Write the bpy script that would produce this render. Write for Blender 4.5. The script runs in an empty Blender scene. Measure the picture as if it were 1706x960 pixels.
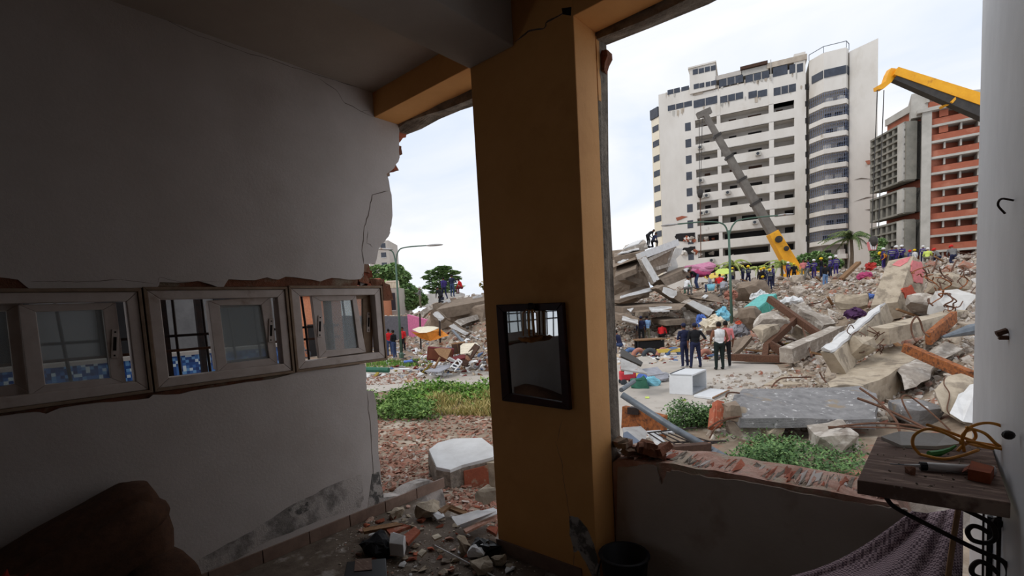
import bpy, bmesh, math, random
import numpy as np
from mathutils import Vector, Matrix, noise
random.seed(7)
scene = bpy.context.scene
COL = scene.collection
# ------------------------------------------------------------------ camera, sky, sun, exposure
F, CX, CY = 800.0, 853.0, 581.0
YAW, PITCH, ROLL = math.radians(40.6), math.radians(4.7), math.radians(3.17)
CAM = Vector((0, 0, 1.5))
_f = Vector((-math.sin(YAW)*math.cos(PITCH), math.cos(YAW)*math.cos(PITCH), -math.sin(PITCH)))
_r0 = Vector((math.cos(YAW), math.sin(YAW), 0)); _d0 = _f.cross(_r0)
_R = _r0*math.cos(ROLL) + _d0*math.sin(ROLL)
_D = _d0*math.cos(ROLL) - _r0*math.sin(ROLL)
cam = bpy.data.cameras.new('camera'); camo = bpy.data.objects.new('camera', cam); COL.objects.link(camo)
cam.sensor_fit = 'HORIZONTAL'; cam.sensor_width = 36; cam.lens = F*36/1706; cam.shift_y = (CY-480)/1706
cam.clip_start = 0.03; cam.clip_end = 2000
camo.matrix_world = Matrix(((_R.x, -_D.x, -_f.x, CAM.x), (_R.y, -_D.y, -_f.y, CAM.y), (_R.z, -_D.z, -_f.z, CAM.z), (0, 0, 0, 1)))
scene.camera = camo
scene.view_settings.view_transform = 'Standard'; scene.view_settings.look = 'None'
scene.view_settings.gamma = 1; scene.view_settings.exposure = 0.0; scene.view_settings.use_curve_mapping = False
def lin(c):
    return tuple(((v/255)/12.92 if v/255 <= .04045 else ((v/255+.055)/1.055)**2.4) for v in c[:3]) + (1,)
W = bpy.data.worlds.new('sky'); scene.world = W; W.use_nodes = True
nt = W.node_tree; bg = nt.nodes['Background']
tc = nt.nodes.new('ShaderNodeTexCoord'); mp = nt.nodes.new('ShaderNodeMapping'); mp.inputs['Scale'].default_value = (1.2, 1.2, 4.0)
ns = nt.nodes.new('ShaderNodeTexNoise'); ns.inputs['Scale'].default_value = 1.6; ns.inputs['Detail'].default_value = 7; ns.inputs['Roughness'].default_value = .5; ns.inputs['Distortion'].default_value = .5
rp = nt.nodes.new('ShaderNodeValToRGB'); rp.color_ramp.elements[0].position = .38; rp.color_ramp.elements[0].color = lin((222, 232, 248)); rp.color_ramp.elements[1].position = .62; rp.color_ramp.elements[1].color = lin((252, 252, 254))
nt.links.new(tc.outputs['Generated'], mp.inputs['Vector']); nt.links.new(mp.outputs[0], ns.inputs['Vector']); nt.links.new(ns.outputs[0], rp.inputs[0])
nt.links.new(rp.outputs[0], bg.inputs['Color']); bg.inputs['Strength'].default_value = 1.08
sun = bpy.data.lights.new('sun', 'SUN'); sun.energy = 1.1; sun.angle = math.radians(18); sun.color = (1, .97, .92)
suno = bpy.data.objects.new('sun', sun); COL.objects.link(suno)
_sd = Vector((-.4, -.75, 1.0)).normalized()
suno.rotation_euler = _sd.to_track_quat('Z', 'Y').to_euler(); suno.location = (0, 0, 60)
# ------------------------------------------------------------------ pixel <-> world helpers (real depth is always given)
def ray(x, y): return _R*((x-CX)/F) + _D*((y-CY)/F) + _f
def at(x, y, d): return CAM + ray(x, y)*d
def onx(x, y, v): r = ray(x, y); return CAM + r*((v-CAM.x)/r.x)
def ony(x, y, v): r = ray(x, y); return CAM + r*((v-CAM.y)/r.y)
def onz(x, y, v): r = ray(x, y); return CAM + r*((v-CAM.z)/r.z)
def proj(p):
    v = Vector(p)-CAM; z = v.dot(_f); return CX+F*v.dot(_R)/z, CY+F*v.dot(_D)/z, z
FH = Vector((-math.sin(YAW), math.cos(YAW), 0)); RH = Vector((math.cos(YAW), math.sin(YAW), 0))
# ------------------------------------------------------------------ materials
def N(t, k, **kw):
    n = t.nodes.new('ShaderNode'+k)
    for a, b in kw.items(): n.inputs[a.replace('_', ' ')].default_value = b
    return n
MATS = {}
def M(name, c1, c2=None, scale=6, rough=.88, bump=.25, bscale=None, c3=None, s3=1.2, t3=(.52, .62), rnd=0.0, metal=0, isl=None, c4=None, s4=3, t4=(.6, .66), stretch=(1, 1, 1), spec=.25):
    m = bpy.data.materials.new(name); m.use_nodes = True; t = m.node_tree; L = t.links
    b = t.nodes['Principled BSDF']; b.inputs['Roughness'].default_value = rough; b.inputs['Metallic'].default_value = metal
    b.inputs['Specular IOR Level'].default_value = spec
    g = t.nodes.new('ShaderNodeNewGeometry'); vec = g.outputs['Position']
    if stretch != (1, 1, 1):
        mp = t.nodes.new('ShaderNodeMapping'); mp.inputs['Scale'].default_value = stretch; L.new(vec, mp.inputs[0]); vec = mp.outputs[0]
    if isl:   # per-piece colours
        rp = t.nodes.new('ShaderNodeValToRGB'); rp.color_ramp.interpolation = 'CONSTANT'
        ri = g.outputs['Random Per Island']
        oi = t.nodes.new('ShaderNodeObjectInfo'); ad = N(t, 'Math'); ad.operation = 'ADD'; L.new(ri, ad.inputs[0]); L.new(oi.outputs['Random'], ad.inputs[1])
        fr = N(t, 'Math'); fr.operation = 'FRACT'; L.new(ad.outputs[0], fr.inputs[0]); L.new(fr.outputs[0], rp.inputs[0])
        el = rp.color_ramp.elements
        while len(el) < len(isl): el.new(.5)
        for i, (p, c) in enumerate(isl): el[i].position = p; el[i].color = lin(c)
        col = rp.outputs[0]
    else:
        rgb = t.nodes.new('ShaderNodeRGB'); rgb.outputs[0].default_value = lin(c1); col = rgb.outputs[0]
    n1 = N(t, 'TexNoise', Scale=scale, Detail=6.0, Roughness=.65); L.new(vec, n1.inputs['Vector'])
    if c2 is not None:
        r1 = t.nodes.new('ShaderNodeValToRGB'); r1.color_ramp.elements[0].position = .35; r1.color_ramp.elements[1].position = .68; L.new(n1.outputs[0], r1.inputs[0])
        mx = t.nodes.new('ShaderNodeMixRGB'); L.new(r1.outputs[0], mx.inputs[0]); L.new(col, mx.inputs[1]); mx.inputs[2].default_value = lin(c2); col = mx.outputs[0]
    for cc, ss, tt in ((c3, s3, t3), (c4, s4, t4)):
        if cc is None: continue
        n3 = N(t, 'TexNoise', Scale=ss, Detail=5.0, Roughness=.6); L.new(vec, n3.inputs['Vector'])
        r3 = t.nodes.new('ShaderNodeValToRGB'); r3.color_ramp.elements[0].position = tt[0]; r3.color_ramp.elements[1].position = tt[1]; L.new(n3.outputs[0], r3.inputs[0])
        mx = t.nodes.new('ShaderNodeMixRGB'); L.new(r3.outputs[0], mx.inputs[0]); L.new(col, mx.inputs[1]); mx.inputs[2].default_value = lin(cc); col = mx.outputs[0]
    if rnd:
        oi = t.nodes.new('ShaderNodeObjectInfo'); mr = N(t, 'MapRange'); mr.inputs[3].default_value = 1-rnd; mr.inputs[4].default_value = 1+rnd; L.new(oi.outputs['Random'], mr.inputs[0])
        hs = t.nodes.new('ShaderNodeHueSaturation'); L.new(mr.outputs[0], hs.inputs['Value']); L.new(col, hs.inputs['Color']); col = hs.outputs[0]
    L.new(col, b.inputs['Base Color'])
    if bump:
        n2 = N(t, 'TexNoise', Scale=bscale or scale*4, Detail=6.0, Roughness=.7); L.new(vec, n2.inputs['Vector'])
        bp = N(t, 'Bump', Strength=bump, Distance=.02); L.new(n2.outputs[0], bp.inputs['Height']); L.new(bp.outputs[0], b.inputs['Normal'])
    MATS[name] = m
    return m
# interior
M('plaster', (196, 187, 181), (186, 177, 170), 3, c3=(172, 161, 153), s3=.9, t3=(.55, .75), bump=.12, bscale=60)
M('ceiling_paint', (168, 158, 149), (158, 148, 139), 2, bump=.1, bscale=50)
M('orange_paint', (228, 168, 104), (218, 158, 94), 3, c3=(204, 142, 82), s3=1.4, t3=(.58, .72), bump=.1, bscale=40, rough=.7)
M('rough_concrete', (158, 146, 132), (112, 102, 92), 14, bump=.9, bscale=40, c3=(165, 152, 136), s3=6)
M('raw_brick', (142, 88, 64), (112, 78, 60), 9, bump=.8, bscale=35, c3=(150, 132, 112), s3=5)
M('terracotta', (170, 96, 70), (148, 82, 62), 8, bump=.4, rnd=.25, c3=(170, 140, 118), s3=9, t3=(.58, .66))
M('pink_brick', (214, 176, 160), (182, 134, 114), 10, bump=.7, c3=(192, 174, 154), s3=7)
M('stained_plaster', (190, 178, 168), (178, 165, 154), 3, c3=(138, 110, 86), s3=2.2, t3=(.54, .74), bump=.15, bscale=50)
M('mould', (150, 143, 137), (112, 107, 102), 18, bump=.4, c3=(186, 177, 170), s3=6, t3=(.42, .56))
M('window_frame', (196, 184, 176), (178, 164, 154), 9, bump=.05, rough=.55, c3=(160, 142, 128), s3=5, t3=(.58, .7))
M('frame_edge', (148, 128, 108), (118, 98, 80), 8, bump=.15)
M('dark_gap', (26, 20, 17), bump=0)
M('crack_dark', (120, 108, 98), (84, 73, 65), 20, bump=0)
M('peeled', (108, 104, 100), (84, 81, 78), 16, bump=.5, c3=(176, 168, 161), s3=11, t3=(.47, .55))
M('floor_tile', (118, 106, 94), (88, 76, 66), 8, c3=(158, 150, 142), s3=5, t3=(.58, .66), bump=.4)
M('skirting', (140, 116, 102), (118, 96, 84), 8, bump=.15, rough=.5)
M('mirror_wood', (66, 28, 22), (46, 18, 16), 12, bump=.1, rough=.4)
M('brass', (190, 130, 60), (140, 84, 36), 20, bump=.1, metal=.4, rough=.45)
M('black_plastic', (34, 35, 38), (24, 24, 26), 10, bump=.05, rough=.5)
M('sofa_brown', (84, 57, 41), (68, 46, 34), 25, bump=.3, rough=.95)
M('red_leaf', (150, 44, 30), (110, 28, 22), 12, bump=0)
M('shelf_wood', (112, 90, 80), (95, 75, 66), 12, bump=.15, c3=(148, 126, 112), s3=9, stretch=(1, 6, 1))
M('iron', (42, 38, 38), (60, 46, 40), 20, bump=.2, rough=.6, metal=.3)
M('rust', (108, 76, 58), (80, 56, 45), 20, bump=.4, rough=.8)
M('orange_rust', (166, 100, 56), (112, 70, 46), 9, bump=.3, c3=(92, 60, 44), s3=5, stretch=(2, 2, 2))
M('cable_yellow', (206, 146, 60), (184, 122, 44), 10, bump=0, rough=.5)
M('cable_green', (58, 128, 62), bump=0, rough=.5)
M('clear_plastic', (196, 192, 190), bump=0, rough=.2, spec=.6)
M('orange_box', (140, 72, 42), (112, 54, 34), 14, bump=.1)
M('white_column', (206, 208, 210), (192, 194, 196), 3, bump=.06, rough=.45, spec=.4)
# outside
M('concrete', (168, 158, 146), (138, 128, 118), 5, bump=.6, bscale=18, rnd=.12, c3=(196, 188, 178), s3=3)
M('concrete_dusty', (186, 172, 152), (162, 148, 128), 4, bump=.7, bscale=14, c3=(140, 128, 112), s3=2.5)
M('concrete_grey', (140, 138, 137), (112, 110, 110), 5, bump=.8, bscale=24, c3=(196, 194, 192), s3=9, t3=(.62, .67), c4=(140, 126, 108), s4=2)
M('concrete_brown', (140, 124, 108), (116, 102, 88), 3, bump=.5, bscale=10, rnd=.1)
M('white_plaster', (208, 206, 202), (190, 187, 182), 2, bump=.15, c3=(188, 182, 174), s3=1.3, t3=(.6, .72))
M('plaster_patch', (216, 215, 213), (200, 198, 195), 4, bump=.15)
M('road', (184, 176, 166), (168, 160, 150), .8, bump=.25, bscale=9, c3=(164, 154, 142), s3=.5, t3=(.5, .68), c4=(140, 128, 116), s4=4, t4=(.66, .72))
M('soil', (150, 134, 116), (120, 104, 88), 2.5, bump=.8, bscale=9, c3=(176, 164, 148), s3=1.1, c4=(150, 106, 86), s4=2, t4=(.56, .64))
M('grass_soil', (118, 108, 74), (96, 96, 58), 2, bump=.6)
M('rubble_mix', (0, 0, 0), (150, 138, 126), 6, bump=.5, bscale=12, isl=[(0, (196, 186, 174)), (.16, (168, 154, 140)), (.34, (146, 132, 118)), (.5, (206, 200, 192)), (.62, (180, 166, 148)), (.72, (172, 112, 88)), (.78, (124, 112, 102)), (.88, (222, 220, 216)), (.95, (150, 88, 68))], t3=(.6, .7))
M('brick_mix', (0, 0, 0), (150, 116, 98), 9, bump=.4, isl=[(0, (156, 98, 80)), (.24, (138, 82, 66)), (.42, (168, 122, 104)), (.56, (116, 78, 64)), (.66, (140, 124, 108)), (.8, (116, 100, 86)), (.9, (176, 140, 124)), (.95, (200, 196, 190))])
M('clutter_mix', (0, 0, 0), None, bump=.1, isl=[(0, (206, 204, 202)), (.2, (120, 84, 62)), (.34, (150, 150, 152)), (.46, (64, 58, 56)), (.56, (190, 170, 146)), (.68, (96, 116, 148)), (.76, (126, 60, 54)), (.84, (224, 224, 222)), (.94, (150, 130, 60))])
M('timber', (150, 116, 84), (122, 92, 66), 8, bump=.3, rnd=.2, stretch=(3, 3, 1))
M('dark_timber', (84, 62, 50), (64, 46, 38), 8, bump=.3, rnd=.15)
M('pale_board', (196, 158, 116), (180, 142, 102), 6, bump=.1)
M('appliance_white', (226, 228, 230), (214, 216, 218), 3, bump=.03, rough=.35, c3=(170, 130, 96), s3=4, t3=(.68, .74), spec=.5)
M('appliance_inner', (168, 172, 178), (150, 154, 160), 4, bump=.05, rough=.4)
M('metal_grey', (120, 126, 132), (98, 104, 110), 6, bump=.1, rough=.5, metal=.5)
M('sheet_metal', (178, 176, 174), (150, 146, 142), 4, bump=.15, rough=.5, metal=.2, c3=(140, 104, 76), s3=3, t3=(.6, .7))
M('blue_grey', (96, 106, 122), (82, 92, 106), 6, bump=.05, rough=.5)
M('pole_green', (70, 96, 80), (84, 104, 92), 3, bump=.1, rough=.5)
M('glass_dark', (62, 68, 80), (48, 52, 62), 1.5, bump=0, rough=.15, spec=.5)
M('opening_dark', (44, 42, 42), (34, 32, 32), 1, bump=0)
M('tower_white', (220, 215, 207), (208, 202, 193), .3, bump=.1, bscale=3, c3=(196, 188, 176), s3=.16, t3=(.56, .7), c4=(172, 160, 146), s4=.5, t4=(.66, .76), stretch=(1, 1, .5))
M('tower_cream', (232, 222, 202), (222, 212, 190), .4, bump=.1, bscale=3)
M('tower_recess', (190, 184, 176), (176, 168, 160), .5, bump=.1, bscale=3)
M('tower_stain', (190, 178, 162), (158, 146, 132), .8, bump=.2, bscale=3)
M('grille_blue', (112, 122, 146), (98, 108, 132), 1, bump=0, rough=.5)
M('red_brick_far', (166, 98, 76), (148, 84, 64), .6, bump=.2, bscale=6, c3=(176, 114, 92), s3=.3)
M('far_concrete', (188, 184, 176), (164, 160, 152), .5, bump=.2, bscale=4)
M('grid_concrete', (140, 136, 126), (112, 110, 102), .6, bump=.2, bscale=4)
M('crane_yellow', (238, 172, 44), (222, 154, 36), 1.5, bump=.05, rough=.45, c3=(190, 128, 40), s3=1, t3=(.62, .7))
M('crane_grey', (120, 114, 106), (96, 90, 84), 1.2, bump=.1, rough=.5)
M('crane_dark', (66, 62, 58), (50, 47, 45), 1.5, bump=.05, rough=.5)
M('leaf_dark', (0, 0, 0), None, bump=0, isl=[(0, (78, 106, 66)), (.3, (96, 126, 76)), (.6, (116, 144, 90)), (.85, (66, 92, 58))])
M('leaf_tree', (0, 0, 0), None, bump=0, isl=[(0, (116, 146, 92)), (.3, (136, 166, 108)), (.6, (152, 178, 120)), (.85, (98, 128, 82))])
M('leaf_mid', (0, 0, 0), None, bump=0, isl=[(0, (92, 122, 60)), (.3, (112, 140, 72)), (.6, (80, 108, 54)), (.85, (134, 158, 90))])
M('leaf_bright', (0, 0, 0), None, bump=0, isl=[(0, (96, 134, 56)), (.3, (120, 154, 70)), (.6, (82, 118, 50)), (.85, (150, 168, 92))])
M('grass_dry', (0, 0, 0), None, bump=0, isl=[(0, (176, 158, 98)), (.3, (146, 140, 80)), (.6, (190, 172, 118)), (.85, (112, 122, 60))])
M('palm_leaf', (0, 0, 0), None, bump=0, isl=[(0, (86, 104, 62)), (.4, (66, 86, 52)), (.7, (120, 130, 80))])
M('palm_light', (0, 0, 0), None, bump=0, isl=[(0, (150, 164, 84)), (.4, (120, 140, 66)), (.7, (176, 180, 110))])
M('bark', (104, 90, 74), (84, 70, 58), 6, bump=.6)
def plain(name, c, rough=.8, **k): return M(name, c, None, bump=0, rough=rough, **k)
for nm, c in dict(white=(226, 226, 226), pink=(206, 138, 166), hot_pink=(184, 76, 118), turquoise=(112, 186, 180), teal=(86, 168, 152), light_blue=(140, 206, 226), red_cloth=(180, 58, 52), coral=(206, 96, 72), orange_tarp=(226, 142, 56), tarp_cream=(236, 226, 200), purple=(82, 52, 88), lime=(206, 222, 110), yellow_cloth=(226, 196, 96), blue_tyre=(86, 114, 156), salmon=(180, 124, 106), tyre_dark=(70, 74, 80), toy_red=(206, 66, 74), toy_blue=(90, 120, 190), grey_cloth=(160, 160, 166), brown_cloth=(120, 70, 50), maroon=(110, 44, 46), mattress=(226, 214, 192), navy=(38, 42, 70), uniform=(66, 54, 116), black_cloth=(28, 28, 32), jeans=(60, 74, 110), jeans_light=(110, 140, 180), trousers_green=(30, 40, 38), trousers_black=(30, 30, 34), shirt_blue=(140, 176, 214), shirt_pink=(216, 130, 130), shirt_red=(206, 40, 44), skin=(128, 84, 62), skin2=(104, 68, 52), hair=(28, 23, 22), helmet_yellow=(240, 200, 40), helmet_white=(232, 232, 230), helmet_red=(214, 48, 44), shoe=(50, 44, 42), shoe_white=(210, 208, 206), khaki=(120, 116, 96), mid_grey=(120, 118, 116), pink_wall=(214, 120, 160), grey_wall=(112, 112, 118), house_orange=(214, 142, 106), roof_tile=(160, 84, 62), reflective=(226, 228, 190), eye_dark=(20, 16, 14), green_bin=(60, 110, 90)).items():
    M(nm, c, tuple(int(v*.88) for v in c), 7, bump=.08, rough=.85)
# ------------------------------------------------------------------ mesh building
def wloc(o):
    v = Vector((0, 0, 0))
    while o is not None: v = v+o.location; o = o.parent
    return v
def tag(o, label=None, cat=None, group=None, kind=None):
    if label: o['label'] = label
    if cat: o['category'] = cat
    if group: o['group'] = group
    if kind: o['kind'] = kind
    return o
def thing(name, loc, label, cat, group=None, kind=None):
    o = bpy.data.objects.new(name, None); o.empty_display_size = .1; COL.objects.link(o); o.location = loc
    return tag(o, label, cat, group, kind)
def me_from(verts, faces, mats, fm=None, smooth=False, name='mesh'):
    me = bpy.data.meshes.new(name); me.from_pydata([tuple(v) for v in verts], [], faces)
    for m in mats: me.materials.append(MATS[m] if isinstance(m, str) else m)
    if fm: me.polygons.foreach_set('material_index', fm)
    if smooth: me.polygons.foreach_set('use_smooth', [True]*len(me.polygons))
    me.update(); return me
class MB:
    def __init__(s): s.v = []; s.f = []; s.m = []
    def add(s, vs, fs, mi=0):
        b = len(s.v); s.v += [Vector(p) for p in vs]; s.f += [tuple(i+b for i in f) for f in fs]; s.m += [mi]*len(fs); return s
    def hexa(s, p, mi=0):   # 8 corners: bottom 4 loop, top 4 loop
        return s.add(p, [(3, 2, 1, 0), (4, 5, 6, 7), (0, 1, 5, 4), (1, 2, 6, 5), (2, 3, 7, 6), (3, 0, 4, 7)], mi)
    def box(s, a, b, mi=0):
        x0, y0, z0 = a; x1, y1, z1 = b
        return s.hexa([(x0, y0, z0), (x1, y0, z0), (x1, y1, z0), (x0, y1, z0), (x0, y0, z1), (x1, y0, z1), (x1, y1, z1), (x0, y1, z1)], mi)
    def obox(s, c, size, mat3, mi=0):
        hx, hy, hz = size[0]/2, size[1]/2, size[2]/2; c = Vector(c)
        return s.hexa([c+mat3@Vector(p) for p in ((-hx, -hy, -hz), (hx, -hy, -hz), (hx, hy, -hz), (-hx, hy, -hz), (-hx, -hy, hz), (hx, -hy, hz), (hx, hy, hz), (-hx, hy, hz))], mi)
    def bar(s, a, b, w, h, up=(0, 0, 1), mi=0):   # rectangular bar a->b
        a, b = Vector(a), Vector(b); d = (b-a).normalized(); u = Vector(up)
        sd = d.cross(u)
        if sd.length < 1e-4: sd = d.cross(Vector((1, 0, 0)))
        sd.normalize(); u = sd.cross(d)
        q = lambda p: [p-sd*w/2-u*h/2, p+sd*w/2-u*h/2, p+sd*w/2+u*h/2, p-sd*w/2+u*h/2]
        return s.hexa(q(a)+q(b), mi)
    def slab(s, quad, thick, mi=0, rim=None, n=None):   # top quad extruded along -normal
        q = [Vector(p) for p in quad]; k = len(q)
        nn = n or (q[1]-q[0]).cross(q[2]-q[0]).normalized()
        lo = [p-nn*thick for p in q]; b = len(s.v); s.v += q+lo
        s.f.append(tuple(range(b, b+k))); s.m.append(mi)
        s.f.append(tuple(range(b+2*k-1, b+k-1, -1))); s.m.append(mi if rim is None else rim)
        for i in range(k):
            j = (i+1) % k; s.f.append((b+i, b+k+i, b+k+j, b+j)); s.m.append(mi if rim is None else rim)
        return s
    def tube(s, pts, r, seg=6, mi=0, closed=False):
        pts = [Vector(p) for p in pts]; n = len(pts); b = len(s.v); prev = None
        rs = r if isinstance(r, (list, tuple)) else [r]*n
        for i, p in enumerate(pts):
            d = ((pts[(i+1) % n]-pts[i-1]) if closed else (pts[min(i+1, n-1)]-pts[max(i-1, 0)])).normalized()
            if prev is None:
                a = d.cross(Vector((0, 0, 1)));
                if a.length < .05: a = d.cross(Vector((1, 0, 0)))
            else: a = prev-d*prev.dot(d)
            a.normalize(); c = d.cross(a); prev = a
            for k in range(seg):
                t = 2*math.pi*k/seg; s.v.append(p+(a*math.cos(t)+c*math.sin(t))*rs[i])
        for i in range(n if closed else n-1):
            for k in range(seg):
                k2 = (k+1) % seg; i2 = (i+1) % n
                s.f.append((b+i*seg+k, b+i*seg+k2, b+i2*seg+k2, b+i2*seg+k)); s.m.append(mi)
        if not closed:
            s.f.append(tuple(b+k for k in range(seg-1, -1, -1))); s.m.append(mi)
            s.f.append(tuple(b+(n-1)*seg+k for k in range(seg))); s.m.append(mi)
        return s
    def lathe(s, c, prof, seg=16, mi=0, ax=None):   # prof [(r,z)]
        c = Vector(c); b = len(s.v); R = ax or Matrix.Identity(3)
        for r, z in prof:
            for k in range(seg):
                t = 2*math.pi*k/seg; s.v.append(c+R@Vector((r*math.cos(t), r*math.sin(t), z)))
        for i in range(len(prof)-1):
            for k in range(seg):
                k2 = (k+1) % seg; s.f.append((b+i*seg+k, b+i*seg+k2, b+(i+1)*seg+k2, b+(i+1)*seg+k)); s.m.append(mi)
        s.f.append(tuple(b+k for k in range(seg-1, -1, -1))); s.m.append(mi)
        e = b+(len(prof)-1)*seg; s.f.append(tuple(e+k for k in range(seg))); s.m.append(mi)
        return s
    def sph(s, c, r, seg=12, rings=7, mi=0, R=None):
        rr = r if isinstance(r, (tuple, list)) else (r, r, r); c = Vector(c); b = len(s.v); R = R or Matrix.Identity(3)
        for i in range(rings+1):
            th = math.pi*i/rings*.98+.01*math.pi
            for k in range(seg):
                t = 2*math.pi*k/seg; s.v.append(c+R@Vector((rr[0]*math.sin(th)*math.cos(t), rr[1]*math.sin(th)*math.sin(t), rr[2]*math.cos(th))))
        for i in range(rings):
            for k in range(seg):
                k2 = (k+1) % seg; s.f.append((b+i*seg+k, b+(i+1)*seg+k, b+(i+1)*seg+k2, b+i*seg+k2)); s.m.append(mi)
        s.f.append(tuple(b+k for k in range(seg))); s.m.append(mi)
        e = b+rings*seg; s.f.append(tuple(e+k for k in range(seg-1, -1, -1))); s.m.append(mi)
        return s
    def prism(s, poly, off, mi=0):   # polygon of 3D points extruded by vector off
        q = [Vector(p) for p in poly]; k = len(q); o = Vector(off); b = len(s.v); s.v += q+[p+o for p in q]
        s.f.append(tuple(range(b, b+k))); s.m.append(mi); s.f.append(tuple(range(b+2*k-1, b+k-1, -1))); s.m.append(mi)
        for i in range(k):
            j = (i+1) % k; s.f.append((b+j, b+i, b+k+i, b+k+j)); s.m.append(mi)
        return s
    def build(s, name, mats, parent=None, smooth=False, bevel=0, fix=True):
        if isinstance(mats, str): mats = [mats]
        if parent is None:
            lo = [min(v[i] for v in s.v) for i in range(3)]; hi = [max(v[i] for v in s.v) for i in range(3)]
            org = Vector(((lo[0]+hi[0])/2, (lo[1]+hi[1])/2, lo[2]))
        else: org = wloc(parent)
        me = me_from([v-org for v in s.v], s.f, mats, s.m, smooth, name)
        if fix:
            bm = bmesh.new(); bm.from_mesh(me); bmesh.ops.recalc_face_normals(bm, faces=bm.faces); bm.to_mesh(me); bm.free()
        o = bpy.data.objects.new(name, me); COL.objects.link(o)
        if parent is None: o.location = org
        else: o.parent = parent
        if bevel:
            md = o.modifiers.new('bevel', 'BEVEL'); md.width = bevel; md.segments = 2; md.limit_method = 'ANGLE'
        return o
def jag(pts, amp, n=3, seed=0, lock=()):
    """roughen a polyline of 2D points"""
    r = random.Random(seed); out = []
    for a, b in zip(pts[:-1], pts[1:]):
        out.append(tuple(a))
        for k in range(1, n): t = k/n; out.append((a[0]+(b[0]-a[0])*t+r.uniform(-amp, amp), a[1]+(b[1]-a[1])*t+r.uniform(-amp, amp)))
    out.append(tuple(pts[-1])); return out
def rough(o, amp, cuts=0, seed=0, scale=3.0, tri=True):
    """subdivide a mesh and push its vertices about: broken concrete"""
    bm = bmesh.new(); bm.from_mesh(o.data)
    if tri: bmesh.ops.triangulate(bm, faces=[f for f in bm.faces if len(f.verts) > 4])
    if cuts: bmesh.ops.subdivide_edges(bm, edges=bm.edges, cuts=cuts, use_grid_fill=True)
    off = Vector((seed*3.1, seed*1.7, seed*.9))
    for v in bm.verts:
        v.co += noise.noise_vector((v.co+off)*scale)*amp
    bm.to_mesh(o.data); bm.free(); o.data.update(); return o
def curve_pts(pts, n=6):
    """Catmull-Rom through 3D points"""
    P = [Vector(p) for p in pts]; P = [P[0]*2-P[1]]+P+[P[-1]*2-P[-2]]; out = []
    for i in range(1, len(P)-2):
        for k in range(n):
            t = k/n; a, b, c, d = P[i-1], P[i], P[i+1], P[i+2]
            out.append(.5*((2*b)+(c-a)*t+(2*a-5*b+4*c-d)*t*t+(3*b-a-3*c+d)*t**3))
    out.append(P[-2]); return out
def hull_rock(seed, n=13, sx=1, sy=1, sz=1, cube=.6):
    r = random.Random(seed); bm = bmesh.new()
    for i in range(n):
        p = Vector((r.uniform(-1, 1), r.uniform(-1, 1), r.uniform(-1, 1)))
        m = max(abs(p.x), abs(p.y), abs(p.z)); p = p.normalized()*(1-cube)+p/m*cube
        bm.verts.new((p.x*sx*.5, p.y*sy*.5, p.z*sz*.5))
    res = bmesh.ops.convex_hull(bm, input=bm.verts)
    bmesh.ops.delete(bm, geom=[g for g in res['geom_interior'] if isinstance(g, bmesh.types.BMVert)], context='VERTS')
    vs = [v.co.copy() for v in bm.verts]; bm.verts.index_update(); fs = [tuple(v.index for v in f.verts) for f in bm.faces]; bm.free()
    return vs, fs
def rot_rand(r, tilt=math.pi): return Matrix.Rotation(r.uniform(0, 6.28), 3, 'Z')@Matrix.Rotation(r.uniform(-tilt, tilt), 3, 'X')@Matrix.Rotation(r.uniform(-tilt, tilt), 3, 'Y')
# ================================================================== ROOM SHELL
XL, XRW, YB, CEIL = -3.13, 0.19, 2.09, 3.16
YR = -4.6
def struct(mb, name, mats, parent=None, **k):
    o = mb.build(name, mats, parent, **k)
    if parent is None: o['kind'] = 'structure'
    return o
def sl(o, label): o['label'] = label; return o
# floor with tiles near the opening
fl = struct(MB().box((-3.3, YR, -.12), (.4, 2.34, 0)), 'floor', 'floor_tile'); sl(fl, 'dusty tiled room floor strewn with debris')
# ceiling
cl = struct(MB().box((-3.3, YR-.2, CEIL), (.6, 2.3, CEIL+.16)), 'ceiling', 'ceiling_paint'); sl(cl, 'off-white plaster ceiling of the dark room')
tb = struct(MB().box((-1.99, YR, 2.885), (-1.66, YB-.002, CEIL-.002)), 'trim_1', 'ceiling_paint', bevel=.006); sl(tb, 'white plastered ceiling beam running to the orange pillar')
# unseen walls behind the photographer, given dark wood to cut bounced light
struct(MB().box((-3.3, YR-.2, -.1), (.6, YR, CEIL)), 'wall_rear', 'shelf_wood')
# right-hand wall with a rounded end
def wall_right():
    m = MB(); pts = [(.19, .75)]
    R_ = .085; ye = 3.2
    for k in range(9):
        t = math.pi/2*k/8; pts.append((.19+R_-R_*math.cos(t), ye-R_+R_*math.sin(t)))
    pts += [(.55, ye), (.55, .75)]
    m.prism([(p[0], p[1], -1.2) for p in pts], (0, 0, 4.6)); o = struct(m, 'wall_right', 'white_column'); sl(o, 'glossy white wall end with rounded edge beside the wooden shelf')
    h = MB().tube(curve_pts([(.188, 1.92, 1.72), (.165, 1.93, 1.73), (.16, 1.945, 1.715), (.175, 1.95, 1.69)], 4), .003); h.build('hook', 'iron', o)
    h = MB().tube([(.188, 1.97, 1.36), (.165, 1.965, 1.35)], .009, 5).box((.17, 1.95, 1.335), (.19, 1.985, 1.345)); h.build('bracket_stub', 'rust', o)
    h = MB().tube(curve_pts([(.187, 2.45, .8), (.187, 2.47, .6), (.187, 2.44, .3), (.187, 2.48, -.3)], 5), .004, 5); h.build('cable', 'iron', o)
    h = MB().tube([(.185, 2.2, .72), (.185, 2.2, -.3)], .011, 6); h.build('conduit', 'black_plastic', o)
    return o
wall_right()
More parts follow.
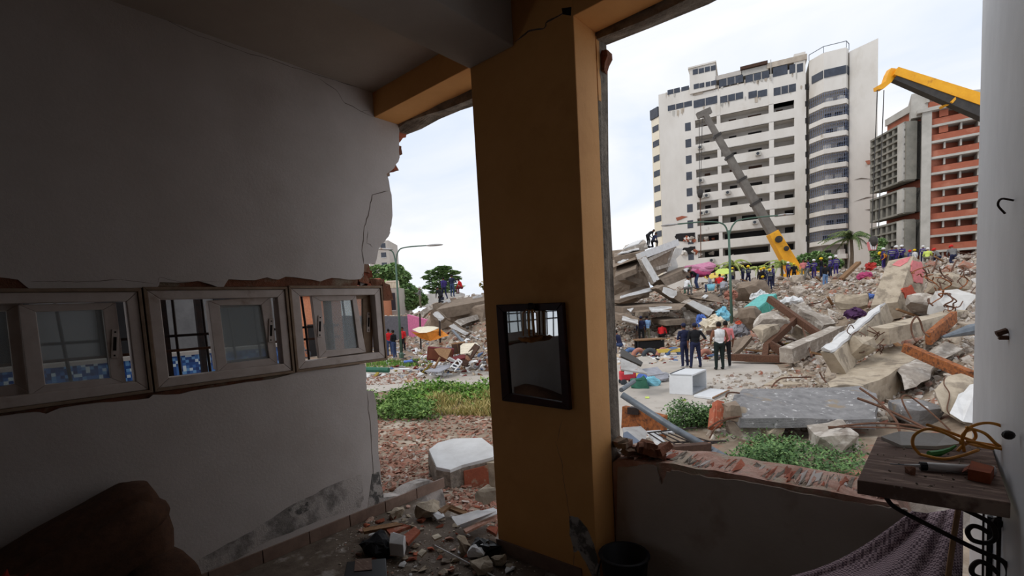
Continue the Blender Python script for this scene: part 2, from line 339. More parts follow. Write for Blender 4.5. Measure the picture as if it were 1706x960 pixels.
wi = struct(MB().box((.19, YR, -.1), (.55, .749, CEIL)), 'wall_inner', 'shelf_wood'); sl(wi, 'unseen wall behind the photographer, made dark to cut bounced light')  # dark wood put on this unseen stretch to lower the bounced light
# left wall: brick core with plaster skins, jagged where it broke off
WL = thing('wall_left', (XL, 0, 0), 'white plastered wall with sliding window strip and broken brick end', 'wall', kind='structure')
del WL['category']
PL = .016
def yz(px, py): p = onx(px, py, XL); return (p.y, p.z)
up_low = [yz(-40, 462), yz(0, 462), yz(30, 466), yz(50, 482), yz(170, 480), yz(262, 479), yz(266, 470), yz(300, 471), yz(330, 468), yz(371, 481), yz(381, 465), yz(425, 467), yz(445, 462), yz(464, 466), yz(476, 461), yz(505, 464), yz(534, 469), yz(553, 463), yz(580, 466), yz(601, 465), yz(606, 459)]
up_edge = [yz(606, 459), yz(607, 440), yz(625, 440), yz(631, 414), yz(640, 404), yz(650, 388), yz(650, 381), yz(654, 360), yz(653, 334), yz(649, 309), yz(644, 290), yz(657, 280), yz(666, 262), yz(665, 236), yz(664, 208)]
lo_top = [yz(-40, 697), yz(0, 694), yz(58, 687), yz(77, 690), yz(100, 680), yz(166, 671), yz(209, 668), yz(248, 664), yz(255, 658), yz(300, 657), yz(340, 648), yz(410, 637), yz(456, 631), yz(500, 619), yz(540, 615), yz(608, 606)]
lo_edge = [yz(608, 606), yz(611, 630), yz(611, 652), yz(622, 652), yz(627, 672), yz(629, 700), yz(630, 740), yz(634, 790), yz(640, 836), (2.06, 0)]
def poly_yz(poly, x0, x1, name, mat, parent=WL):
    return MB().prism([(x0, a, b) for a, b in poly], (x1-x0, 0, 0)).build(name, mat, parent)
up = [(YR, up_low[0][1])]+jag(up_low, .003, 2, 3)+jag(up_edge, .006, 3, 4)[1:]+[(2.45, CEIL), (YR, CEIL)]
o = poly_yz(up, XL-PL, XL, 'plaster_upper', 'plaster')
lo = [(YR, 0), (YR, lo_top[0][1])]+jag(lo_top, .003, 2, 5)+jag(lo_edge, .006, 3, 6)[1:]
poly_yz(lo, XL-PL, XL, 'plaster_lower', 'plaster')
WZ0, WZ1 = 1.163, 1.722
core_up = [(YR, WZ1+.005), (1.97, WZ1+.005), (1.99, 1.8), (2.02, 1.88), (2.03, 1.93), (2.12, 1.95), (2.15, 2.05), (2.22, 2.1), (2.25, 2.2), (2.27, 2.3), (2.26, 2.42), (2.24, 2.5), (2.23, 2.6), (2.3, 2.68), (2.34, 2.8), (2.35, 2.95), (2.42, CEIL), (YR, CEIL)]
poly_yz(core_up, XL-.14, XL-PL, 'brick_core', 'raw_brick')
core_lo = [(YR, -.1), (YR, WZ0-.005), (1.95, WZ0-.005), (1.93, 1.0), (1.97, .8), (1.95, .6), (1.98, .4), (1.96, .2), (2.02, -.1)]
poly_yz(core_lo, XL-.14, XL-PL, 'brick_core', 'raw_brick')
rb = random.Random(3)
for k, (px, py, w, h) in enumerate([(676, 218, .17, .075), (665, 229, .12, .06), (670, 247, .085, .07), (662, 272, .11, .1), (650, 284, .09, .05), (612, 447, .1, .06), (618, 456, .12, .05), (616, 465, .1, .06), (640, 470, .12, .05), (631, 478, .1, .05), (626, 700, .05, .1), (632, 790, .06, .1)]):
    y, z = yz(px, py); m = MB().obox((XL-.075+rb.uniform(-.02, .015), y-w*.3, z), (.1, w, h), Matrix.Rotation(rb.uniform(-.2, .2), 3, 'X'))
    o = m.build('brick', 'raw_brick' if k % 3 else 'terracotta', WL); rough(o, .02, 2, k, 14)
# flake of plaster hanging by the window corner
poly_yz([yz(604, 462), yz(615, 461), yz(612, 473), yz(605, 476)], XL-.05, XL-.035, 'plaster_flake', 'plaster')
# plaster chips fallen away round the window: exposed rough fill
poly_yz([yz(0, 459), yz(34, 464), yz(55, 483), yz(0, 485)], XL-.012, XL-.006, 'spalled_patch', 'raw_brick')
poly_yz([yz(640, 470), yz(652, 474), yz(658, 500), yz(642, 500)], XL-.1, XL-.02, 'brick', 'raw_brick')
def ribbon(pts, w, name, mat, parent, plane='x', off=.0012, seed=0):
    """thin crack line lying on a wall plane"""
    r = random.Random(seed); q = []
    for a, b in zip(pts[:-1], pts[1:]):
        for k in range(4): t = k/4; q.append((a[0]+(b[0]-a[0])*t+r.uniform(-1, 1)*1.1*(k > 0), a[1]+(b[1]-a[1])*t+r.uniform(-1, 1)*1.1*(k > 0)))
    q.append(pts[-1]); P = [(onx(x, y, XL+off) if plane == 'x' else ony(x, y, YB-off)) for x, y in q]
    m = MB(); n = len(P)
    for i, p in enumerate(P):
        d = (P[min(i+1, n-1)]-P[max(i-1, 0)]).normalized(); nn = Vector((1, 0, 0)) if plane == 'x' else Vector((0, -1, 0)); s = d.cross(nn)*w*.6*(.5 if 0 < i < n-1 else .1)*r.uniform(.5, 1.4)
        m.v += [p+s, p-s]
    for i in range(n-1): m.f.append((2*i, 2*i+1, 2*i+3, 2*i+2)); m.m.append(0)
    return m.build(name, mat, parent)
for k, (pts, w) in enumerate([([(648, 318), (620, 325), (615, 352), (607, 378), (603, 418), (606, 440)], .009), ([(613, 385), (611, 405), (622, 412)], .004), ([(606, 455), (604, 470)], .008), ([(612, 653), (615, 690), (619, 740), (622, 800)], .006), ([(530, 130), (560, 150), (575, 172), (622, 195)], .006), ([(250, 18), (330, 60), (400, 84), (470, 106), (540, 128), (618, 151)], .005), ([(50, 470), (100, 468), (130, 470), (200, 466), (262, 474)], .004), ([(262, 474), (266, 462), (300, 470), (370, 470)], .003), ([(600, 186), (615, 184)], .003), ([(440, 30), (470, 45), (500, 70)], .002)]):
    ribbon(pts, w, 'crack', 'crack_dark', WL, seed=k)
# mouldy peeled band low on the wall
pp = jag([yz(300, 952), yz(380, 905), yz(420, 885), yz(480, 845), yz(560, 805), yz(602, 790), yz(606, 830), yz(600, 846), yz(560, 858), yz(500, 880), yz(440, 905), yz(390, 935), yz(330, 960), yz(300, 952)], .006, 4, 8)
poly_yz(pp[:-1], XL, XL+.0012, 'peeled_paint', 'mould')
poly_yz(jag([yz(478, 850), yz(500, 838), yz(520, 835), yz(515, 850), yz(488, 862), yz(478, 850)], .004, 3, 9)[:-1], XL, XL+.0013, 'peeled_paint', 'peeled')
poly_yz(jag([yz(620, 790), yz(632, 786), yz(640, 836), yz(625, 845), yz(612, 850), yz(620, 790)], .004, 3, 9)[:-1], XL, XL+.0013, 'peeled_paint', 'peeled')
# skirting of ceramic tiles
bb = thing('baseboard_left', (XL, 0, 0), 'brown ceramic skirting tiles along the foot of the white wall', 'baseboard', kind='structure'); del bb['category']
y = YR
while y < 2.6:
    MB().box((XL+.001, y+.002, 0), (XL+.014, min(y+.3, 2.65)-.002, .085)).build('tile', 'skirting', bb, bevel=.002); y += .302
st = MB().prism([(XL-.12, a, b) for a, b in [(2.0, -.4), (2.0, .12), (2.2, .08), (2.35, .12), (2.5, .1), (2.62, .04), (2.7, -.4)]], (.12, 0, 0)).build('wall_stub', 'mould', bb); rough(st, .015, 2, 4, 8)
# orange beam over the broken doorway
be = struct(MB().box((XL-.1, 2.22, 2.985), (-1.985, 2.44, 3.36)), 'trim_2', 'orange_paint', bevel=.004); sl(be, 'orange painted beam above the collapsed doorway')
o = MB().box((XL-.1, 2.442, 2.955), (-1.7, 2.57, 3.36)).build('broken_edge', 'rough_concrete', be); rough(o, .035, 6, 5, 9)
# pillar
pi = thing('column', (-1.64, 2.2, 0), 'orange painted pillar with hanging mirror and broken concrete edge', 'pillar', kind='structure'); del pi['category']
MB().box((-1.99, YB, 0), (-1.289, 2.297, 3.36)).build('shaft', 'orange_paint', pi, bevel=.004)
o = MB().box((-1.98, 2.298, 0), (-1.293, 2.392, 3.3)).build('broken_edge', 'rough_concrete', pi); rough(o, .018, 5, 2, 7); rough(o, .01, 0, 5, 30)
o = MB().box((-1.289-.006, 2.30, 2.55), (-1.287, 2.33, 2.87)).build('plaster_flake', 'orange_paint', pi); rough(o, .01, 3, 2, 9)
o = MB().obox((-1.28, 2.37, 2.76), (.04, .05, .09), Matrix.Rotation(.4, 3, 'Y')).build('brick', 'raw_brick', pi); rough(o, .02, 2, 4, 18)
def xz(px, py): p = ony(px, py, YB); return (p.x, p.z)
def poly_xz(poly, y0, y1, name, mat, parent): return MB().prism([(a, y0, b) for a, b in poly], (0, y1-y0, 0)).build(name, mat, parent)
poly_xz(jag([xz(949, 860), xz(962, 862), xz(978, 880), xz(990, 908), xz(996, 936), xz(1002, 968), xz(990, 968), xz(975, 935), xz(965, 918), xz(956, 920), xz(949, 890), xz(949, 860)], .004, 3, 2)[:-1], YB-.002, YB, 'spalled_patch', 'peeled', pi)
for k, (pts, w) in enumerate([([(925, 735), (937, 775), (938, 800), (945, 835), (950, 862)], .004), ([(858, 70), (880, 52), (905, 48), (912, 36), (938, 22), (944, 18)], .012), ([(937, 700), (928, 735)], .003), ([(956, 918), (954, 960)], .006), ([(990, 935), (998, 990)], .014)]):
    ribbon(pts, w, 'crack', 'crack_dark', pi, 'y', seed=k+20)
poly_xz([xz(936, 14), xz(952, 12), xz(951, 26), xz(938, 24)], YB-.002, YB, 'spalled_patch', 'dark_gap', pi)
MB().box((-1.999, 2.078, 0), (-1.38, YB, .085)).build('skirting', 'skirting', pi, bevel=.002)
# lintel over the window opening
li = struct(MB().box((-1.29, YB, 2.885), (.6, 2.297, 3.36)), 'trim_3', 'orange_paint', bevel=.004); sl(li, 'orange lintel over the smashed window opening')
o = MB().box((-1.6, 2.30, 2.86), (.6, 2.42, 3.36)).build('broken_edge', 'rough_concrete', li); rough(o, .03, 7, 3, 8)
# parapet under the opening
pa = thing('wall_back', (-.6, 2.36, 0), 'low broken parapet with exposed brick top below the opening', 'wall', kind='structure'); del pa['category']
def zx(px, py, y=2.3): p = ony(px, py, y); return (p.x, p.z)
top = [zx(1031, 778), zx(1062, 776), zx(1080, 772), zx(1095, 778), zx(1100, 800), zx(1106, 808), zx(1112, 785), zx(1130, 783), zx(1180, 795), zx(1240, 800), zx(1290, 810), zx(1340, 822), zx(1400, 832), zx(1440, 838), zx(1480, 845), zx(1512, 848)]
poly_xz([(-1.289, 0)]+jag(top, .005, 4, 12)+[(.0, .4), (.02, 0)], 2.285, 2.3, 'plaster_front', 'stained_plaster', pa)
body = [(-1.289, -1.2), (-1.289, .63), (-1.2, .66), (-1.1, .665), (-.9, .68), (-.6, .678), (-.3, .675), (-.06, .67), (-.03, .6), (.0, .4), (.06, .1), (.08, -1.2)]
o = poly_xz(body, 2.3, 2.56, 'brick_core', 'pink_brick', pa); rough(o, .012, 3, 7, 9)
rb = random.Random(8)
for k in range(260):
    x = rb.uniform(-1.27, -.05); s_ = rb.uniform(.006, .02)*(2.0 if x < -1.05 else 1)*(1.6 if k % 9 == 0 else 1)
    vs, fs = hull_rock(k, 11); R_ = rot_rand(rb, .25); m = MB().add([R_@Vector((v.x*s_*1.8, v.y*s_*1.2, v.z*s_*.6))+Vector((x, 2.3+rb.uniform(.005, .24), .672+s_*.2)) for v in vs], fs)
    o = m.build('brick_chip', rb.choice(['terracotta', 'pink_brick', 'pink_brick', 'plaster', 'rough_concrete']), pa)
for k in range(9):
    x = -1.25+.02*k*1.4; o = MB().obox((x, 2.34+rb.uniform(-.02, .05), .69+rb.uniform(0, .05)), (.09, .06, .035), rot_rand(rb, .35)).build('brick', 'raw_brick', pa); rough(o, .012, 2, k, 15)
# ================================================================== SLIDING WINDOWS IN THE LEFT WALL
def P4(quad, x): return [onx(a, b, x) for a, b in quad]
def frame4(name, outer, inner, x0, x1, mat, parent, bevel=.003):
    """four mitred boards between an outer and an inner quad (y,z), as one part each"""
    out = []
    for i in range(4):
        j = (i+1) % 4; q = [outer[i], outer[j], inner[j], inner[i]]
        o = MB().prism([(x0, a, b) for a, b in q], (x1-x0, 0, 0)).build(name, mat, parent, bevel=bevel); out.append(o)
    return out
def q_yz(quad, x): return [(onx(a, b, x).y, onx(a, b, x).z) for a, b in quad]
def rect(y0, y1, z0, z1): return [(y0, z1), (y1, z1), (y1, z0), (y0, z0)]
M('pane_glass', (190, 196, 196), None, bump=0, rough=.08, spec=.5)
_t = MATS['pane_glass'].node_tree; _b = _t.nodes['Principled BSDF']; _tr = _t.nodes.new('ShaderNodeBsdfTransparent'); _tr.inputs[0].default_value = (.86, .88, .88, 1)
_mx = _t.nodes.new('ShaderNodeMixShader'); _mx.inputs[0].default_value = .3; _t.links.new(_tr.outputs[0], _mx.inputs[1]); _t.links.new(_b.outputs[0], _mx.inputs[2]); _t.links.new(_mx.outputs[0], _t.nodes['Material Output'].inputs[0])
def latch(parent, px, py, x):
    p = onx(px, py, x); R_ = Matrix.Rotation(-.12, 3, 'X')
    h = MB().obox(p+Vector((.003, 0, 0)), (.006, .03, .15), R_).build('latch', 'window_frame', parent, bevel=.003)
    MB().obox(p+Vector((.0065, 0, 0)), (.002, .013, .07), R_).build('slot', 'dark_gap', h)
    for s in (-1, 1): MB().obox(p+Vector((.0065, -.009*s*0, 0))+R_@Vector((0, 0, .06*s)), (.002, .008, .008), R_).build('screw', 'dark_gap', h)
units = [(-.085, .684, [(30, 508), (193, 504), (211, 641), (48, 660)], [(60, 520), (171, 516), (185, 630), (76, 641)], (191, 573)),
         (.684, 1.452, [(346, 501), (451, 494), (463, 607), (362, 621)], [(366, 509), (435, 508), (449, 597), (378, 606)], (451, 551)),
         (1.452, 2.172, [(519, 493), (593, 492), (610, 587), (532, 597)], [(535, 502), (587, 500), (597.5, 579.6), (544, 584)], (532.5, 544))]
desc = ['sliding window cut by the photo edge, with darkest pane and racked sash', 'middle sliding window showing blue mosaic through its open half', 'sliding window nearest the broken wall end, tilted sash with pale pane']
for n, (y0, y1, so, si, lp) in enumerate(units):
    w = thing('window_%d' % (n+1), (XL, (y0+y1)/2, WZ0), desc[n], 'window', kind='structure'); del w['category']
    dz = .02*(y0+.08)/2.2   # the strip sags slightly towards the room's dark end
    frame4('casing', rect(y0+.004, y1-.004, WZ0, WZ1+dz-.005), rect(y0+.02, y1-.02, WZ0+.016, WZ1+dz-.022), XL-.11, XL+.012, 'frame_edge', w, .002)
    a, b = y0+.021, y1-.021
    frame4('frame', rect(a, b, WZ0+.017, WZ1+dz-.023), rect(a+.055, b-.05, WZ0+.068, WZ1+dz-.072), XL-.07, XL+.004, 'window_frame', w, .004)
    xs = XL-.02
    so_, si_ = q_yz(so, xs), q_yz(si, xs)
    sash = thing('sash', (0, 0, 0), None, None); sash.parent = w; sash.location = -w.location
    frame4('stile', so_, si_, xs-.03, xs, 'window_frame', sash)
    MB().prism([(xs-.018, p, q) for p, q in si_], (.004, 0, 0)).build('pane', 'pane_glass', sash)
    latch(sash, lp[0], lp[1], xs)
    # the second sash slides behind
    xb = XL-.062
    if n == 0: o2 = [(-60, 505), (38, 503), (52, 655), (-60, 672)]; i2 = [(-50, 520), (10, 519), (24, 640), (-50, 655)]
    elif n == 1: o2 = [(344, 506), (448, 500), (458, 604), (358, 616)]; i2 = [(362, 514), (432, 510), (446, 594), (374, 602)]
    else: o2 = [(540, 490), (621, 489), (621, 592), (548, 598)]; i2 = [(552, 500), (605, 498), (606, 584), (558, 588)]
    s2 = thing('rear_sash', (0, 0, 0), None, None); s2.parent = w; s2.location = -w.location
    frame4('stile', q_yz(o2, xb), q_yz(i2, xb), xb-.028, xb, 'window_frame' if n != 2 else 'frame_edge', s2)
    MB().prism([(xb-.018, p, q) for p, q in q_yz(i2, xb)], (.004, 0, 0)).build('pane', 'pane_glass', s2)
    if n == 2: latch(s2, 613.5, 537, xb)
# ================================================================== SEEN THROUGH THE WINDOWS
pr = MB().box((-7.7, -4, 2.95), (-3.29, 1.7, 3.1)).build('shade_roof', 'far_concrete'); tag(pr, 'unseen concrete roof slab added to shade the yard outside the sliding windows', 'roof')  # unseen slab added to darken what shows through the windows
gr = thing('window_grille', (-3.5, .6, 1.1), 'bent dark iron grille outside the window strip', 'grille')
rb = random.Random(5)
for k in range(19):
    y0 = -.9+k*.165; lean = rb.uniform(-.03, .03)-.02
    MB().tube([(-3.5, y0, 1.0), (-3.5+rb.uniform(-.02, .02), y0+lean*.5, 1.45), (-3.5, y0+lean, 1.95)], .009, 5).build('bar', 'iron', gr)
for z in (1.0, 1.36, 1.45, 1.93): MB().box((-3.508, -1.0, z-.008), (-3.49, 2.0, z+.008)).build('rail', 'iron' if z != 1.36 else 'rust', gr)
ps = MB().box((-4.05, .95, -.4), (-3.99, 1.0, 3.0)).build('porch_post', 'iron'); tag(ps, 'dark brown post beyond the middle sliding window', 'post')
ps = MB().box((-4.45, 1.3, -.4), (-4.41, 1.34, 3.0)).build('porch_post', 'iron'); tag(ps, 'slim dark post seen at the edge of the middle window opening', 'post')
M('mosaic', (60, 100, 160), None, bump=0, rough=.3)
_t = MATS['mosaic'].node_tree; _g = [n for n in _t.nodes if n.type == 'NEW_GEOMETRY'][0]
_sn = _t.nodes.new('ShaderNodeVectorMath'); _sn.operation = 'SNAP'; _sn.inputs[1].default_value = (1, .026, .026)
_wn = _t.nodes.new('ShaderNodeTexWhiteNoise'); _cr = _t.nodes.new('ShaderNodeValToRGB'); _cr.color_ramp.interpolation = 'CONSTANT'
for i, (p_, c_) in enumerate([(0, (44, 80, 140)), (.3, (70, 116, 178)), (.55, (36, 62, 116)), (.75, (110, 160, 206)), (.88, (206, 222, 226))]):
    if i > 1: _cr.color_ramp.elements.new(p_)
    _cr.color_ramp.elements[i].position = p_; _cr.color_ramp.elements[i].color = lin(c_)
_ad = _t.nodes.new('ShaderNodeVectorMath'); _ad.inputs[1].default_value = (5, 0, 0); _ml = _t.nodes.new('ShaderNodeVectorMath'); _ml.operation = 'MULTIPLY'; _ml.inputs[1].default_value = (0, 1, 1)
_t.links.new(_g.outputs['Position'], _ml.inputs[0]); _t.links.new(_ml.outputs[0], _sn.inputs[0]); _t.links.new(_sn.outputs[0], _wn.inputs['Vector']); _t.links.new(_wn.outputs['Value'], _cr.inputs[0]); _t.links.new(_cr.outputs[0], _t.nodes['Principled BSDF'].inputs['Base Color'])
mw = thing('mosaic_wall', (-5.2, .8, -1.1), 'low wall clad in blue and white mosaic outside the windows', 'wall')
MB().box((-5.4, -1.5, -1.1), (-5.2, 2.4, 1.24)).build('wall_body', 'mosaic', mw)
MB().box((-5.45, -1.5, 1.24), (-5.17, 2.4, 1.27)).build('coping', 'tower_recess', mw)
yw = thing('yard_wall', (-7.4, 0, -1.1), 'white neighbouring wall with door frames seen beyond the iron grille', 'wall')
MB().box((-7.6, -3.0, -1.1), (-7.4, 3.35, 3.2)).build('wall_body', 'mid_grey', yw)
for k, y0 in enumerate((-1.2, .1, 1.15, 2.4)): MB().box((-7.4, y0, -1), (-7.36, y0+.5, 2.2)).build('doorway', 'opening_dark', yw)
hs = thing('tiled_house', at(528, 560, 34), 'orange house with red tiled eaves seen past the end window', 'house')
p = at(505, 600, 34); q = at(560, 597, 36); u = (q-p); u.z = 0; dp = Vector((u.y, -u.x, 0)).normalized()*-3
for nm, mt, z0, z1, ex in (('wall', 'house_orange', -1.1, 3.2, 0), ('eaves', 'roof_tile', 3.2, 3.9, .6)):
    a, b = p-u*.35-dp*ex*.1, q+u*.3-dp*ex*.1; MB().hexa([Vector((c.x, c.y, z)) for z in (z0, z1) for c in (a, b, b+dp, a+dp)]).build(nm, mt, hs)
for k in range(3):
    a = p+u*(-.3+k*.5)-dp*.01; b = a+u*.28; MB().hexa([Vector((c.x, c.y, z)) for z in (-1.1, 1.2) for c in (a, b, b-dp*.03, a-dp*.03)]).build('opening', 'opening_dark', hs)
# parked motorcycle glimpsed through the end window
mc = thing('motorcycle', at(497, 590, 20), 'red motorcycle glimpsed through the end window', 'motorcycle')
b_ = onz(497, 598, -1.1); b_.z = -1.1; mc.location = b_
ax = RH*1; cz = Vector((0, 0, 1))
for s in (-.6, .6): MB().tube([b_+ax*s+cz*.3+(ax*math.cos(t)+cz*math.sin(t))*.27 for t in [k*math.pi/6 for k in range(12)]], .05, 5, closed=True).build('wheel', 'tyre_dark', mc)
MB().sph(b_+cz*.75+ax*.1, (.3, .14, .14), 10, 6).build('tank', 'shirt_red', mc); MB().obox(b_+cz*.78-ax*.35, (.55, .2, .1), Matrix.Rotation(YAW, 3, 'Z')).build('seat', 'black_cloth', mc)
MB().obox(b_+cz*.42, (.5, .2, .3), Matrix.Rotation(YAW, 3, 'Z')).build('engine', 'metal_grey', mc); MB().tube([b_+ax*.6+cz*.3, b_+ax*.4+cz*1.05], .03, 5).build('fork', 'metal_grey', mc)
MB().tube([b_+ax*.4+cz*1.05+FH*.3, b_+ax*.4+cz*1.05-FH*.3], .02, 5).build('handlebar', 'iron', mc)
# ================================================================== THINGS IN THE ROOM
# mirror on the pillar
mi = thing('wall_mirror', ony(890, 684, YB-.02), 'rectangular mirror in a dark red wooden frame on the orange pillar', 'mirror')
def qxz(quad, y=YB-.03): return [(ony(a, b, y).x, ony(a, b, y).z) for a, b in quad]
mo, mi_in = qxz([(826, 508), (937, 504), (949, 684), (836, 668)]), qxz([(838, 520), (927, 517), (936, 671), (848, 656)])
for i in range(4):
    j = (i+1) % 4; MB().prism([(a, YB-.03, b) for a, b in (mo[i], mo[j], mi_in[j], mi_in[i])], (0, .028, 0)).build('frame', 'mirror_wood', mi, bevel=.004)
M('mirror_glass', (200, 204, 206), None, bump=0, rough=.02, metal=1.0)
MB().prism([(a, YB-.014, b) for a, b in mi_in], (0, .008, 0)).build('glass', 'mirror_glass', mi)
orn = thing('hanging_ornament', ony(884, 566, YB-.06), 'small brass hanging ornament dangling over the mirror top', 'ornament')
g = lambda x, y, o=0: ony(x, y, YB-.06-o)
MB().tube([g(884, 505), g(884, 514)], .012, 6).sph(g(883, 511), (.03, .02, .02), 8, 5).build('hook', 'iron', orn)
for x in (871, 881, 888, 894): MB().tube([g(883, 512), g(x, 522), g(x+1, 560)], .0032 if x not in (881, 888) else .006, 5).build('chain', 'brass', orn)
m = MB(); c = g(884, 561); m.lathe(c-Vector((0, 0, .028)), [(.02, 0), (.05, .006), (.068, .022), (.058, .024), (.03, .014)], 14)
o = m.build('bowl', 'brass', orn); rough(o, .012, 0, 3, 40)
# black bucket behind the pillar foot
bk = thing('bucket', (-1.12, 1.98, 0), 'black plastic bucket on the floor beside the pillar foot', 'bucket')
bc = onz(1040, 930, .22); bc.z = 0; bk.location = bc
m = MB().lathe(bc, [(.085, 0), (.1, .02), (.118, .24), (.118, .245), (.11, .245), (.095, .03), (.01, .025)], 24); m.build('body', 'black_plastic', bk, smooth=True)
MB().tube([bc+Vector((.121*math.cos(t), .121*math.sin(t), .24)) for t in [k*math.pi/12 for k in range(24)]], .007, 6, closed=True).build('rim', 'black_plastic', bk, smooth=True)
MB().tube(curve_pts([bc+Vector((.12, 0, .21)), bc+Vector((.1, -.1, .12)), bc+Vector((0, -.14, .1)), bc+Vector((-.1, -.1, .13)), bc+Vector((-.12, 0, .21))], 5), .004, 5).build('handle', 'iron', bk)
# brown sofa in the dark corner
sf = thing('sofa', (-2.75, -.1, 0), 'brown padded sofa against the white wall in the dark corner', 'sofa')
def cushion(name, a, b, puff, seed, mat='sofa_brown', parent=sf, rot=0, slope=0):
    a, b = Vector(a), Vector(b); m = MB().box(a, b); o = m.build(name, mat, parent)
    bm = bmesh.new(); bm.from_mesh(o.data); bmesh.ops.subdivide_edges(bm, edges=bm.edges, cuts=7, use_grid_fill=True)
    c = (a+b)/2-wloc(parent); h = (b-a)/2
    for v in bm.verts:
        d = v.co-c; n_ = Vector((d.x/h.x, d.y/h.y, d.z/h.z)); L_ = max(n_.length, .01)
        k = (1-puff)+puff*max(abs(n_.x), abs(n_.y), abs(n_.z))*1.12/L_
        v.co = c+d*k+noise.noise_vector((v.co+Vector((seed, 0, 0)))*5)*.012
        if rot: v.co.x += (v.co.z-c.z)*rot
        if slope: v.co.z -= max(0, .5-(v.co.y+wloc(parent).y))*slope
    for f in bm.faces: f.smooth = True
    bm.to_mesh(o.data); bm.free(); return o
cushion('back_cushion', (-3.1, -.3, .2), (-2.74, .62, .77), .5, 1, rot=-.12, slope=.42)
cushion('back_cushion', (-3.1, -1.3, .1), (-2.74, -.28, .5), .5, 2, rot=-.12)
cushion('headrest_roll', (-3.08, -.25, .5), (-2.68, .6, .72), .75, 6, slope=.42)
cushion('seat_cushion', (-2.85, -1.2, .15), (-2.15, .42, .42), .4, 3)
cushion('armrest', (-2.98, .42, .02), (-2.45, .66, .42), .45, 4)
cushion('base', (-3.0, -1.25, 0), (-2.2, .6, .2), .15, 5)
cushion('throw_pillow', (-2.84, -.35, .3), (-2.58, .2, .55), .75, 9, rot=-.5)
# red artificial leaves at the frame edge
pl = thing('red_leaf_plant', (-2.6, -.15, .0), 'red leafed ornamental plant at the dark edge beside the sofa', 'plant')
rb = random.Random(4)
bp_ = onx(-12, 930, -2.55); pl.location = Vector((bp_.x, bp_.y, .42))
MB().lathe(Vector((bp_.x, bp_.y, .42)), [(.05, 0), (.07, .12), (.06, .12)], 12).build('pot', 'black_plastic', pl)
for k in range(22):
    c = Vector((bp_.x, bp_.y, .54)); d = Vector((rb.uniform(-1, 1), rb.uniform(-1, 1), rb.uniform(.1, 1))).normalized(); e = c+d*rb.uniform(.06, .12); s = d.cross(Vector((.3, .2, 1))).normalized()*.025
    MB().add([c+d*.02, c+d*.055+s, e, c+d*.055-s, c+d*.055+Vector((0, 0, .012))], [(0, 1, 4), (1, 2, 4), (2, 3, 4), (3, 0, 4), (0, 3, 2, 1)]).build('leaf', 'red_leaf', pl)
# wooden shelf on iron scroll brackets
ZS = .945
sh = thing('wooden_shelf', (.02, 1.95, ZS-.05), 'brown wooden shelf board on iron scrollwork fixed to the white wall', 'shelf')
sq = [onz(1428, 800, ZS), onz(1684, 838, ZS), onz(1661, 742, ZS), onz(1462, 727, ZS)]
for i in (1, 2): sq[i].x = min(sq[i].x, .186)
MB().slab(sq, .042, n=Vector((0, 0, 1))).build('board', 'shelf_wood', sh, bevel=.003)
def scroll(name, pts, r=.007): return MB().tube(curve_pts(pts, 7), r, 7).build(name, 'iron', sh, smooth=True)
gp = lambda x, y, yy=1.86: ony(x, y, yy)
scroll('scroll_bracket', [gp(1472, 818), gp(1478, 832), gp(1495, 848), gp(1560, 882), gp(1625, 915), gp(1665, 932), gp(1678, 945), gp(1680, 962), gp(1668, 975), gp(1648, 968), gp(1622, 958), gp(1620, 945), gp(1632, 936), gp(1650, 944), gp(1662, 955)])
scroll('scroll_bracket', [gp(1560, 826, 1.95), gp(1600, 846, 1.95), gp(1642, 867, 1.95), gp(1656, 880, 1.95), gp(1658, 897, 1.95), gp(1644, 905, 1.95), gp(1620, 900, 1.95), gp(1612, 886, 1.95), gp(1620, 877, 1.95), gp(1634, 880, 1.95), gp(1648, 889, 1.95)])
for x0 in (1665, 1681): MB().bar(gp(x0, 842, 2.0), gp(x0-1, 1010, 2.0), .012, .012).build('upright', 'iron', sh)
MB().sph(gp(1661, 872, 1.97), (.014, .014, .018), 8, 5).build('collar', 'iron', sh)
MB().sph(gp(1683, 864, 1.98), (.012, .012, .018), 8, 5).build('collar', 'iron', sh)
# things lying on the shelf
T = lambda x, y, dz=0: onz(x, y, ZS+dz)
bt = thing('broken_tile', T(1555, 735), 'curved pale ceramic shard lying at the back of the shelf', 'shard')
m = MB(); q = [T(1468, 727, .035), T(1500, 719, .04), T(1580, 722, .045), T(1612, 738, .03), T(1560, 744, .012), T(1500, 741, .01)]
m.slab(q, .012, n=Vector((0, 0, 1))); o = m.build('shard_body', 'white_plaster', bt); rough(o, .004, 1, 2, 12)
MB().box(T(1500, 741)-Vector((.01, .01, 0)), T(1500, 741)+Vector((.05, .03, .012))).build('shard_foot', 'plaster', bt)
sy = thing('syringe', T(1560, 778), 'large clear plastic syringe lying across the shelf', 'syringe')
a, b = T(1541, 777, .014), T(1634, 783, .014); dx = (b-a).normalized()
MB().tube([a, b], .0125, 10).build('barrel', 'clear_plastic', sy, smooth=True)
MB().tube([a-dx*.012, a+dx*.004], .013, 10).build('plunger_seal', 'black_plastic', sy)
MB().tube([a-dx*.01, a-dx*.05], [.006, .003], 8).build('nozzle', 'clear_plastic', sy)
MB().tube([a-dx*.05, a-dx*.085], .0016, 5).build('needle', 'metal_grey', sy)
MB().tube([b, b+dx*.028], .006, 8).build('plunger_rod', 'clear_plastic', sy); MB().obox(b+dx*.0, (.004, .05, .02), Matrix.Rotation(math.atan2(dx.y, dx.x), 3, 'Z')).build('flange', 'clear_plastic', sy); MB().tube([b+dx*.026, b+dx*.03], .014, 10).build('thumb_rest', 'clear_plastic', sy)
ob = thing('small_box', T(1632, 805), 'small crushed orange cardboard box on the shelf corner', 'box')
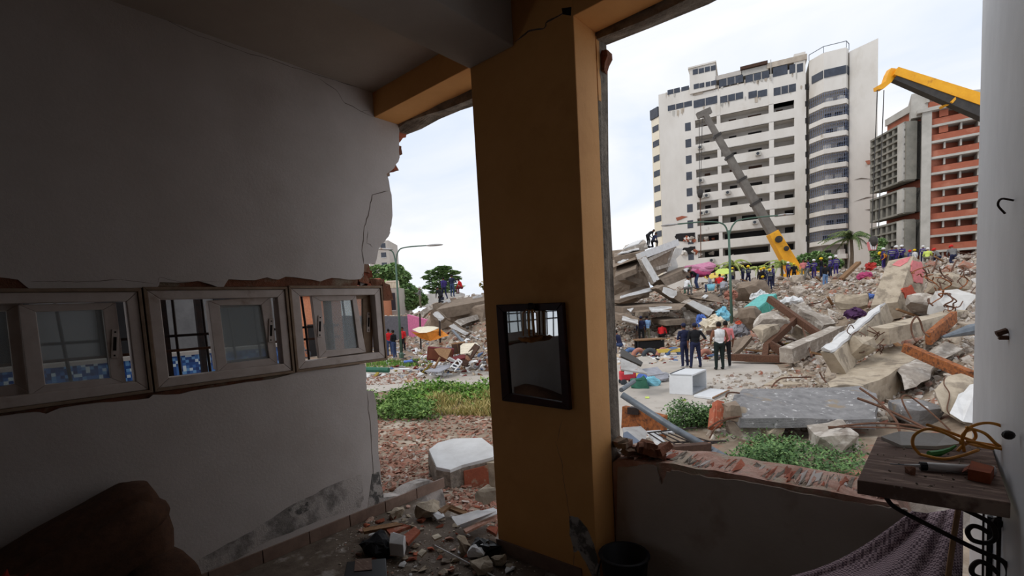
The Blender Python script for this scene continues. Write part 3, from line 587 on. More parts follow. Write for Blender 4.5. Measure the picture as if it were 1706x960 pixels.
e = [T(1612, 800), T(1650, 808), T(1656, 796), T(1618, 785)]; MB().slab([p+Vector((0, 0, .032)) for p in e], .031, n=Vector((0, 0, 1))).build('carton', 'orange_box', ob)
MB().slab([e[0]+Vector((0, 0, .033)), e[0]*.55+e[3]*.45+Vector((0, 0, .033)), e[0]*.55+e[3]*.45+Vector((-.012, 0, .02)), e[0]+Vector((-.012, 0, .02))], .0015).build('flap', 'orange_box', ob)
pb = MB(); vs, fs = hull_rock(5, 12); pb.add([v*.028+T(1516, 785, .009) for v in vs], fs); o = pb.build('pebble', 'raw_brick'); tag(o, 'small brown rubble lump on the shelf next to the syringe', 'rubble')
rb = random.Random(9); m = MB()
for k in range(70):
    p = T(rb.uniform(1460, 1640), rb.uniform(745, 815), .001); vs, fs = hull_rock(k, 7); s = rb.uniform(.003, .009); m.add([v*s+p for v in vs], fs)
o = m.build('shelf_grit', 'rough_concrete'); tag(o, 'fine grit and crumbs scattered over the wooden shelf', 'debris', kind='stuff')
yc = thing('yellow_cable', T(1590, 745), 'tangled yellow cable with green plug hanging over the shelf', 'cable')
for k, pts in enumerate([[T(1532, 757, .01), T(1521, 742, .04), T(1524, 725, .09), T(1545, 715, .11), T(1575, 722, .1), T(1600, 735, .06), T(1625, 742, .03), T(1655, 748, .02)], [T(1600, 740, .05), T(1612, 715, .1), T(1640, 705, .12), T(1668, 710, .11), T(1682, 727, .09), T(1680, 745, .06), T(1655, 742, .05), T(1610, 735, .06)], [T(1532, 757, .008), T(1570, 765, .006), T(1600, 760, .008), T(1630, 750, .02)], [T(1606, 752, .02), T(1604, 725, .08), T(1620, 716, .09), T(1625, 730, .06), T(1605, 742, .04), T(1595, 752, .02)], [T(1545, 708, .13), T(1570, 716, .1), T(1602, 728, .07), T(1640, 742, .05), T(1678, 750, .05)], [T(1610, 712, .11), T(1640, 722, .09), T(1660, 740, .06), T(1676, 748, .04)]]):
    MB().tube(curve_pts(pts, 6), .0048, 6).build('strand', 'cable_yellow', yc, smooth=True)
MB().tube([T(1548, 757, .01), T(1565, 755, .012), T(1582, 749, .02), T(1592, 743, .03)], [.011, .01, .006, .004], 7).build('plug', 'cable_green', yc)
MB().sph(onx(1680, 725, .17), (.013, .012, .012), 8, 6).build('clamp', 'iron', yc)
# draped checked cloth under the shelf
cl_ = thing('draped_cloth', (-.2, 2.2, .3), 'crumpled mauve checked cloth draped from the parapet end to the floor', 'cloth')
rows = []; nU, nV = 26, 22
topc = [ony(1520, 852, 2.28), ony(1550, 856, 2.3), ony(1575, 851, 2.3), ony(1605, 848, 2.28)]
botc = [ony(1290, 965, 1.95), ony(1390, 985, 1.85), ony(1480, 1000, 1.8), ony(1600, 1000, 2.0)]
def lerp4(c, t): t *= 3; i = min(int(t), 2); return c[i].lerp(c[i+1], t-i)
m = MB()
for i in range(nV+1):
    v_ = i/nV
    for j in range(nU+1):
        u_ = j/nU; p = lerp4(topc, u_).lerp(lerp4(botc, u_), v_)
        w_ = math.sin(u_*15+v_*1.5)*.03+math.sin(u_*31+1.2)*.012; p = p+Vector((0, -1, .3))*w_*(.25+v_)+Vector((0, 0, -.05*math.sin(v_*math.pi)))
        m.v.append(p)
for i in range(nV):
    for j in range(nU): k = i*(nU+1)+j; m.f.append((k, k+1, k+nU+2, k+nU+1)); m.m.append(0)
M('check_cloth', (156, 134, 140), None, bump=.1, rough=.95)
_t = MATS['check_cloth'].node_tree; _ck = _t.nodes.new('ShaderNodeTexChecker'); _ck.inputs['Scale'].default_value = 130; _ck.inputs[1].default_value = lin((176, 154, 158)); _ck.inputs[2].default_value = lin((96, 78, 86))
_t.links.new([n for n in _t.nodes if n.type == 'NEW_GEOMETRY'][0].outputs['Position'], _ck.inputs['Vector']); _t.links.new(_ck.outputs[0], _t.nodes['Principled BSDF'].inputs['Base Color'])
o = m.build('cloth_sheet', 'check_cloth', cl_, smooth=True); md = o.modifiers.new('thick', 'SOLIDIFY'); md.thickness = .004
st = MB().tube([ony(1597, 845, 2.12), ony(1588, 900, 2.08), ony(1576, 985, 2.02)], .008, 6).build('wooden_stick', 'timber'); tag(st, 'thin wooden stick standing in front of the checked cloth', 'stick')
# indoor debris
def chunk(name, px, py, z, size, mat, seed, label, cat, flat=1.0, group=None, jitter=.0, cuts=2, tilt=.4, pos=None):
    p = pos or onz(px, py, z); r = random.Random(seed); vs, fs = hull_rock(seed, 14, 1, 1, 1); R_ = rot_rand(r, tilt)
    m = MB().add([R_@Vector((v.x*size[0], v.y*size[1], v.z*size[2]))+p+Vector((0, 0, size[2]*.35)) for v in vs], fs)
    o = m.build(name, mat); tag(o, label, cat, group)
    if cuts: rough(o, min(size)*.16, cuts, seed, 1.6/max(size)*2)
    return o
def plate(name, quad, z, th, mat, label, cat, group=None, tiltz=(0, 0, 0, 0)):
    q = [onz(a, b, z+t) for (a, b), t in zip(quad, tiltz)]; o = MB().slab(q, th, n=Vector((0, 0, 1))).build(name, mat); return tag(o, label, cat, group)
chunk('stone_lump', 715, 862, .0, (.2, .17, .15), 'concrete_dusty', 3, 'large crumbly beige stone lump on the floor by the skirting', 'stone')
chunk('stone_lump', 660, 862, .0, (.12, .09, .09), 'concrete_dusty', 8, 'small beige stone lump next to the skirting tiles', 'stone')
chunk('stone_lump', 772, 922, .0, (.085, .085, .14), 'concrete_dusty', 12, 'upright pale stone lump near the thin white rod', 'stone', tilt=.1)
chunk('stone_lump', 804, 950, .0, (.16, .13, .08), 'concrete_dusty', 15, 'flat beige stone lump at the pillar foot', 'stone')
chunk('stone_lump', 812, 835, -.05, (.2, .16, .14), 'concrete_dusty', 18, 'mossy beige lump at the doorway edge beside the pillar', 'stone')
chunk('stone_lump', 832, 940, .0, (.1, .08, .07), 'concrete_dusty', 21, 'small stone lump pressed against the pillar skirting', 'stone')
bx = thing('white_carton', onz(660, 930, 0), 'small white paper carton standing on the debris floor', 'carton')
q = [(650, 925), (673, 928), (677, 912), (656, 905)]; bs = [onz(a, b, .03) for a, b in q]; MB().slab([p+Vector((0, 0, .075)) for p in bs], .075, n=Vector((0, 0, 1))).build('carton_body', 'white', bx)
a_ = [p+Vector((0, 0, .078)) for p in bs]; MB().slab([a_[0], a_[1], a_[1]*.5+a_[2]*.5+Vector((0, 0, .03)), a_[0]*.5+a_[3]*.5+Vector((0, 0, .03))], .002).build('flap', 'white', bx)
dk = thing('black_case', onz(607, 945, 0), 'black plastic case lying open on the floor at the frame edge', 'case')
q = [onz(a, b, .1) for a, b in [(570, 972), (645, 965), (643, 930), (578, 936)]]; MB().slab(q, .03, n=Vector((0, 0, 1))).build('lid', 'black_plastic', dk, bevel=.004)
MB().slab([p+Vector((.0, 0, -.032)) for p in q], .065, n=Vector((0, 0, 1))).build('tray', 'black_plastic', dk, bevel=.004)
MB().slab([onz(a, b, .104) for a, b in [(590, 952), (620, 949), (619, 930), (592, 932)]], .006, n=Vector((0, 0, 1))).build('latch_plate', 'shelf_wood', dk)
rd = MB().tube([onz(724, 909, .03), onz(826, 962, .02)], .0045, 6).build('white_rod', 'white'); tag(rd, 'thin white plastic rod lying across the floor debris', 'rod')
plate('white_sheet', [(756, 862), (822, 846), (836, 853), (770, 880)], .09, .006, 'white', 'crumpled white board sheet on the debris by the pillar', 'board', tiltz=(0, .02, .03, -.02))
plate('white_sheet', [(752, 862), (795, 850), (826, 852), (762, 876)], .1, .004, 'white', 'folded white paper sheet resting on the white board', 'paper', tiltz=(.02, .03, .02, .01))
plate('pink_strip', [(772, 882), (826, 858), (828, 861), (776, 887)], .08, .015, 'pink_brick', 'narrow pink wooden strip below the white board', 'strip')
for k, (q, lb) in enumerate([([(695, 841), (716, 843), (724, 852), (705, 852)], 'white glazed tile shard lying above the big stone lump'), ([(717, 853), (737, 852), (741, 861), (729, 866)], 'white glazed tile shard lying beside the big stone lump'), ([(695, 922), (703, 914), (711, 918), (702, 927)], 'square cream tile shard lying near the white carton'), ([(719, 893), (730, 889), (736, 894), (724, 899)], 'cream tile shard lying between stone lump and rod')]):
    plate('tile_shard', q, .05, .012, 'white' if k < 2 else 'mattress', lb, 'tile', tiltz=(0, .01, .02, 0))
for k, (q, lb, mt) in enumerate([([(640, 878), (668, 872), (684, 876), (650, 890)], 'broad salmon roof tile piece near the skirting', 'terracotta'), ([(668, 895), (690, 878), (700, 884), (680, 905)], 'salmon roof tile piece lying beneath the big stone lump', 'terracotta'), ([(745, 846), (748, 840), (778, 852), (776, 858)], 'brown wooden batten lying on the doorway debris', 'timber'), ([(730, 850), (744, 840), (750, 843), (736, 855)], 'short wooden batten crossing the brown batten', 'timber'), ([(604, 880), (660, 870), (672, 874), (606, 886)], 'long grey timber piece along the skirting tiles', 'timber'), ([(810, 880), (826, 890), (830, 878), (815, 876)], 'terracotta piece touching the pillar edge', 'terracotta')]):
    plate('broken_batten' if mt == 'timber' else 'roof_tile_piece', q, .06, .02, mt, lb, 'timber' if mt == 'timber' else 'tile', tiltz=(0, .02, .02, .01))
cb = thing('crumpled_bag', onz(800, 920, 0), 'crumpled dark plastic bag with white print near the pillar', 'bag')
o = MB().sph(onz(806, 915, .04), (.09, .07, .05), 14, 9).build('bag_body', 'black_plastic', cb); rough(o, .04, 0, 3, 22)
o = MB().sph(onz(795, 918, .06), (.05, .05, .025), 12, 7).build('white_print', 'white', cb); rough(o, .03, 0, 6, 25)
cb = thing('dark_garment', onz(625, 905, 0), 'dark crumpled garment heaped beside the black case', 'garment')
o = MB().sph(onz(628, 912, .04), (.13, .09, .06), 16, 10).build('fabric', 'black_cloth', cb); rough(o, .05, 0, 4, 14)
M_ = [('terracotta', 0), ('concrete_dusty', 1), ('white', 2), ('rough_concrete', 3), ('pink_brick', 4)]
rb = random.Random(31); frag_meshes = []
for k in range(8):
    vs, fs = hull_rock(100+k, 11, 1, .8, .45); frag_meshes.append((vs, fs))
shared = {}
def frag(k, mat):
    if (k, mat) not in shared: shared[(k, mat)] = me_from(frag_meshes[k][0], frag_meshes[k][1], [mat], name='fragment')
    return shared[(k, mat)]
for k in range(150):
    px, py = rb.uniform(590, 850), rb.uniform(838, 962)
    p = onz(px, py, 0)
    if p.x < XL+.03 or p.y > 2.5 or (p.x > -2.05 and p.y > 2.0) or p.y < .6: continue
    mt = rb.choice(['terracotta', 'concrete_dusty', 'concrete_dusty', 'rough_concrete', 'white', 'terracotta', 'pink_brick'])
    o = bpy.data.objects.new('floor_fragment', frag(rb.randrange(8), mt)); COL.objects.link(o); s = rb.uniform(.02, .075)
    o.scale = (s, s, s*rb.uniform(.5, 1)); o.rotation_euler = (rb.uniform(-.3, .3), rb.uniform(-.3, .3), rb.uniform(0, 6)); o.location = (p.x, p.y, s*.15)
    mn = {'terracotta': 'terracotta', 'concrete_dusty': 'beige mortar', 'rough_concrete': 'grey concrete', 'white': 'white tile', 'pink_brick': 'pinkish brick'}[mt]; tag(o, 'small %s fragment on the room floor inside the doorway' % mn, 'fragment', mn+' fragments on the room floor')
m = MB()
for k in range(1500):
    p = onz(rb.uniform(560, 900), rb.uniform(835, 985), 0)
    if p.x < XL+.02 or p.y > 2.33 or (p.x > -2.02 and p.y > 2.06): continue
    vs, fs = frag_meshes[rb.randrange(8)]; s = rb.uniform(.005, .02); R_ = rot_rand(rb, .5); m.add([R_@(v*s)+p for v in vs], fs)
o = m.build('floor_grit', 'rubble_mix', fix=False); tag(o, 'gritty crumbs of plaster and brick over the room floor', 'debris', kind='stuff')
# ================================================================== GROUND OUTSIDE
G0 = -1.1
TC = [-700, 300, 560, 640, 700, 760, 830, 1000, 1080, 1150, 1230, 1300, 1380, 1450, 1540, 1620, 1900]
TD = [0, 2.7, 4, 6, 9, 12, 15, 18, 22, 26, 30, 35, 40, 46, 60, 90, 260]
_fl = [-.35, -.35, -.5, -.72, -1.02, -1.1, -1.1, -1.1, -1.1, -1.1, -1.1, -1.1]
TZ = {
 -700: _fl+[-1.1]*5, 300: _fl+[-1.1]*5,
 560: [-.12, -.12, -.34, -.62, -1.0, -1.1, -1.1, -1.1, -1.1, -1.1, -1.1, -1.1, -1.0, .6, -1.0, -1.1, -1.1],
 640: [-.06, -.06, -.3, -.6, -1.0, -1.1, -1.1, -1.1, -1.1, -1.1, -1.1, -1.1, -1.1, 1.3, .5, -1, -1.1],
 700: [-.05, -.05, -.28, -.6, -1.0, -1.1, -1.1, -1.1, -1.1, -1.1, -1.05, -.6, -.2, 1.6, 1.2, -1, -1.1],
 760: [-.05, -.05, -.28, -.62, -1.0, -1.1, -1.1, -1.1, -1.1, -1.0, -.2, 1.2, 2.3, 2.6, 1.5, -1, -1.1],
 830: [-.1, -.1, -.35, -.7, -1.02, -1.1, -1.1, -1.1, -1.1, -.9, .2, 1.8, 2.8, 3.0, 2.0, -1, -1.1],
 1000: [-1.1]*8+[-1.1, -1.05, -.7, -.3, .8, 2.0, 2.2, 1.0, -.5],
 1080: [-1.1]*8+[-1.1, -1.05, -.8, -.3, .6, 1.6, 2.4, 1.6, .5],
 1150: [-1.1]*8+[-1.1, -1.0, -.5, .4, 1.5, 2.3, 2.7, 2.2, 1],
 1230: [-1.1]*7+[-1.1, -1.0, -.7, .0, .9, 1.9, 2.6, 2.9, 2.4, 1],
 1300: [-1.1]*7+[-1.05, -.75, -.2, .5, 1.3, 2.2, 2.8, 3.1, 2.6, 1],
 1380: [-1.1]*6+[-1.0, -.75, -.2, .5, 1.1, 1.8, 2.5, 3.1, 3.3, 2.6, 1],
 1450: [-1.1]*4+[-1.1, -1.05, -.55, .0, .7, 1.2, 1.7, 2.3, 2.8, 3.3, 3.5, 2.6, 1],
 1540: [-1.1, -1.1, -1.1, -1.1, -1.05, -.85, -.2, .5, 1.2, 1.6, 2.1, 2.6, 3.1, 3.6, 3.7, 2.6, 1],
 1620: [-1.1, -1.1, -1.1, -1.0, -.65, -.05, .5, 1.1, 1.7, 2.2, 2.7, 3.2, 3.6, 4.0, 4.0, 2.6, 1],
 1900: [-1.1, -1.1, -1.1, -1.0, -.6, 0, .5, 1.1, 1.7, 2.2, 2.7, 3.2, 3.6, 4.0, 4.0, 2.6, 1]}
_TZ = np.array([TZ[c] for c in TC])
def tz0(x, y):
    d = max(.01, x*FH.x+y*FH.y); l = x*RH.x+y*RH.y
    c = min(max(CX+F*l/d, TC[0]), TC[-1]-1e-3); dd = min(max(d, 0), TD[-1]-1e-3)
    i = max(k for k in range(len(TC)-1) if TC[k] <= c); j = max(k for k in range(len(TD)-1) if TD[k] <= dd)
    a = (c-TC[i])/(TC[i+1]-TC[i]); b = (dd-TD[j])/(TD[j+1]-TD[j])
    return float(_TZ[i, j]*(1-a)*(1-b)+_TZ[i+1, j]*a*(1-b)+_TZ[i, j+1]*(1-a)*b+_TZ[i+1, j+1]*a*b)
def lump(x, y):
    """how rubbly the ground is there: none on the street and lawn, strong on the mounds"""
    d = x*FH.x+y*FH.y; z = tz0(x, y)
    k = min(1, max(0, (z-G0)*1.2)) if d > 12 else (min(1, max(0, (z-G0)*2))*.25)
    return k
def tz(x, y):
    z = tz0(x, y); k = lump(x, y)
    if k > 0:
        z += k*(noise.noise((x*.35, y*.35, 1.3))*.55+noise.noise((x*.9, y*.9, 4.1))*.28+noise.noise((x*2.2, y*2.2, 7.7))*.12)
    return z
def hit(px, py, dmin=2.6, dmax=120):
    """first ground point along a view ray"""
    r = ray(px, py); d = dmin
    while d < dmax:
        p = CAM+r*d
        if p.z <= tz(p.x, p.y): return p
        d *= 1.012
    return None
# one polar sheet of ground
dl = [2.2]
while dl[-1] < 240: dl.append(dl[-1]*1.022+.012)
cols = list(range(-640, 540, 60))+list(range(540, 1720, 7))+list(range(1720, 1900, 30))
m = MB(); nc = len(cols)
for d in dl:
    for c in cols:
        l = (c-CX)/F*d; p = FH*d+RH*l; p = Vector((p.x, p.y, 0))
        if p.y < 2.5 and p.x > -3.4 : p.y = max(p.y, 2.36) if p.x > -3.25 else p.y
        z = tz(p.x, p.y)
        p.z = min(z, -.02) if p.y < 2.6 else z
        m.v.append(p)
for i in range(len(dl)-1):
    for j in range(nc-1): k = i*nc+j; m.f.append((k, k+1, k+nc+1, k+nc)); m.m.append(0)
g_ = m.build('ground', 'soil', fix=False, smooth=False); g_['kind'] = 'structure'; sl(g_, 'dusty bare soil rising into mounds of pulverised rubble')
# concrete street
def flat(name, px, z, mat, label, th=.06):
    q = [onz(a, b, z) for a, b in px]; o = MB().slab(q, th, n=Vector((0, 0, 1))).build(name, mat); o['kind'] = 'structure'; return sl(o, label)
flat('road', [(900, 770), (1120, 720), (1275, 640), (1340, 604), (1300, 588), (1215, 583), (1100, 588), (1000, 592), (905, 600)], G0+.03, 'road', 'pale concrete street slab where the men stand')
flat('path', [(560, 662), (640, 652), (700, 640), (840, 642), (900, 640), (900, 622), (760, 616), (640, 612), (560, 612)], G0+.03, 'road', 'dusty concrete path beyond the overgrown grass')
flat('pavement', [(1272, 641), (1400, 640), (1420, 625), (1345, 605)], G0+.035, 'concrete_dusty', 'rough pavement edge beside the rubble')
# ---- vegetation on the ground
def blades(name, regions, n, mat, label, h=(.1, .3), w=.012, seed=1, cat='grass', zf=None, curl=.5):
    r = random.Random(seed); m = MB()
    for k in range(n):
        rg = regions[r.randrange(len(regions))]; t = r.random(); u = r.random()
        a = Vector(rg[0]).lerp(Vector(rg[1]), t); b = Vector(rg[3]).lerp(Vector(rg[2]), t); q = a.lerp(b, u)
        p = onz(q.x, q.y, G0); p.z = tz(p.x, p.y)
        cl = .5+noise.noise((p.x*.8, p.y*.8, seed))*.9
        if r.random() > cl+.25: continue
        hh = r.uniform(*h)*(.5+cl); an = r.uniform(0, 6.28); dx = Vector((math.cos(an), math.sin(an), 0)); ln = Vector((r.uniform(-1, 1), r.uniform(-1, 1), 0))*hh*curl; s = dx*w*r.uniform(.6, 1.4)
        mid = p+Vector((0, 0, hh*.6))+ln*.4; tip = p+Vector((0, 0, hh))+ln
        m.add([p-s, p+s, mid+s*.8, mid-s*.8, tip], [(0, 1, 2, 3), (3, 2, 4)])
    o = m.build(name, mat, fix=False); return tag(o, label, cat, kind='stuff')
def leafy(name, regions, n, mat, label, h, size, seed):
    r = random.Random(seed); m = MB()
    for k in range(n):
        rg = regions[r.randrange(len(regions))]; t = r.random(); a = Vector(rg[0]).lerp(Vector(rg[1]), t); b = Vector(rg[3]).lerp(Vector(rg[2]), t); q = a.lerp(b, r.random()); q = q+Vector((r.gauss(0, 7), r.gauss(0, 2.2)))
        p = onz(q.x, q.y, G0); p.z = tz(p.x, p.y); cl = .5+noise.noise((p.x*1.1, p.y*1.1, seed))*.9+noise.noise((p.x*3.1, p.y*3.1, seed))*.5
        if cl < .24: continue
        p.z += h*r.random()*cl*1.6; d = Vector((r.uniform(-1, 1), r.uniform(-1, 1), r.uniform(-.3, .8))).normalized(); s = d.cross(Vector((r.uniform(-.6, .6), r.uniform(-.6, .6), 1))).normalized(); z = size*r.uniform(.5, 1.4)
        m.add([p, p+d*z*.5+s*z*.35, p+d*z*1.2, p+d*z*.5-s*z*.35], [(0, 1, 2, 3)])
    return tag(m.build(name, mat, fix=False), label, 'scrub', kind='stuff')
leafy('weeds', [((600, 700), (725, 704), (712, 664), (600, 662))], 6000, 'leaf_mid', 'tall dark green weeds beyond the brick rubble', .3, .085, 2)
blades('grass', [((720, 692), (835, 697), (835, 664), (715, 664))], 3400, 'grass_dry', 'straw coloured dry grass next to the green weeds', (.08, .3), .012, 3, curl=.8)
leafy('creeping_weeds', [((640, 672), (835, 672), (835, 644), (690, 646))], 5200, 'leaf_bright', 'bright green creeping weeds bordering the path', .2, .1, 4)
blades('verge_grass', [((610, 614), (720, 610), (715, 601), (610, 604))], 1500, 'leaf_bright', 'thin green verge grass beyond the path', (.06, .22), .025, 5)
leafy('scrub', [((1190, 800), (1330, 800), (1320, 742), (1200, 735)), ((1105, 720), (1205, 712), (1205, 698), (1120, 706))], 9000, 'leaf_dark', 'dense leafy green scrub growing just outside the parapet', .3, .05, 6)  # real scrub, thickened with dark leaves to stand in for shade
leafy('low_scrub', [((1240, 805), (1440, 800), (1430, 750), (1240, 740))], 4200, 'leaf_dark', 'low scrub below the grey concrete beam, kept dark in place of shade', .2, .045, 7)  # dark leaves stand in for the shadow under the beam
# ================================================================== TOWERS
def plane_dir(vpx, vpy):
    v = ray(vpx, vpy); v.z = 0; return v.normalized()
class Facade:
    """vertical plane through a point, u to the picture's right, v = height above base z"""
    def __init__(s, px, py, d, vp, z0):
        s.o = at(px, py, d); s.u = -plane_dir(*vp); s.n = Vector((s.u.y, -s.u.x, 0))   # n points to the viewer
        if s.n.dot(CAM-s.o) < 0: s.n = -s.n
        s.z0 = z0; s.o.z = z0
    def uv(s, px, py):
        r = ray(px, py); t = (s.o-CAM).dot(s.n)/r.dot(s.n); p = CAM+r*t; return (p-s.o).dot(s.u), p.z-s.z0
    def P(s, u, v, dep=0): return s.o+s.u*u+Vector((0, 0, v))-s.n*dep
    def box(s, m, u0, u1, v0, v1, d0, d1, mi=0):
        return m.hexa([s.P(u, v, d) for v in (v0, v1) for u, d in ((u0, d0), (u1, d0), (u1, d1), (u0, d1))], mi)
    def part(s, name, mat, parent, u0, u1, v0, v1, d0, d1): return s.box(MB(), u0, u1, v0, v1, d0, d1).build(name, mat, parent)
BZ = 1.6
tw = Facade(1105, 440, 88, (-780, 606), BZ)
TW = thing('apartment_tower', tw.o, 'white damaged apartment tower with rows of recessed balconies', 'building')
U = lambda x, y=300: tw.uv(x, y)[0]
V = lambda x, y: tw.uv(x, y)[1]
u_l, u_a0, u_a1, u_b0, u_b1, u_c0, u_c1, u_r = 0, U(1160), U(1196), U(1202), U(1282), U(1290), U(1324), U(1343)
v_hi, v_lo = V(1241.5, 188.7), V(1241.5, 387.8); FLH = (v_hi-v_lo)/7.0
v_row = lambda k: v_hi-FLH*k-FLH*.28      # sill level (top of parapet) of balcony row k (0 = top)
VTOP = V(1200, 137)
NROW = 10
DEP = 2.2
# body behind the recesses
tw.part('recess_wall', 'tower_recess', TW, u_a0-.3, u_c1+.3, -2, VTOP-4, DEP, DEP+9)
tw.part('wall', 'tower_white', TW, u_l, u_a0, -2, V(1130, 150), 0, 11)
tw.part('pier', 'tower_white', TW, u_a1, u_b0, -2, VTOP-1, 0, DEP+1)
tw.part('pier', 'tower_white', TW, u_b1, u_c0, -2, VTOP-1, 0, DEP+1)
tw.part('pier', 'tower_white', TW, u_c1, u_r, -2, VTOP+1.6, 0, DEP+6)
rb = random.Random(2)
opening_h = FLH*.46
def win(u0, u1, v0, v1, d=-.03, mat='glass_dark', mull=0):
    w = tw.part('window', mat, TW, u0, u1, v0, v1, d, d+.12)
    for k in range(mull):
        uu = u0+(u1-u0)*(k+1)/(mull+1); tw.part('mullion', 'tower_recess', w, uu-.05, uu+.05, v0, v1, d-.03, d+.02)
    return w
def acu(u, v, d=-.55):
    a = tw.part('air_conditioner', 'far_concrete', TW, u, u+.8, v, v+.6, d, d+.5)
    m = MB(); c = tw.P(u+.33, v+.3, d-.01); m.lathe(c, [(.24, 0), (.24, .02)], 10, ax=Matrix((tw.u, Vector((0, 0, 1)), tw.n)).transposed()); m.build('fan_grille', 'tyre_dark', a)
for k in range(NROW):
    v = v_row(k)
    for (a, b, nm) in ((u_a0, u_a1, 'A'), (u_b0, u_b1, 'B'), (u_c0, u_c1, 'C')):
        broken = (nm == 'A' and k >= 8)
        if not (broken and nm == 'A' and k == 8 and False):
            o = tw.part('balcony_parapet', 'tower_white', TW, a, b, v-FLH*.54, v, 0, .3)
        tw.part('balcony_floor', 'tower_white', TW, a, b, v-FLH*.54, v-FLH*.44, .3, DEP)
        # doors and windows at the back of the recess
        if nm == 'A': segs = [(.35, .62)] if k < 6 else [(.28, .95)]
        elif nm == 'B': segs = [(.17, .33), (.58, .86)] if k < 6 else ([(.17, .3), (.42, .97)] if k == 6 else [(.04, .97)])
        else: segs = [] if k in (1, 2, 3, 4) else ([(.55, .97)] if k else [(.15, .5)])
        for s0, s1 in segs:
            full = (nm == 'B' and s0 > .5 and k < 6)
            win(a+(b-a)*s0, a+(b-a)*s1, v+(opening_h*.35 if full else -.6), v+opening_h*(.72 if k < 6 or full else .9), DEP-.04, 'opening_dark' if k % 3 or k > 5 else 'dark_timber')
    if k in (1, 3, 4, 5): acu(u_a0+.4, v-1.0)
    if k in (4, 5): acu(u_a1-2.2, v-.9)
    if k == 4: acu(u_b0+.6, v-.9)
    if k in (2,): acu(u_b1-2.0, v-.9)
    if k == 6: acu(u_b1-2.6, v-.8); acu(u_b1-1.4, v-.8)
    if k == 8: acu(u_a1-1.6, v-.9)
    # lintel band above the opening is the next parapet; small square windows on the blank wall
    w = win(U(1143.5), U(1153), v-.2, v+FLH*.42)
    tw.part('lintel', 'tower_white', TW, u_a0, u_c1, v+FLH*.46, v+FLH*.5, .0, .3)
# upper bands: strip windows in white wall
va = v_row(0)+FLH*.46
tw.part('upper_wall', 'tower_white', TW, u_a0, u_c1, va, VTOP-1.0, .05, 9)
def strip(x0, x1, y0, y1, mull=0, mat='glass_dark'):
    u0, u1 = U(x0, (y0+y1)/2), U(x1, (y0+y1)/2); v0, v1 = V((x0+x1)/2, y1), V((x0+x1)/2, y0); return win(u0, u1, v0, v1, -.03, mat, mull)
for x0, x1, y0, y1, mu in [(1112.5, 1153, 172, 181, 2), (1155.5, 1195, 163.5, 176, 1), (1200, 1238, 157, 168, 2), (1247, 1261, 152, 163, 0), (1262.5, 1278, 150, 161, 0), (1289, 1326, 143, 156, 2), (1112, 1133, 148, 156, 1), (1135, 1148, 144, 151, 0), (1198, 1238, 129, 141, 2), (1242, 1282, 122, 133.5, 2)]: strip(x0, x1, y0, y1, mu)
# roof storey left: penthouse box
ph = [U(1153), U(1195)]; tw.part('penthouse', 'tower_white', TW, ph[0], ph[1], V(1174, 152), V(1174, 110), -.25, 6)
for x0, x1, y0, y1 in [(1154.5, 1163, 117.5, 126), (1164.5, 1173, 116, 124), (1174.5, 1183, 113.5, 121.5), (1184.5, 1193, 111.5, 119.5), (1155.5, 1164, 142, 150), (1165, 1173, 140.5, 148), (1175.5, 1183, 138.5, 146), (1184.5, 1193, 136.5, 144)]: tw.part('window', 'glass_dark', TW, U(x0, 120), U(x1, 120), V(x0, y1), V(x0, y0), -.32, -.2)
tw.part('penthouse_cornice', 'tower_white', TW, ph[0]-.2, ph[1]+.2, V(1174, 110), V(1174, 107.5), -.5, 6)
tw.part('roof_shack', 'tower_recess', TW, U(1196), U(1238), V(1216, 128.5), V(1216, 121), .0, 6); tw.part('roof_shack', 'far_concrete', TW, U(1239), U(1282), V(1260, 121.5), V(1260, 112), .0, 6)
o = tw.part('sheet_roof', 'dark_timber', TW, U(1236), U(1281), V(1258, 112), V(1258, 107), -.4, 6); 
tw.part('upper_block', 'tower_white', TW, u_b1, u_r, va, V(1320, 115), .02, 8)
for x0, x1, y0, y1 in [(1287.5, 1312, 109.5, 126), (1315, 1325, 107.5, 122), (1327.5, 1338, 106, 120)]: strip(x0, x1, y0, y1)
tw.part('roof_band', 'tower_stain', TW, u_b1-.2, u_r+.2, V(1315, 106), V(1315, 97), -.15, 8)
tw.part('roof_pipe', 'far_concrete', TW, U(1285.5), U(1286.8), V(1286, 135), V(1286, 100), -.3, -.1)
# left narrow side with cream panels and stacked windows, turned away
sd = Vector(tw.P(0, 0)); sdir = -plane_dir(2600, 420)
sdw = (tw.n*-1+tw.u*-.35).normalized()
sw = 5.2
class Side(Facade):
    def __init__(s, o, u): s.o = o.copy(); s.u = u; s.n = Vector((u.y, -u.x, 0)); s.z0 = BZ
sdf = Side(tw.P(0, 0), (-(tw.n)*0.8-tw.u*1.0).normalized()); sdf.n = -sdf.n if sdf.n.dot(CAM-sdf.o) < 0 else sdf.n
ul = sdf.uv(1088, 300)[0]
sdf.part('side_wall', 'tower_cream', TW, 0.05, ul, -2, sdf.uv(1096, 195)[1], 0, 3)
o = sdf.part('side_canopy', 'glass_dark', TW, .1, ul*1.05, sdf.uv(1096, 195)[1]+.05, sdf.uv(1096, 178)[1], -.2, 3)
for k in range(9):
    y = 212.5+k*25.4; sdf.part('window', 'glass_dark', TW, ul*.08, ul*.85, sdf.uv(1096, y+5)[1], sdf.uv(1096, y-5)[1], -.06, .1)
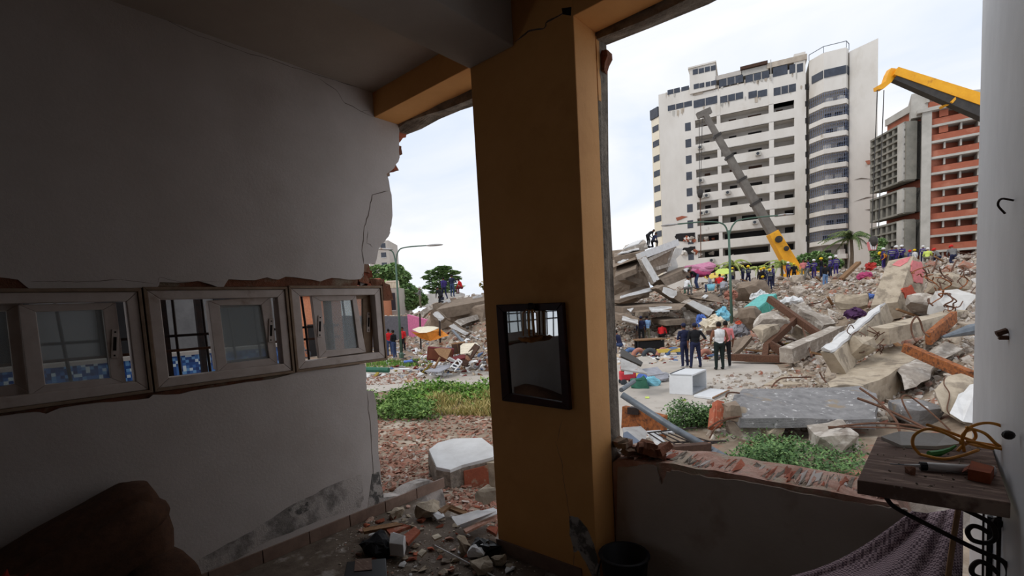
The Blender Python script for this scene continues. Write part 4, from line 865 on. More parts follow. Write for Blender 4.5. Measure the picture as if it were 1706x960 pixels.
# broken holes low on the blank wall, shade painted as flat dark patches
for k, (x0, x1, y0, y1) in enumerate([(1124, 1158, 389, 402), (1136, 1158, 412, 424)]):
    q = jag([(x0, y0+5), (x0+3, y0+1), (x0+12, y0), (x1, y0-1.5), (x1, y1-2), (x0+14, y1), (x0+4, y1-1), (x0, y0+5)], .8, 3, k)[:-1]; m = MB().prism([tw.P(*tw.uv(a, b), dep=-.04) for a, b in q], -tw.n*-.06); m.build('hole_shade_patch', 'opening_dark', TW)
m = MB().prism([tw.P(*tw.uv(a, b), dep=-.05) for a, b in [(1126, 363), (1136, 360), (1146, 361), (1134, 366), (1128, 368)]], tw.n*.02); m.build('spalled_patch', 'red_brick_far', TW)
for k in range(26):   # hanging debris in the opened flats
    x, y = (rb.uniform(1126, 1158), rb.choice([rb.uniform(396, 402), rb.uniform(419, 424)])) if k < 12 else (rb.uniform(1160, 1330), rb.choice([rb.uniform(395, 405), rb.uniform(418, 428)]))
    u, v = tw.uv(x, y); c = tw.P(u, v, rb.uniform(.3, 1.6) if k >= 12 else -.1); vs, fs = hull_rock(k, 10); s_ = rb.uniform(.4, 1.1); R_ = rot_rand(rb); MB().add([R_@(w*s_)+c for w in vs], fs).build('debris', rb.choice(['tower_recess', 'concrete', 'terracotta', 'tower_white']), TW)
# weather stains under the roof storeys
for x0, x1, y0, y1 in [(1155, 1172, 152, 160), (1258, 1263, 163, 171)]:
    u0, u1 = U(x0, 200), U(x1, 200); tw.part('weather_stain', 'tower_stain', TW, u0, u1, V(x0, y1), V(x0, y0), -.012, .0)
rs = random.Random(6)
for k in range(46):
    x = rs.uniform(1108, 1340); yt = (156-(x-1110)*.165 if rs.random() < .5 else 186-(x-1110)*.19)+rs.uniform(-2, 2); w = rs.uniform(1, 5); h = rs.uniform(4, 13); pj = []
    for a, b in [(x, yt), (x+w*.5, yt-1), (x+w, yt), (x+w*.9, yt+h*.5), (x+w*.6, yt+h), (x+w*.4, yt+h*.6), (x+w*.1, yt+h*.8)]: u_, v_ = tw.uv(a, b); pj.append(tw.P(u_, v_, -.02))
    MB().prism(pj, tw.n*.008).build('weather_stain', 'tower_stain' if k % 3 else 'far_concrete', TW)
# slot of small windows between the pier and the balcony bay
for k in range(10):
    y = 145+k*28.2; tw.part('window', 'opening_dark', TW, U(1342), U(1347.5), V(1344, y+4), V(1344, y-5), -.03, .1)
# ---- balcony bay with faceted front
bay_l, bay_m, bay_r = U(1349), U(1370), U(1413)
bulge = 1.6
def bay_poly(v, out=0.0, ins=0):
    return [tw.P(bay_l-out*.3, v, .2+ins), tw.P(bay_m, v, -bulge-out+ins), tw.P(bay_r-.5, v, -bulge-out+ins), tw.P(bay_r+out*.3, v, -.4+ins), tw.P(bay_r, v, 5), tw.P(bay_l, v, 5)]
vb_top = V(1385, 92)
def bay_part(name, mat, v0, v1, out=0, ins=0, parent=TW): return MB().prism(bay_poly(v0, out, ins), (0, 0, v1-v0)).build(name, mat, parent)
yb = [157, 183, 208, 233.5, 259, 284, 309, 334, 359, 384.5, 409.5]   # opening tops at x=1385
FB = (V(1385, 157)-V(1385, 384.5))/9
vb0 = V(1385, 157)
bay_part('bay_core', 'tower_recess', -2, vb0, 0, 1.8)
bay_part('bay_wall', 'tower_white', vb0, vb_top)
for k in range(11):
    vt = vb0-FB*k
    bay_part('balcony_slab', 'tower_white', vt-FB*.98, vt-FB*.68, .15)
    g = bay_poly(vt-FB*.68, -.05); h = FB*.68
    for (a, b, nb) in ((g[0], g[1], 7), (g[1], g[2], 13), (g[2], g[3], 3)):
        if k < 10:
            m = MB()
            for q in range(nb): c = a.lerp(b, (q+.5)/nb); m.bar(c, c+Vector((0, 0, h)), .04, .04)
            for q in range(3): z = Vector((0, 0, h*(q+.5)/3)); m.bar(a+z, b+z, .04, .04)
            m.build('grille', 'grille_blue', TW)
    for q in range(2):
        c = (g[1].lerp(g[2], .25+.5*q+rb.uniform(-.1, .1)))-tw.n*.9
        MB().obox(c+Vector((0, 0, .4)), (.9, .5, .8), Matrix.Rotation(rb.random(), 3, 'Z')).build('balcony_clutter', rb.choice(['far_concrete', 'tower_white', 'opening_dark']), TW)
    c = g[1].lerp(g[2], .7)-tw.n*2.0; MB().bar(c, c+Vector((0, 0, h)), 2.2, .2, tw.n).build('doorway', 'opening_dark', TW)
# bay window band near top
for (i, t0, t1) in ((0, .2, .95), (1, .02, .98), (2, .1, .9)):
    a = bay_poly(V(1385, 134), .05)[i]; b = bay_poly(V(1385, 134), .05)[i+1]; h = V(1385, 119)-V(1385, 132)
    p, q = a.lerp(b, t0), a.lerp(b, t1); MB().bar(p+Vector((0, 0, h*.5)), q+Vector((0, 0, h*.5)), .12, h).build('window', 'glass_dark', TW)
g = bay_poly(vb_top)
for i in range(3): MB().bar(g[i]+Vector((0, 0, .9)), g[i+1]+Vector((0, 0, .9)), .08, .08).build('roof_rail', 'metal_grey', TW)
for i in range(4): MB().bar(g[i], g[i]+Vector((0, 0, .9)), .08, .08).build('rail_post', 'metal_grey', TW)
# blade wall at the end
bl0, bl1 = U(1413, 250), U(1457, 250)
q = [tw.P(bl0, -2, -.9), tw.P(bl1, -2, -1.6), tw.P(bl1+.05, V(1459, 72), -1.6), tw.P(bl0, V(1415, 90), -.9)]
MB().prism(q, -tw.n*5).build('blade_wall', 'tower_white', TW)
q2 = [tw.P(bl0+.5, V(1420, 100), -1.02), tw.P(bl1, V(1458, 84), -1.66), tw.P(bl1, V(1458, 80), -1.66), tw.P(bl0+.5, V(1420, 96), -1.02)]
for x, y, pts in [(0, 0, [(1438, 272), (1444, 271), (1452, 272), (1451, 277), (1442, 278)]), (0, 0, [(1420, 302), (1432, 299.5), (1448, 302), (1432, 301)]), (0, 0, [(1420, 338), (1440, 331.5), (1455, 330.5), (1440, 333)]), (0, 0, [(1437, 352), (1448, 351), (1452, 354), (1446, 353)])]:
    r = []
    for a, b in pts:
        u, v = tw.uv(a, b); fr = (u-bl0)/(bl1-bl0); r.append(tw.P(u, v, -.9-.7*fr-.06))
    MB().prism(r, tw.n*.03).build('crack', 'red_brick_far' if pts[0][1] in (272,) else 'crack_dark', TW)
# ---- red brick block at the right
rf = Facade(1533, 400, 60, (-260, 577), 1.5)
RB = thing('brick_block', rf.o, 'red brick and concrete slab block with open balconies beside the tower', 'building')
UR = lambda x, y=300: rf.uv(x, y)[0]
VR = lambda x, y: rf.uv(x, y)[1]
r_v0, r_v1 = VR(1590, 243), VR(1590, 385)       # tops of brick bands 2 and 8
FR = (r_v0-r_v1)/5.35
ur1 = UR(1660)
rf.part('core', 'opening_dark', RB, .8, ur1, -3, VR(1590, 150), 3.2, 10)
for k in range(-2, 8):
    v = r_v0-FR*k
    rf.part('brick_band', 'red_brick_far', RB, .9, ur1, v-FR*.48, v-FR*.08, 0, .35)
    rf.part('floor_slab', 'far_concrete', RB, .5, ur1, v-FR*.62, v-FR*.48, -.25, 3.2)
    rf.part('back_wall', 'mid_grey' if k > 0 else 'red_brick_far', RB, .9, ur1, v-FR*.03, v+FR*.4, 3.0, 3.2)
    for t in (.2, .45, .72, .98): rf.part('divider', 'far_concrete', RB, .9+(ur1-.9)*t, .9+(ur1-.9)*t+.18, v-FR*.03, v+FR*.38, .1, 3.1)
    if k < 0:
        rf.part('infill', 'red_brick_far', RB, UR(1545), UR(1546+6), v-FR*.03, v+FR*.38, .0, .3); rf.part('infill', 'red_brick_far', RB, UR(1563), UR(1578), v-FR*.03, v+FR*.38, 0, .3)
rf.part('roof_slab', 'far_concrete', RB, -.5, ur1, r_v0+FR*2.4, r_v0+FR*2.62, -.6, 9)
rf.part('roof_block', 'far_concrete', RB, -1, .8, r_v0+FR*2.3, VR(1533, 152), .4, 6)
rf.part('corner_column', 'far_concrete', RB, 0, .9, -3, r_v0+FR*2.4, -.35, 1.0)
lfu = plane_dir(960, 510); 
class LF(Facade):
    def __init__(s, o, u, z0): s.o = o.copy(); s.u = -u; s.n = Vector((s.u.y, -s.u.x, 0)); s.z0 = z0; s.n = -s.n if s.n.dot(CAM-s.o) < 0 else s.n
lf = LF(rf.P(0, 0, -.2), lfu, 1.5)
uL = lf.uv(1467, 300)[0]
lf.part('side_wall', 'red_brick_far', RB, uL*1.0, 0, -3, lf.uv(1525, 168)[1]-.3, .8, 8)
lf.part('side_cornice', 'far_concrete', RB, uL, 0.0, lf.uv(1525, 178)[1], lf.uv(1525, 166)[1], .5, 8)
# projecting concrete grids
for (y0, y1, x0, x1, nx, ny) in [(203, 299, 1468, 1526, 6, 4), (313, 353, 1468, 1526, 6, 1), (366, 425, 1468, 1526, 6, 2)]:
    u0, u1 = lf.uv(x0, 330)[0], lf.uv(x1, 330)[0]; v0, v1 = lf.uv(x1, y1)[1], lf.uv(x1, y0)[1]; w_ = u1-u0
    lf.part('grid_panel', 'opening_dark', RB, u0, u1, v0, v1, -.2, .6)
    lf.part('grid_end', 'far_concrete', RB, lf.uv(1517, 330)[0], u1, v0, v1, -1.6, .6)
    for k in range(nx+1): lf.part('grid_upright', 'grid_concrete', RB, u0+w_*k/nx-.22, u0+w_*k/nx+.22, v0, v1, -1.3, -.1)
    for k in range(ny*2+1): lf.part('grid_beam', 'grid_concrete', RB, u0, u1, v0+(v1-v0)*k/(ny*2)-.12, v0+(v1-v0)*k/(ny*2)+.12, -1.45, -.1)
# ---- low buildings far left seen through the gap
def simple_house(name, px0, px1, pyb, pyt, d, mat, label, roof=None, depth=6, wins=(), rail=None, cat='house', z0=None):
    a = at(px0, pyb, d); b = at(px1, pyb, d); u = b-a; u.z = 0; zb = a.z if z0 is None else z0; zt = at((px0+px1)/2, pyt, d).z; n = Vector((-u.y, u.x, 0)).normalized()
    n = n if n.dot(FH) > 0 else -n
    t = thing(name, Vector(((a.x+b.x)/2, (a.y+b.y)/2, zb)), label, cat)
    V3 = lambda p, z: Vector((p.x, p.y, z))
    MB().hexa([V3(p, z) for z in (zb, zt) for p in (a, b, b+n*depth, a+n*depth)]).build('wall', mat, t)
    if roof:
        rt = zt+roof[1]; o_ = n*.5; MB().prism([V3(a-o_-u*.03, zt), V3(b-o_+u*.03, zt), V3(b-o_+u*.03, zt+.15), V3(b+n*depth*.5, rt), V3(a+n*depth*.5, rt), V3(a-o_-u*.03, zt+.15)][:0] or [V3(a-o_, zt), V3(a-o_, zt+.15), V3(a+n*depth*.5, rt), V3(a+n*depth, zt)], u).build('roof', roof[0], t)
    for (x0, x1, y0, y1) in wins:
        p, q = a+u*x0-n*.03, a+u*x1-n*.03; za, zb2 = zb+(zt-zb)*y0, zb+(zt-zb)*y1
        w = MB().hexa([V3(r, z) for z in (za, zb2) for r in (p, q, q+n*.1, p+n*.1)]).build('window', 'glass_dark', t)
        MB().hexa([V3(r, z) for z in (za-.12, za) for r in (p-n*.06, q-n*.06, q+n*.05, p+n*.05)]).build('sill', 'white', w)
    if rail:
        m = MB()
        for k in range(9): p = a+u*(k/8); MB().bar(V3(p, zt), V3(p, zt+rail), .12, .12).build('baluster', 'tower_cream', t)
        MB().bar(V3(a, zt+rail), V3(b, zt+rail), .2, .16).build('handrail', 'tower_cream', t)
    return t
simple_house('orange_cottage', 588, 622, 530, 480, 50, 'house_orange', 'orange cottage with tiled gable just beyond the broken wall', ('roof_tile', 1.2), 8, z0=-1.1)
simple_house('balcony_house', 648, 668, 530, 480, 58, 'tower_recess', 'small grey house with white rooftop balustrade', None, 7, [(.25, .65, .55, .9)], .8, z0=-1.1)
simple_house('far_tower', 618, 652, 470, 402, 150, 'tower_recess', 'distant grey tower block above the left tree', None, 12, [(.6, .85, .91, .97), (.6, .85, .8, .86), (.6, .85, .68, .74), (.1, .3, .55, .7)], cat='building', z0=-1.1)
simple_house('far_house', 700, 768, 512, 489, 75, 'white_plaster', 'pale low house behind the rubble and spreading tree', None, 8, [(.5, .6, .3, .7)])
# painted walls along the far side
def wallpx(name, px0, px1, d0, d1, top0, top1, mat, label, th=.2):
    a, b = at(px0, 560, d0), at(px1, 560, d1); za, zb = at(px0, top0, d0).z, at(px1, top1, d1).z; n = Vector((-(b-a).y, (b-a).x, 0)).normalized()*th
    V3 = lambda p, z: Vector((p.x, p.y, z))
    o = MB().hexa([V3(a, G0), V3(b, G0), V3(b+n, G0), V3(a+n, G0), V3(a, za), V3(b, zb), V3(b+n, zb), V3(a+n, za)]).build(name, mat); return tag(o, label, 'wall')
wallpx('boundary_wall', 560, 681, 40, 40, 526, 527, 'grey_wall', 'dark grey boundary wall behind the men in red shirts')
wallpx('boundary_wall', 681, 730, 40, 37, 524, 538, 'pink_wall', 'bright pink painted wall beside the orange awning')
# ================================================================== CRANES AND STREET LAMPS
def taper_bar(m, a, b, wa, ha, wb, hb, mi=0, up=Vector((0, 0, 1))):
    a, b = Vector(a), Vector(b); d = (b-a).normalized(); sd_ = d.cross(up).normalized(); u = sd_.cross(d)
    q = lambda p, w, h: [p-sd_*w/2-u*h/2, p+sd_*w/2-u*h/2, p+sd_*w/2+u*h/2, p-sd_*w/2+u*h/2]
    return m.hexa(q(a, wa, ha)+q(b, wb, hb), mi)
DC = 58
c4 = lambda x, y, d: at(1060+x/2.286, 40+y/2.286, d)
cr = thing('mobile_crane', c4(640, 990, DC), 'mobile crane with grey telescopic boom raised before the white tower', 'crane')
base = c4(640, 990, DC); base.z = tz(base.x, base.y)-1; cr.location = base
A, B_, C_ = c4(628, 990, DC), c4(517, 795, DC), c4(262, 345, DC)
bd = (B_-A).normalized()
taper_bar(MB(), A, B_, 1.5, 1.5, 1.2, 1.15).build('boom_base', 'crane_yellow', cr, bevel=.05)
pts = [B_.lerp(C_, t) for t in (0, .25, .45, .64, .82, 1)]
for k in range(5): taper_bar(MB(), pts[k], pts[k+1], .92-.09*k, .92-.09*k, .9-.09*k, .9-.09*k).build('boom_section', 'crane_grey', cr)
for k in range(1, 5): taper_bar(MB(), pts[k]-bd*.15, pts[k]+bd*.15, 1.1-.08*k, 1.15-.08*k, 1.1-.08*k, 1.15-.08*k).build('boom_collar', 'crane_dark', cr)
h = MB(); h.obox(c4(258, 340, DC), (1.7, .5, .7), Matrix.Rotation(YAW, 3, 'Z')@Matrix.Rotation(-.35, 3, 'Y')); h.build('boom_head', 'crane_grey', cr)
nn = (CAM-B_).normalized()
for x, y, r in ((543, 820, .42), (572, 855, .3)): MB().lathe(c4(x, y, DC-.9), [(r, 0), (r, .15), (r*.4, .18)], 12, ax=nn.to_track_quat('Z', 'Y').to_matrix()).build('pulley', 'crane_dark', cr)
for dx in (0, 12): MB().tube([c4(240+dx, 350, DC), c4(241+dx*.3, 632, DC)], .035, 4).build('hoist_cable', 'crane_dark', cr)
MB().sph(c4(243, 645, DC), (.35, .35, .6), 8, 6).build('hook_block', 'crane_dark', cr); MB().tube([c4(244, 655, DC), c4(246, 890, DC)], .05, 4).build('load_line', 'rust', cr)
MB().box(base-Vector((2.2, 2.2, 0)), base+Vector((2.2, 2.2, 1.6))).build('turntable', 'crane_yellow', cr)
D2 = 40
c3 = lambda x, y, d=D2: at(1450+x/2.742, 100+y/2.742, d)
c2_ = thing('crane_boom', c3(640, 330), 'yellow and black crane boom reaching in from behind the white wall', 'crane')
a, b = c3(108, 68), c3(760, 296, 38)
taper_bar(MB(), a+Vector((0, 0, .18)), b+Vector((0, 0, .3)), .75, .62, .85, 1.0).build('boom_top', 'crane_yellow', c2_)
taper_bar(MB(), a-Vector((0, 0, .3)), b-Vector((0, 0, .75)), .62, .4, .7, 1.2).build('boom_underside', 'crane_dark', c2_)
MB().prism([c3(96, 36), c3(116, 38), c3(118, 70), c3(98, 100), c3(62, 130), c3(36, 134), c3(34, 118), c3(70, 98), c3(82, 62)], FH*.5).build('boom_head', 'crane_yellow', c2_)
taper_bar(MB(), c3(344, 208, 39.4), c3(392, 152, 39.4), .18, 1.1, .18, 1.1, up=FH).build('boom_strap', 'crane_yellow', c2_)
MB().tube([c3(118, 40), c3(470, 165, 39)], .03, 4).build('stay_cable', 'crane_dark', c2_)
for x0, x1, y1 in ((32, 4, 830), (62, 36, 800)):
    MB().tube([c3(x0, 138), c3(x1, y1)], .035, 4).build('hoist_cable', 'crane_dark', c2_)
hk = at(1455, 408, D2)
MB().sph(hk+Vector((0, 0, .3)), (.34, .3, .45), 10, 7).build('hook_block', 'crane_dark', c2_)
m = MB(); e = [at(1448, 403, D2), at(1463, 403, D2), at(1460, 417, D2), at(1451, 417, D2)]; m.prism(e, FH*.3); m.build('striped_weight', 'shirt_pink', c2_)
for k in range(3): MB().prism([at(1448+k*5, 403, D2-.02), at(1451+k*5, 403, D2-.02), at(1453+k*3, 416, D2-.02), at(1451+k*3, 416, D2-.02)], -FH*.02).build('stripe', 'white', c2_)
def lamp(name, base, top, arms, d, label, r=.075):
    b = at(*base, d); t = at(*top, d); b.z = min(b.z, tz(b.x, b.y)+.0); 
    L_ = thing(name, b, label, 'street lamp')
    MB().tube([b, b.lerp(t, .5), t], [r*1.3, r, r*.8], 8).build('pole', 'pole_green', L_, smooth=True)
    MB().lathe(b, [(r*2.2, 0), (r*2.2, .25), (r*1.4, .35)], 8).build('base', 'pole_green', L_)
    for arm in arms:
        P = curve_pts([t-Vector((0, 0, .3))]+[at(x, y, d) for x, y in arm], 5); MB().tube(P, r*.62, 6).build('arm', 'pole_green', L_, smooth=True)
        e = P[-1]; dr = (P[-1]-P[-4]).normalized(); MB().sph(e-dr*.35, (.55, .14, .07), 10, 6, R=dr.to_track_quat('X', 'Z').to_matrix()).build('lamp_head', 'sheet_metal', L_)
lamp('street_lamp', (1220, 566), (1214, 384), [[(1204, 373), (1169, 370), (1106, 376)], [(1222, 374), (1240, 365), (1318, 357)]], 29, 'green double-armed street lamp rising in front of the rubble mound')
lamp('street_lamp', (669, 594), (659, 432), [[(663, 420), (677, 412), (733, 408)], [(655, 421), (646, 416), (631, 415)]], 29, 'green double-armed street lamp near the men in red', .065)
# ================================================================== COLLAPSED SLABS AND RUBBLE
def crop(ox, oy, s): return lambda x, y, d: at(ox+x/s, oy+y/s, d)
k5, k6, k7, k8, k9 = crop(1020, 390, 5.645), crop(600, 440, 5.333), crop(1380, 390, 5.648), crop(1380, 530, 5.052), crop(1180, 420, 5.332)
k4, k11, k12 = crop(1020, 540, 4.0), crop(600, 600, 5.333), crop(1180, 620, 5.332)
def slabq(name, K, quad, th, mats, label, cat='slab', patches=(), amp=.06, cuts=2, group=None, n=None, seed=1, deep=0):
    q = [K(*p) for p in quad]; n = n or (q[1]-q[0]).cross(q[2]-q[0]).normalized()
    if n.dot(CAM-q[0]) < 0: n = -n
    base = min(q, key=lambda p: p.z); t = thing(name, base, label, cat, group)
    o = (MB().prism(q, FH*deep+Vector((0, 0, deep*.04))) if deep else MB().slab(q, th, n=n)).build('slab_body', mats, t); rough(o, amp, cuts, seed, 1.6)
    for k, pt in enumerate(patches):
        pp = [K(*p) for p in pt]; pj = []
        for i in range(len(pp)):
            a, b = pp[i], pp[(i+1) % len(pp)]
            for s in range(4): pj.append(a.lerp(b, s/4)+(noise.noise_vector((a+b)*3+Vector((s, k, 0)))*.08 if s else Vector()))
        pj = [p+n*(.05+amp*.6) for p in pj]
        MB().prism(pj, -n*.07).build('plaster_patch', 'plaster_patch', t)
    return t
slabq('roof_slab', k5, [(98, 150, 36), (318, 78, 36), (300, 50, 39), (120, 108, 39)], .5, 'concrete', 'topmost tilted concrete slab of the pancaked building', patches=[[(110, 145, 36), (250, 98, 36.2), (290, 62, 38), (180, 95, 38)]])
slabq('roof_slab', k5, [(20, 215, 35), (268, 165, 35), (252, 132, 38), (20, 178, 38)], .6, 'concrete_brown', 'white topped slab just below the topmost tilted slab', patches=[[(50, 200, 35.2), (255, 152, 35.4), (248, 138, 37), (120, 160, 37)]])
slabq('floor_slab', k5, [(20, 310, 34), (250, 225, 34), (240, 172, 37), (20, 245, 37)], .5, 'concrete_brown', 'brown concrete floor slab under the white topped slab', deep=4, patches=[[(50, 275, 34.6), (110, 250, 35), (160, 245, 35), (100, 285, 34.6)]])
slabq('floor_slab', k5, [(30, 400, 33), (215, 325, 33), (245, 240, 36), (40, 300, 36)], .35, 'concrete_brown', 'brown sagging slab soffit over the dark hollow')
t = slabq('coffered_panel', k5, [(255, 225, 34), (605, 85, 38), (515, 345, 38), (440, 385, 35)], .4, 'concrete_brown', 'upended coffered floor panel with white edge leaning on the heap', 'panel')
for k, (a, b) in enumerate([((330, 250, 34.4), (585, 120, 37.7)), ((400, 330, 34.6), (540, 290, 37.6)), ((570, 100, 37.7), (500, 345, 37.6))]): MB().bar(k5(*a), k5(*b), .25, .25, up=FH).build('rib', 'concrete', t)
MB().bar(k5(250, 215, 33.8), k5(608, 82, 37.9), .5, .34, up=FH).build('white_edge', 'plaster_patch', t)
slabq('fallen_column', k5, [(256, 232, 33), (316, 205, 33), (452, 430, 33), (385, 470, 33)], .6, 'concrete', 'square column fallen diagonally with white plaster face', 'column', [[(268, 238, 32.95), (312, 218, 32.95), (440, 425, 32.95), (388, 455, 32.95)]])
slabq('fallen_beam', k5, [(455, 432, 33), (758, 295, 36), (748, 395, 36), (512, 490, 33)], .8, 'concrete_brown', 'long brown beam resting beside the pink bundle', deep=3, cat='beam', patches=[[(665, 335, 34.9), (700, 320, 35.2), (722, 345, 35.2), (690, 362, 34.9)]])
slabq('wall_fragment', k5, [(600, 135, 39), (662, 140, 39), (650, 190, 39), (595, 235, 39), (622, 300, 39), (612, 345, 39), (512, 350, 39), (520, 310, 39)], .3, 'white_plaster', 'jagged white wall fragment standing behind the coffered panel', 'wall', cuts=0)
slabq('floor_slab', k5, [(60, 620, 31), (400, 500, 33), (425, 528, 33), (70, 650, 31)], .6, 'concrete_brown', 'low slab with white plaster strip below the dark hollow', deep=4.5, patches=[[(75, 585, 31), (375, 505, 32.8), (360, 545, 32.6), (75, 610, 30.9)]])
slabq('fallen_beam', k5, [(428, 512, 31), (492, 475, 31), (732, 600, 31), (680, 668, 31)], .7, 'concrete_brown', 'sloping beam with rounded white plaster patch at heap centre', deep=1.6, cat='beam', patches=[[(480, 500, 30.9), (600, 535, 30.9), (605, 565, 30.9), (565, 605, 30.9), (470, 550, 30.9)]])
slabq('fallen_beam', k5, [(695, 652, 30), (758, 620, 30), (966, 715, 30), (905, 782, 30)], .6, 'concrete', 'white plastered beam end sliding towards the street lamp', deep=1.6, cat='beam', patches=[[(700, 655, 29.9), (755, 625, 29.9), (955, 718, 29.9), (905, 775, 29.9)]])
slabq('floor_slab', k5, [(100, 692, 29.5), (560, 664, 30), (690, 655, 30), (640, 712, 29.5), (110, 742, 29.5)], .7, 'concrete_brown', 'long level slab above the two men in the shadow', deep=5, patches=[[(345, 685, 29.5), (560, 680, 29.7), (540, 715, 29.5), (370, 722, 29.4)], [(140, 700, 29.5), (200, 690, 29.5), (180, 722, 29.4)]])
slabq('floor_slab', k5, [(745, 578, 31), (960, 552, 33), (1048, 600, 33), (1022, 642, 31), (752, 600, 31)], .7, 'concrete_brown', 'flat slab lying below the people with the bucket', deep=2.5, patches=[[(835, 600, 31), (870, 575, 31.6), (900, 585, 31.6), (870, 615, 31)]])
slabq('fallen_beam', k5, [(80, 762, 29), (130, 750, 29), (258, 800, 28.5), (250, 862, 28.5), (80, 822, 29)], .6, 'concrete_brown', 'broken beam stub with white patch at the foot of the heap', deep=4, cat='beam', patches=[[(95, 780, 28.9), (240, 815, 28.4), (245, 858, 28.4), (90, 818, 28.9)]])
slabq('floor_slab', k5, [(500, 815, 28.6), (690, 800, 29.5), (690, 852, 29.5), (505, 862, 28.6)], .7, 'concrete_brown', 'short thick slab at street level near the crouching figure', deep=3)
slabq('fallen_beam', k5, [(670, 740, 30.4), (720, 728, 30.6), (900, 780, 30.4), (690, 800, 30.2)], .5, 'concrete', 'wedge of concrete tucked below the white beam end', 'beam')
slabq('floor_slab', k5, [(120, 380, 35), (280, 430, 35), (260, 478, 34.5), (130, 430, 34.5)], .4, 'concrete_brown', 'small broken slab inside the dark hollow', deep=3)
for k, (K, c, r, lb) in enumerate([(k5, (150, 480, 37.5), (2.6, 2, 2.2), 'dark crushed mass under the tilted roof slabs'), (k5, (200, 290, 39.5), (2.6, 1.6, 2.0), 'broken masonry core behind the coffered panel')]):
    vs, fs = hull_rock(60+k, 24, 1, 1, 1, .8); m = MB().add([Vector((v.x*r[0]*1.5, v.y*r[1]*1.5, v.z*r[2]*1.4))+K(*c)+FH*2.5 for v in vs], fs); o = m.build('crushed_masonry', 'concrete_brown'); rough(o, .5, 2, k, .8); tag(o, lb, 'rubble')
slabq('floor_slab', k6, [(680, 405, 31), (1110, 325, 33), (1110, 262, 36), (800, 322, 35)], .7, 'concrete_brown', 'big tilted slab carrying rubble behind the orange awning', patches=[[(720, 335, 33.6), (800, 318, 34), (805, 340, 34), (730, 352, 33.6)], [(1000, 300, 34), (1085, 280, 34.5), (1085, 300, 34.5), (1000, 315, 34)]])
slabq('fallen_beam', k6, [(640, 440, 30), (692, 408, 30), (765, 480, 30), (720, 522, 30)], .5, 'concrete_brown', 'stubby beam with white patch above the awning', 'beam', [[(645, 445, 29.9), (690, 420, 29.9), (750, 480, 29.9), (715, 515, 29.9)]])
slabq('fallen_beam', k6, [(778, 552, 29), (832, 520, 29), (988, 612, 29), (940, 642, 29)], .5, 'concrete_brown', 'sloping beam with white face right of the awning', 'beam', [[(790, 555, 28.9), (830, 530, 28.9), (970, 612, 28.9), (935, 635, 28.9)]])
slabq('floor_slab', k6, [(838, 512, 30), (1098, 425, 33), (1105, 470, 33), (900, 548, 30)], .5, 'concrete', 'second tilted slab below the rubble laden one by the pillar', deep=4)
slabq('fallen_beam', k6, [(528, 432, 33), (620, 368, 33), (642, 400, 33), (560, 472, 33)], .4, 'concrete', 'pale beam end poking over the pink wall', 'beam')
for k, (c, r, lb) in enumerate([((960, 470, 34.5), (2.6, 1.4, 1.2), 'shadowed crushed floors under the big tilted slab'), ((760, 470, 35), (1.6, 1.4, 1.0), 'dark rubble mass behind the stubby beam')]):
    vs, fs = hull_rock(80+k, 24, 1, 1, 1, .8); m = MB().add([Vector((v.x*r[0]*2, v.y*r[1]*2, v.z*r[2]*2))+k6(*c) for v in vs], fs); o = m.build('crushed_masonry', 'concrete_brown'); rough(o, .4, 2, k+5, .8); tag(o, lb, 'rubble')
# ---- leaning block with red paint
lb_ = thing('painted_block', k7(700, 790, 18.6), 'tall leaning concrete block smeared with red paint', 'block')
off = -RH*.72+FH*.35-Vector((0, 0, .1))
nfr = (-FH*.85+RH*.42+Vector((0, 0, .12))).normalized(); _pc = k7(780, 500, 18.6)
def onfr(a, b): r = ray(1380+a/5.648, 390+b/5.648); return CAM+r*((_pc-CAM).dot(nfr)/r.dot(nfr))
fr = [onfr(*p) for p in [(800, 210), (925, 290), (932, 380), (900, 500), (850, 630), (812, 752), (700, 788), (645, 640)]]
o = MB().prism(fr, off).build('block_body', 'concrete_dusty', lb_); rough(o, .03, 2, 3, 2)
for pts in ([(785, 250), (860, 262), (892, 330), (880, 400), (875, 470), (800, 450), (770, 350)], [(690, 510), (770, 480), (815, 560), (845, 600), (790, 640), (715, 600), (685, 545)]):
    pj = jag([(a, b) for a, b in pts]+[pts[0]], 9, 3, 5)[:-1]; P = []
    for a, b in pj:
        P.append(onfr(a, b)+nfr*.05)
    MB().prism(P, -nfr*.05).build('paint_smear', 'coral' if pts[0][0] < 750 else 'shirt_pink', lb_)
_ln = (fr[7]-fr[0]).cross(off).normalized(); _ln = _ln if _ln.dot(CAM-fr[0]) > 0 else -_ln
MB().prism([fr[0]+off*.1+_ln*.03, fr[0].lerp(fr[7], .12)+off*.15+_ln*.03, fr[0].lerp(fr[7], .2)+off*.4+_ln*.03, fr[0].lerp(fr[7], .13)+off*.75+_ln*.03, fr[0].lerp(fr[7], .05)+off*.6+_ln*.03], -_ln*.03).build('paint_smear', 'shirt_pink', lb_)
def beam(name, a, b, w, h, mat, label, cat='beam', up=(0, 0, 1), amp=.04, cuts=3, seed=1, face=None):
    t = thing(name, min(Vector(a), Vector(b), key=lambda p: p.z), label, cat); o = MB().bar(a, b, w, h, up).build('beam_body', mat, t); rough(o, amp, cuts, seed, 2.2)
    if face:
        d = (Vector(b)-Vector(a)).normalized(); sdv = d.cross(Vector(up)).normalized(); u = sdv.cross(d); L_ = (Vector(b)-Vector(a)).length
        P = [Vector(a)+d*L_*.03+sdv*w*.3+u*(h/2), Vector(b)-d*L_*.03+sdv*w*.3+u*(h/2), Vector(b)-d*L_*.1-sdv*w*.42+u*(h/2), Vector(a)+d*L_*.08-sdv*w*.42+u*(h/2)]; m = MB().prism([p+u*.02 for p in P], u*.04); q = m.build('plaster_face', face, t); rough(q, .04, 3, seed, 3)
    return t
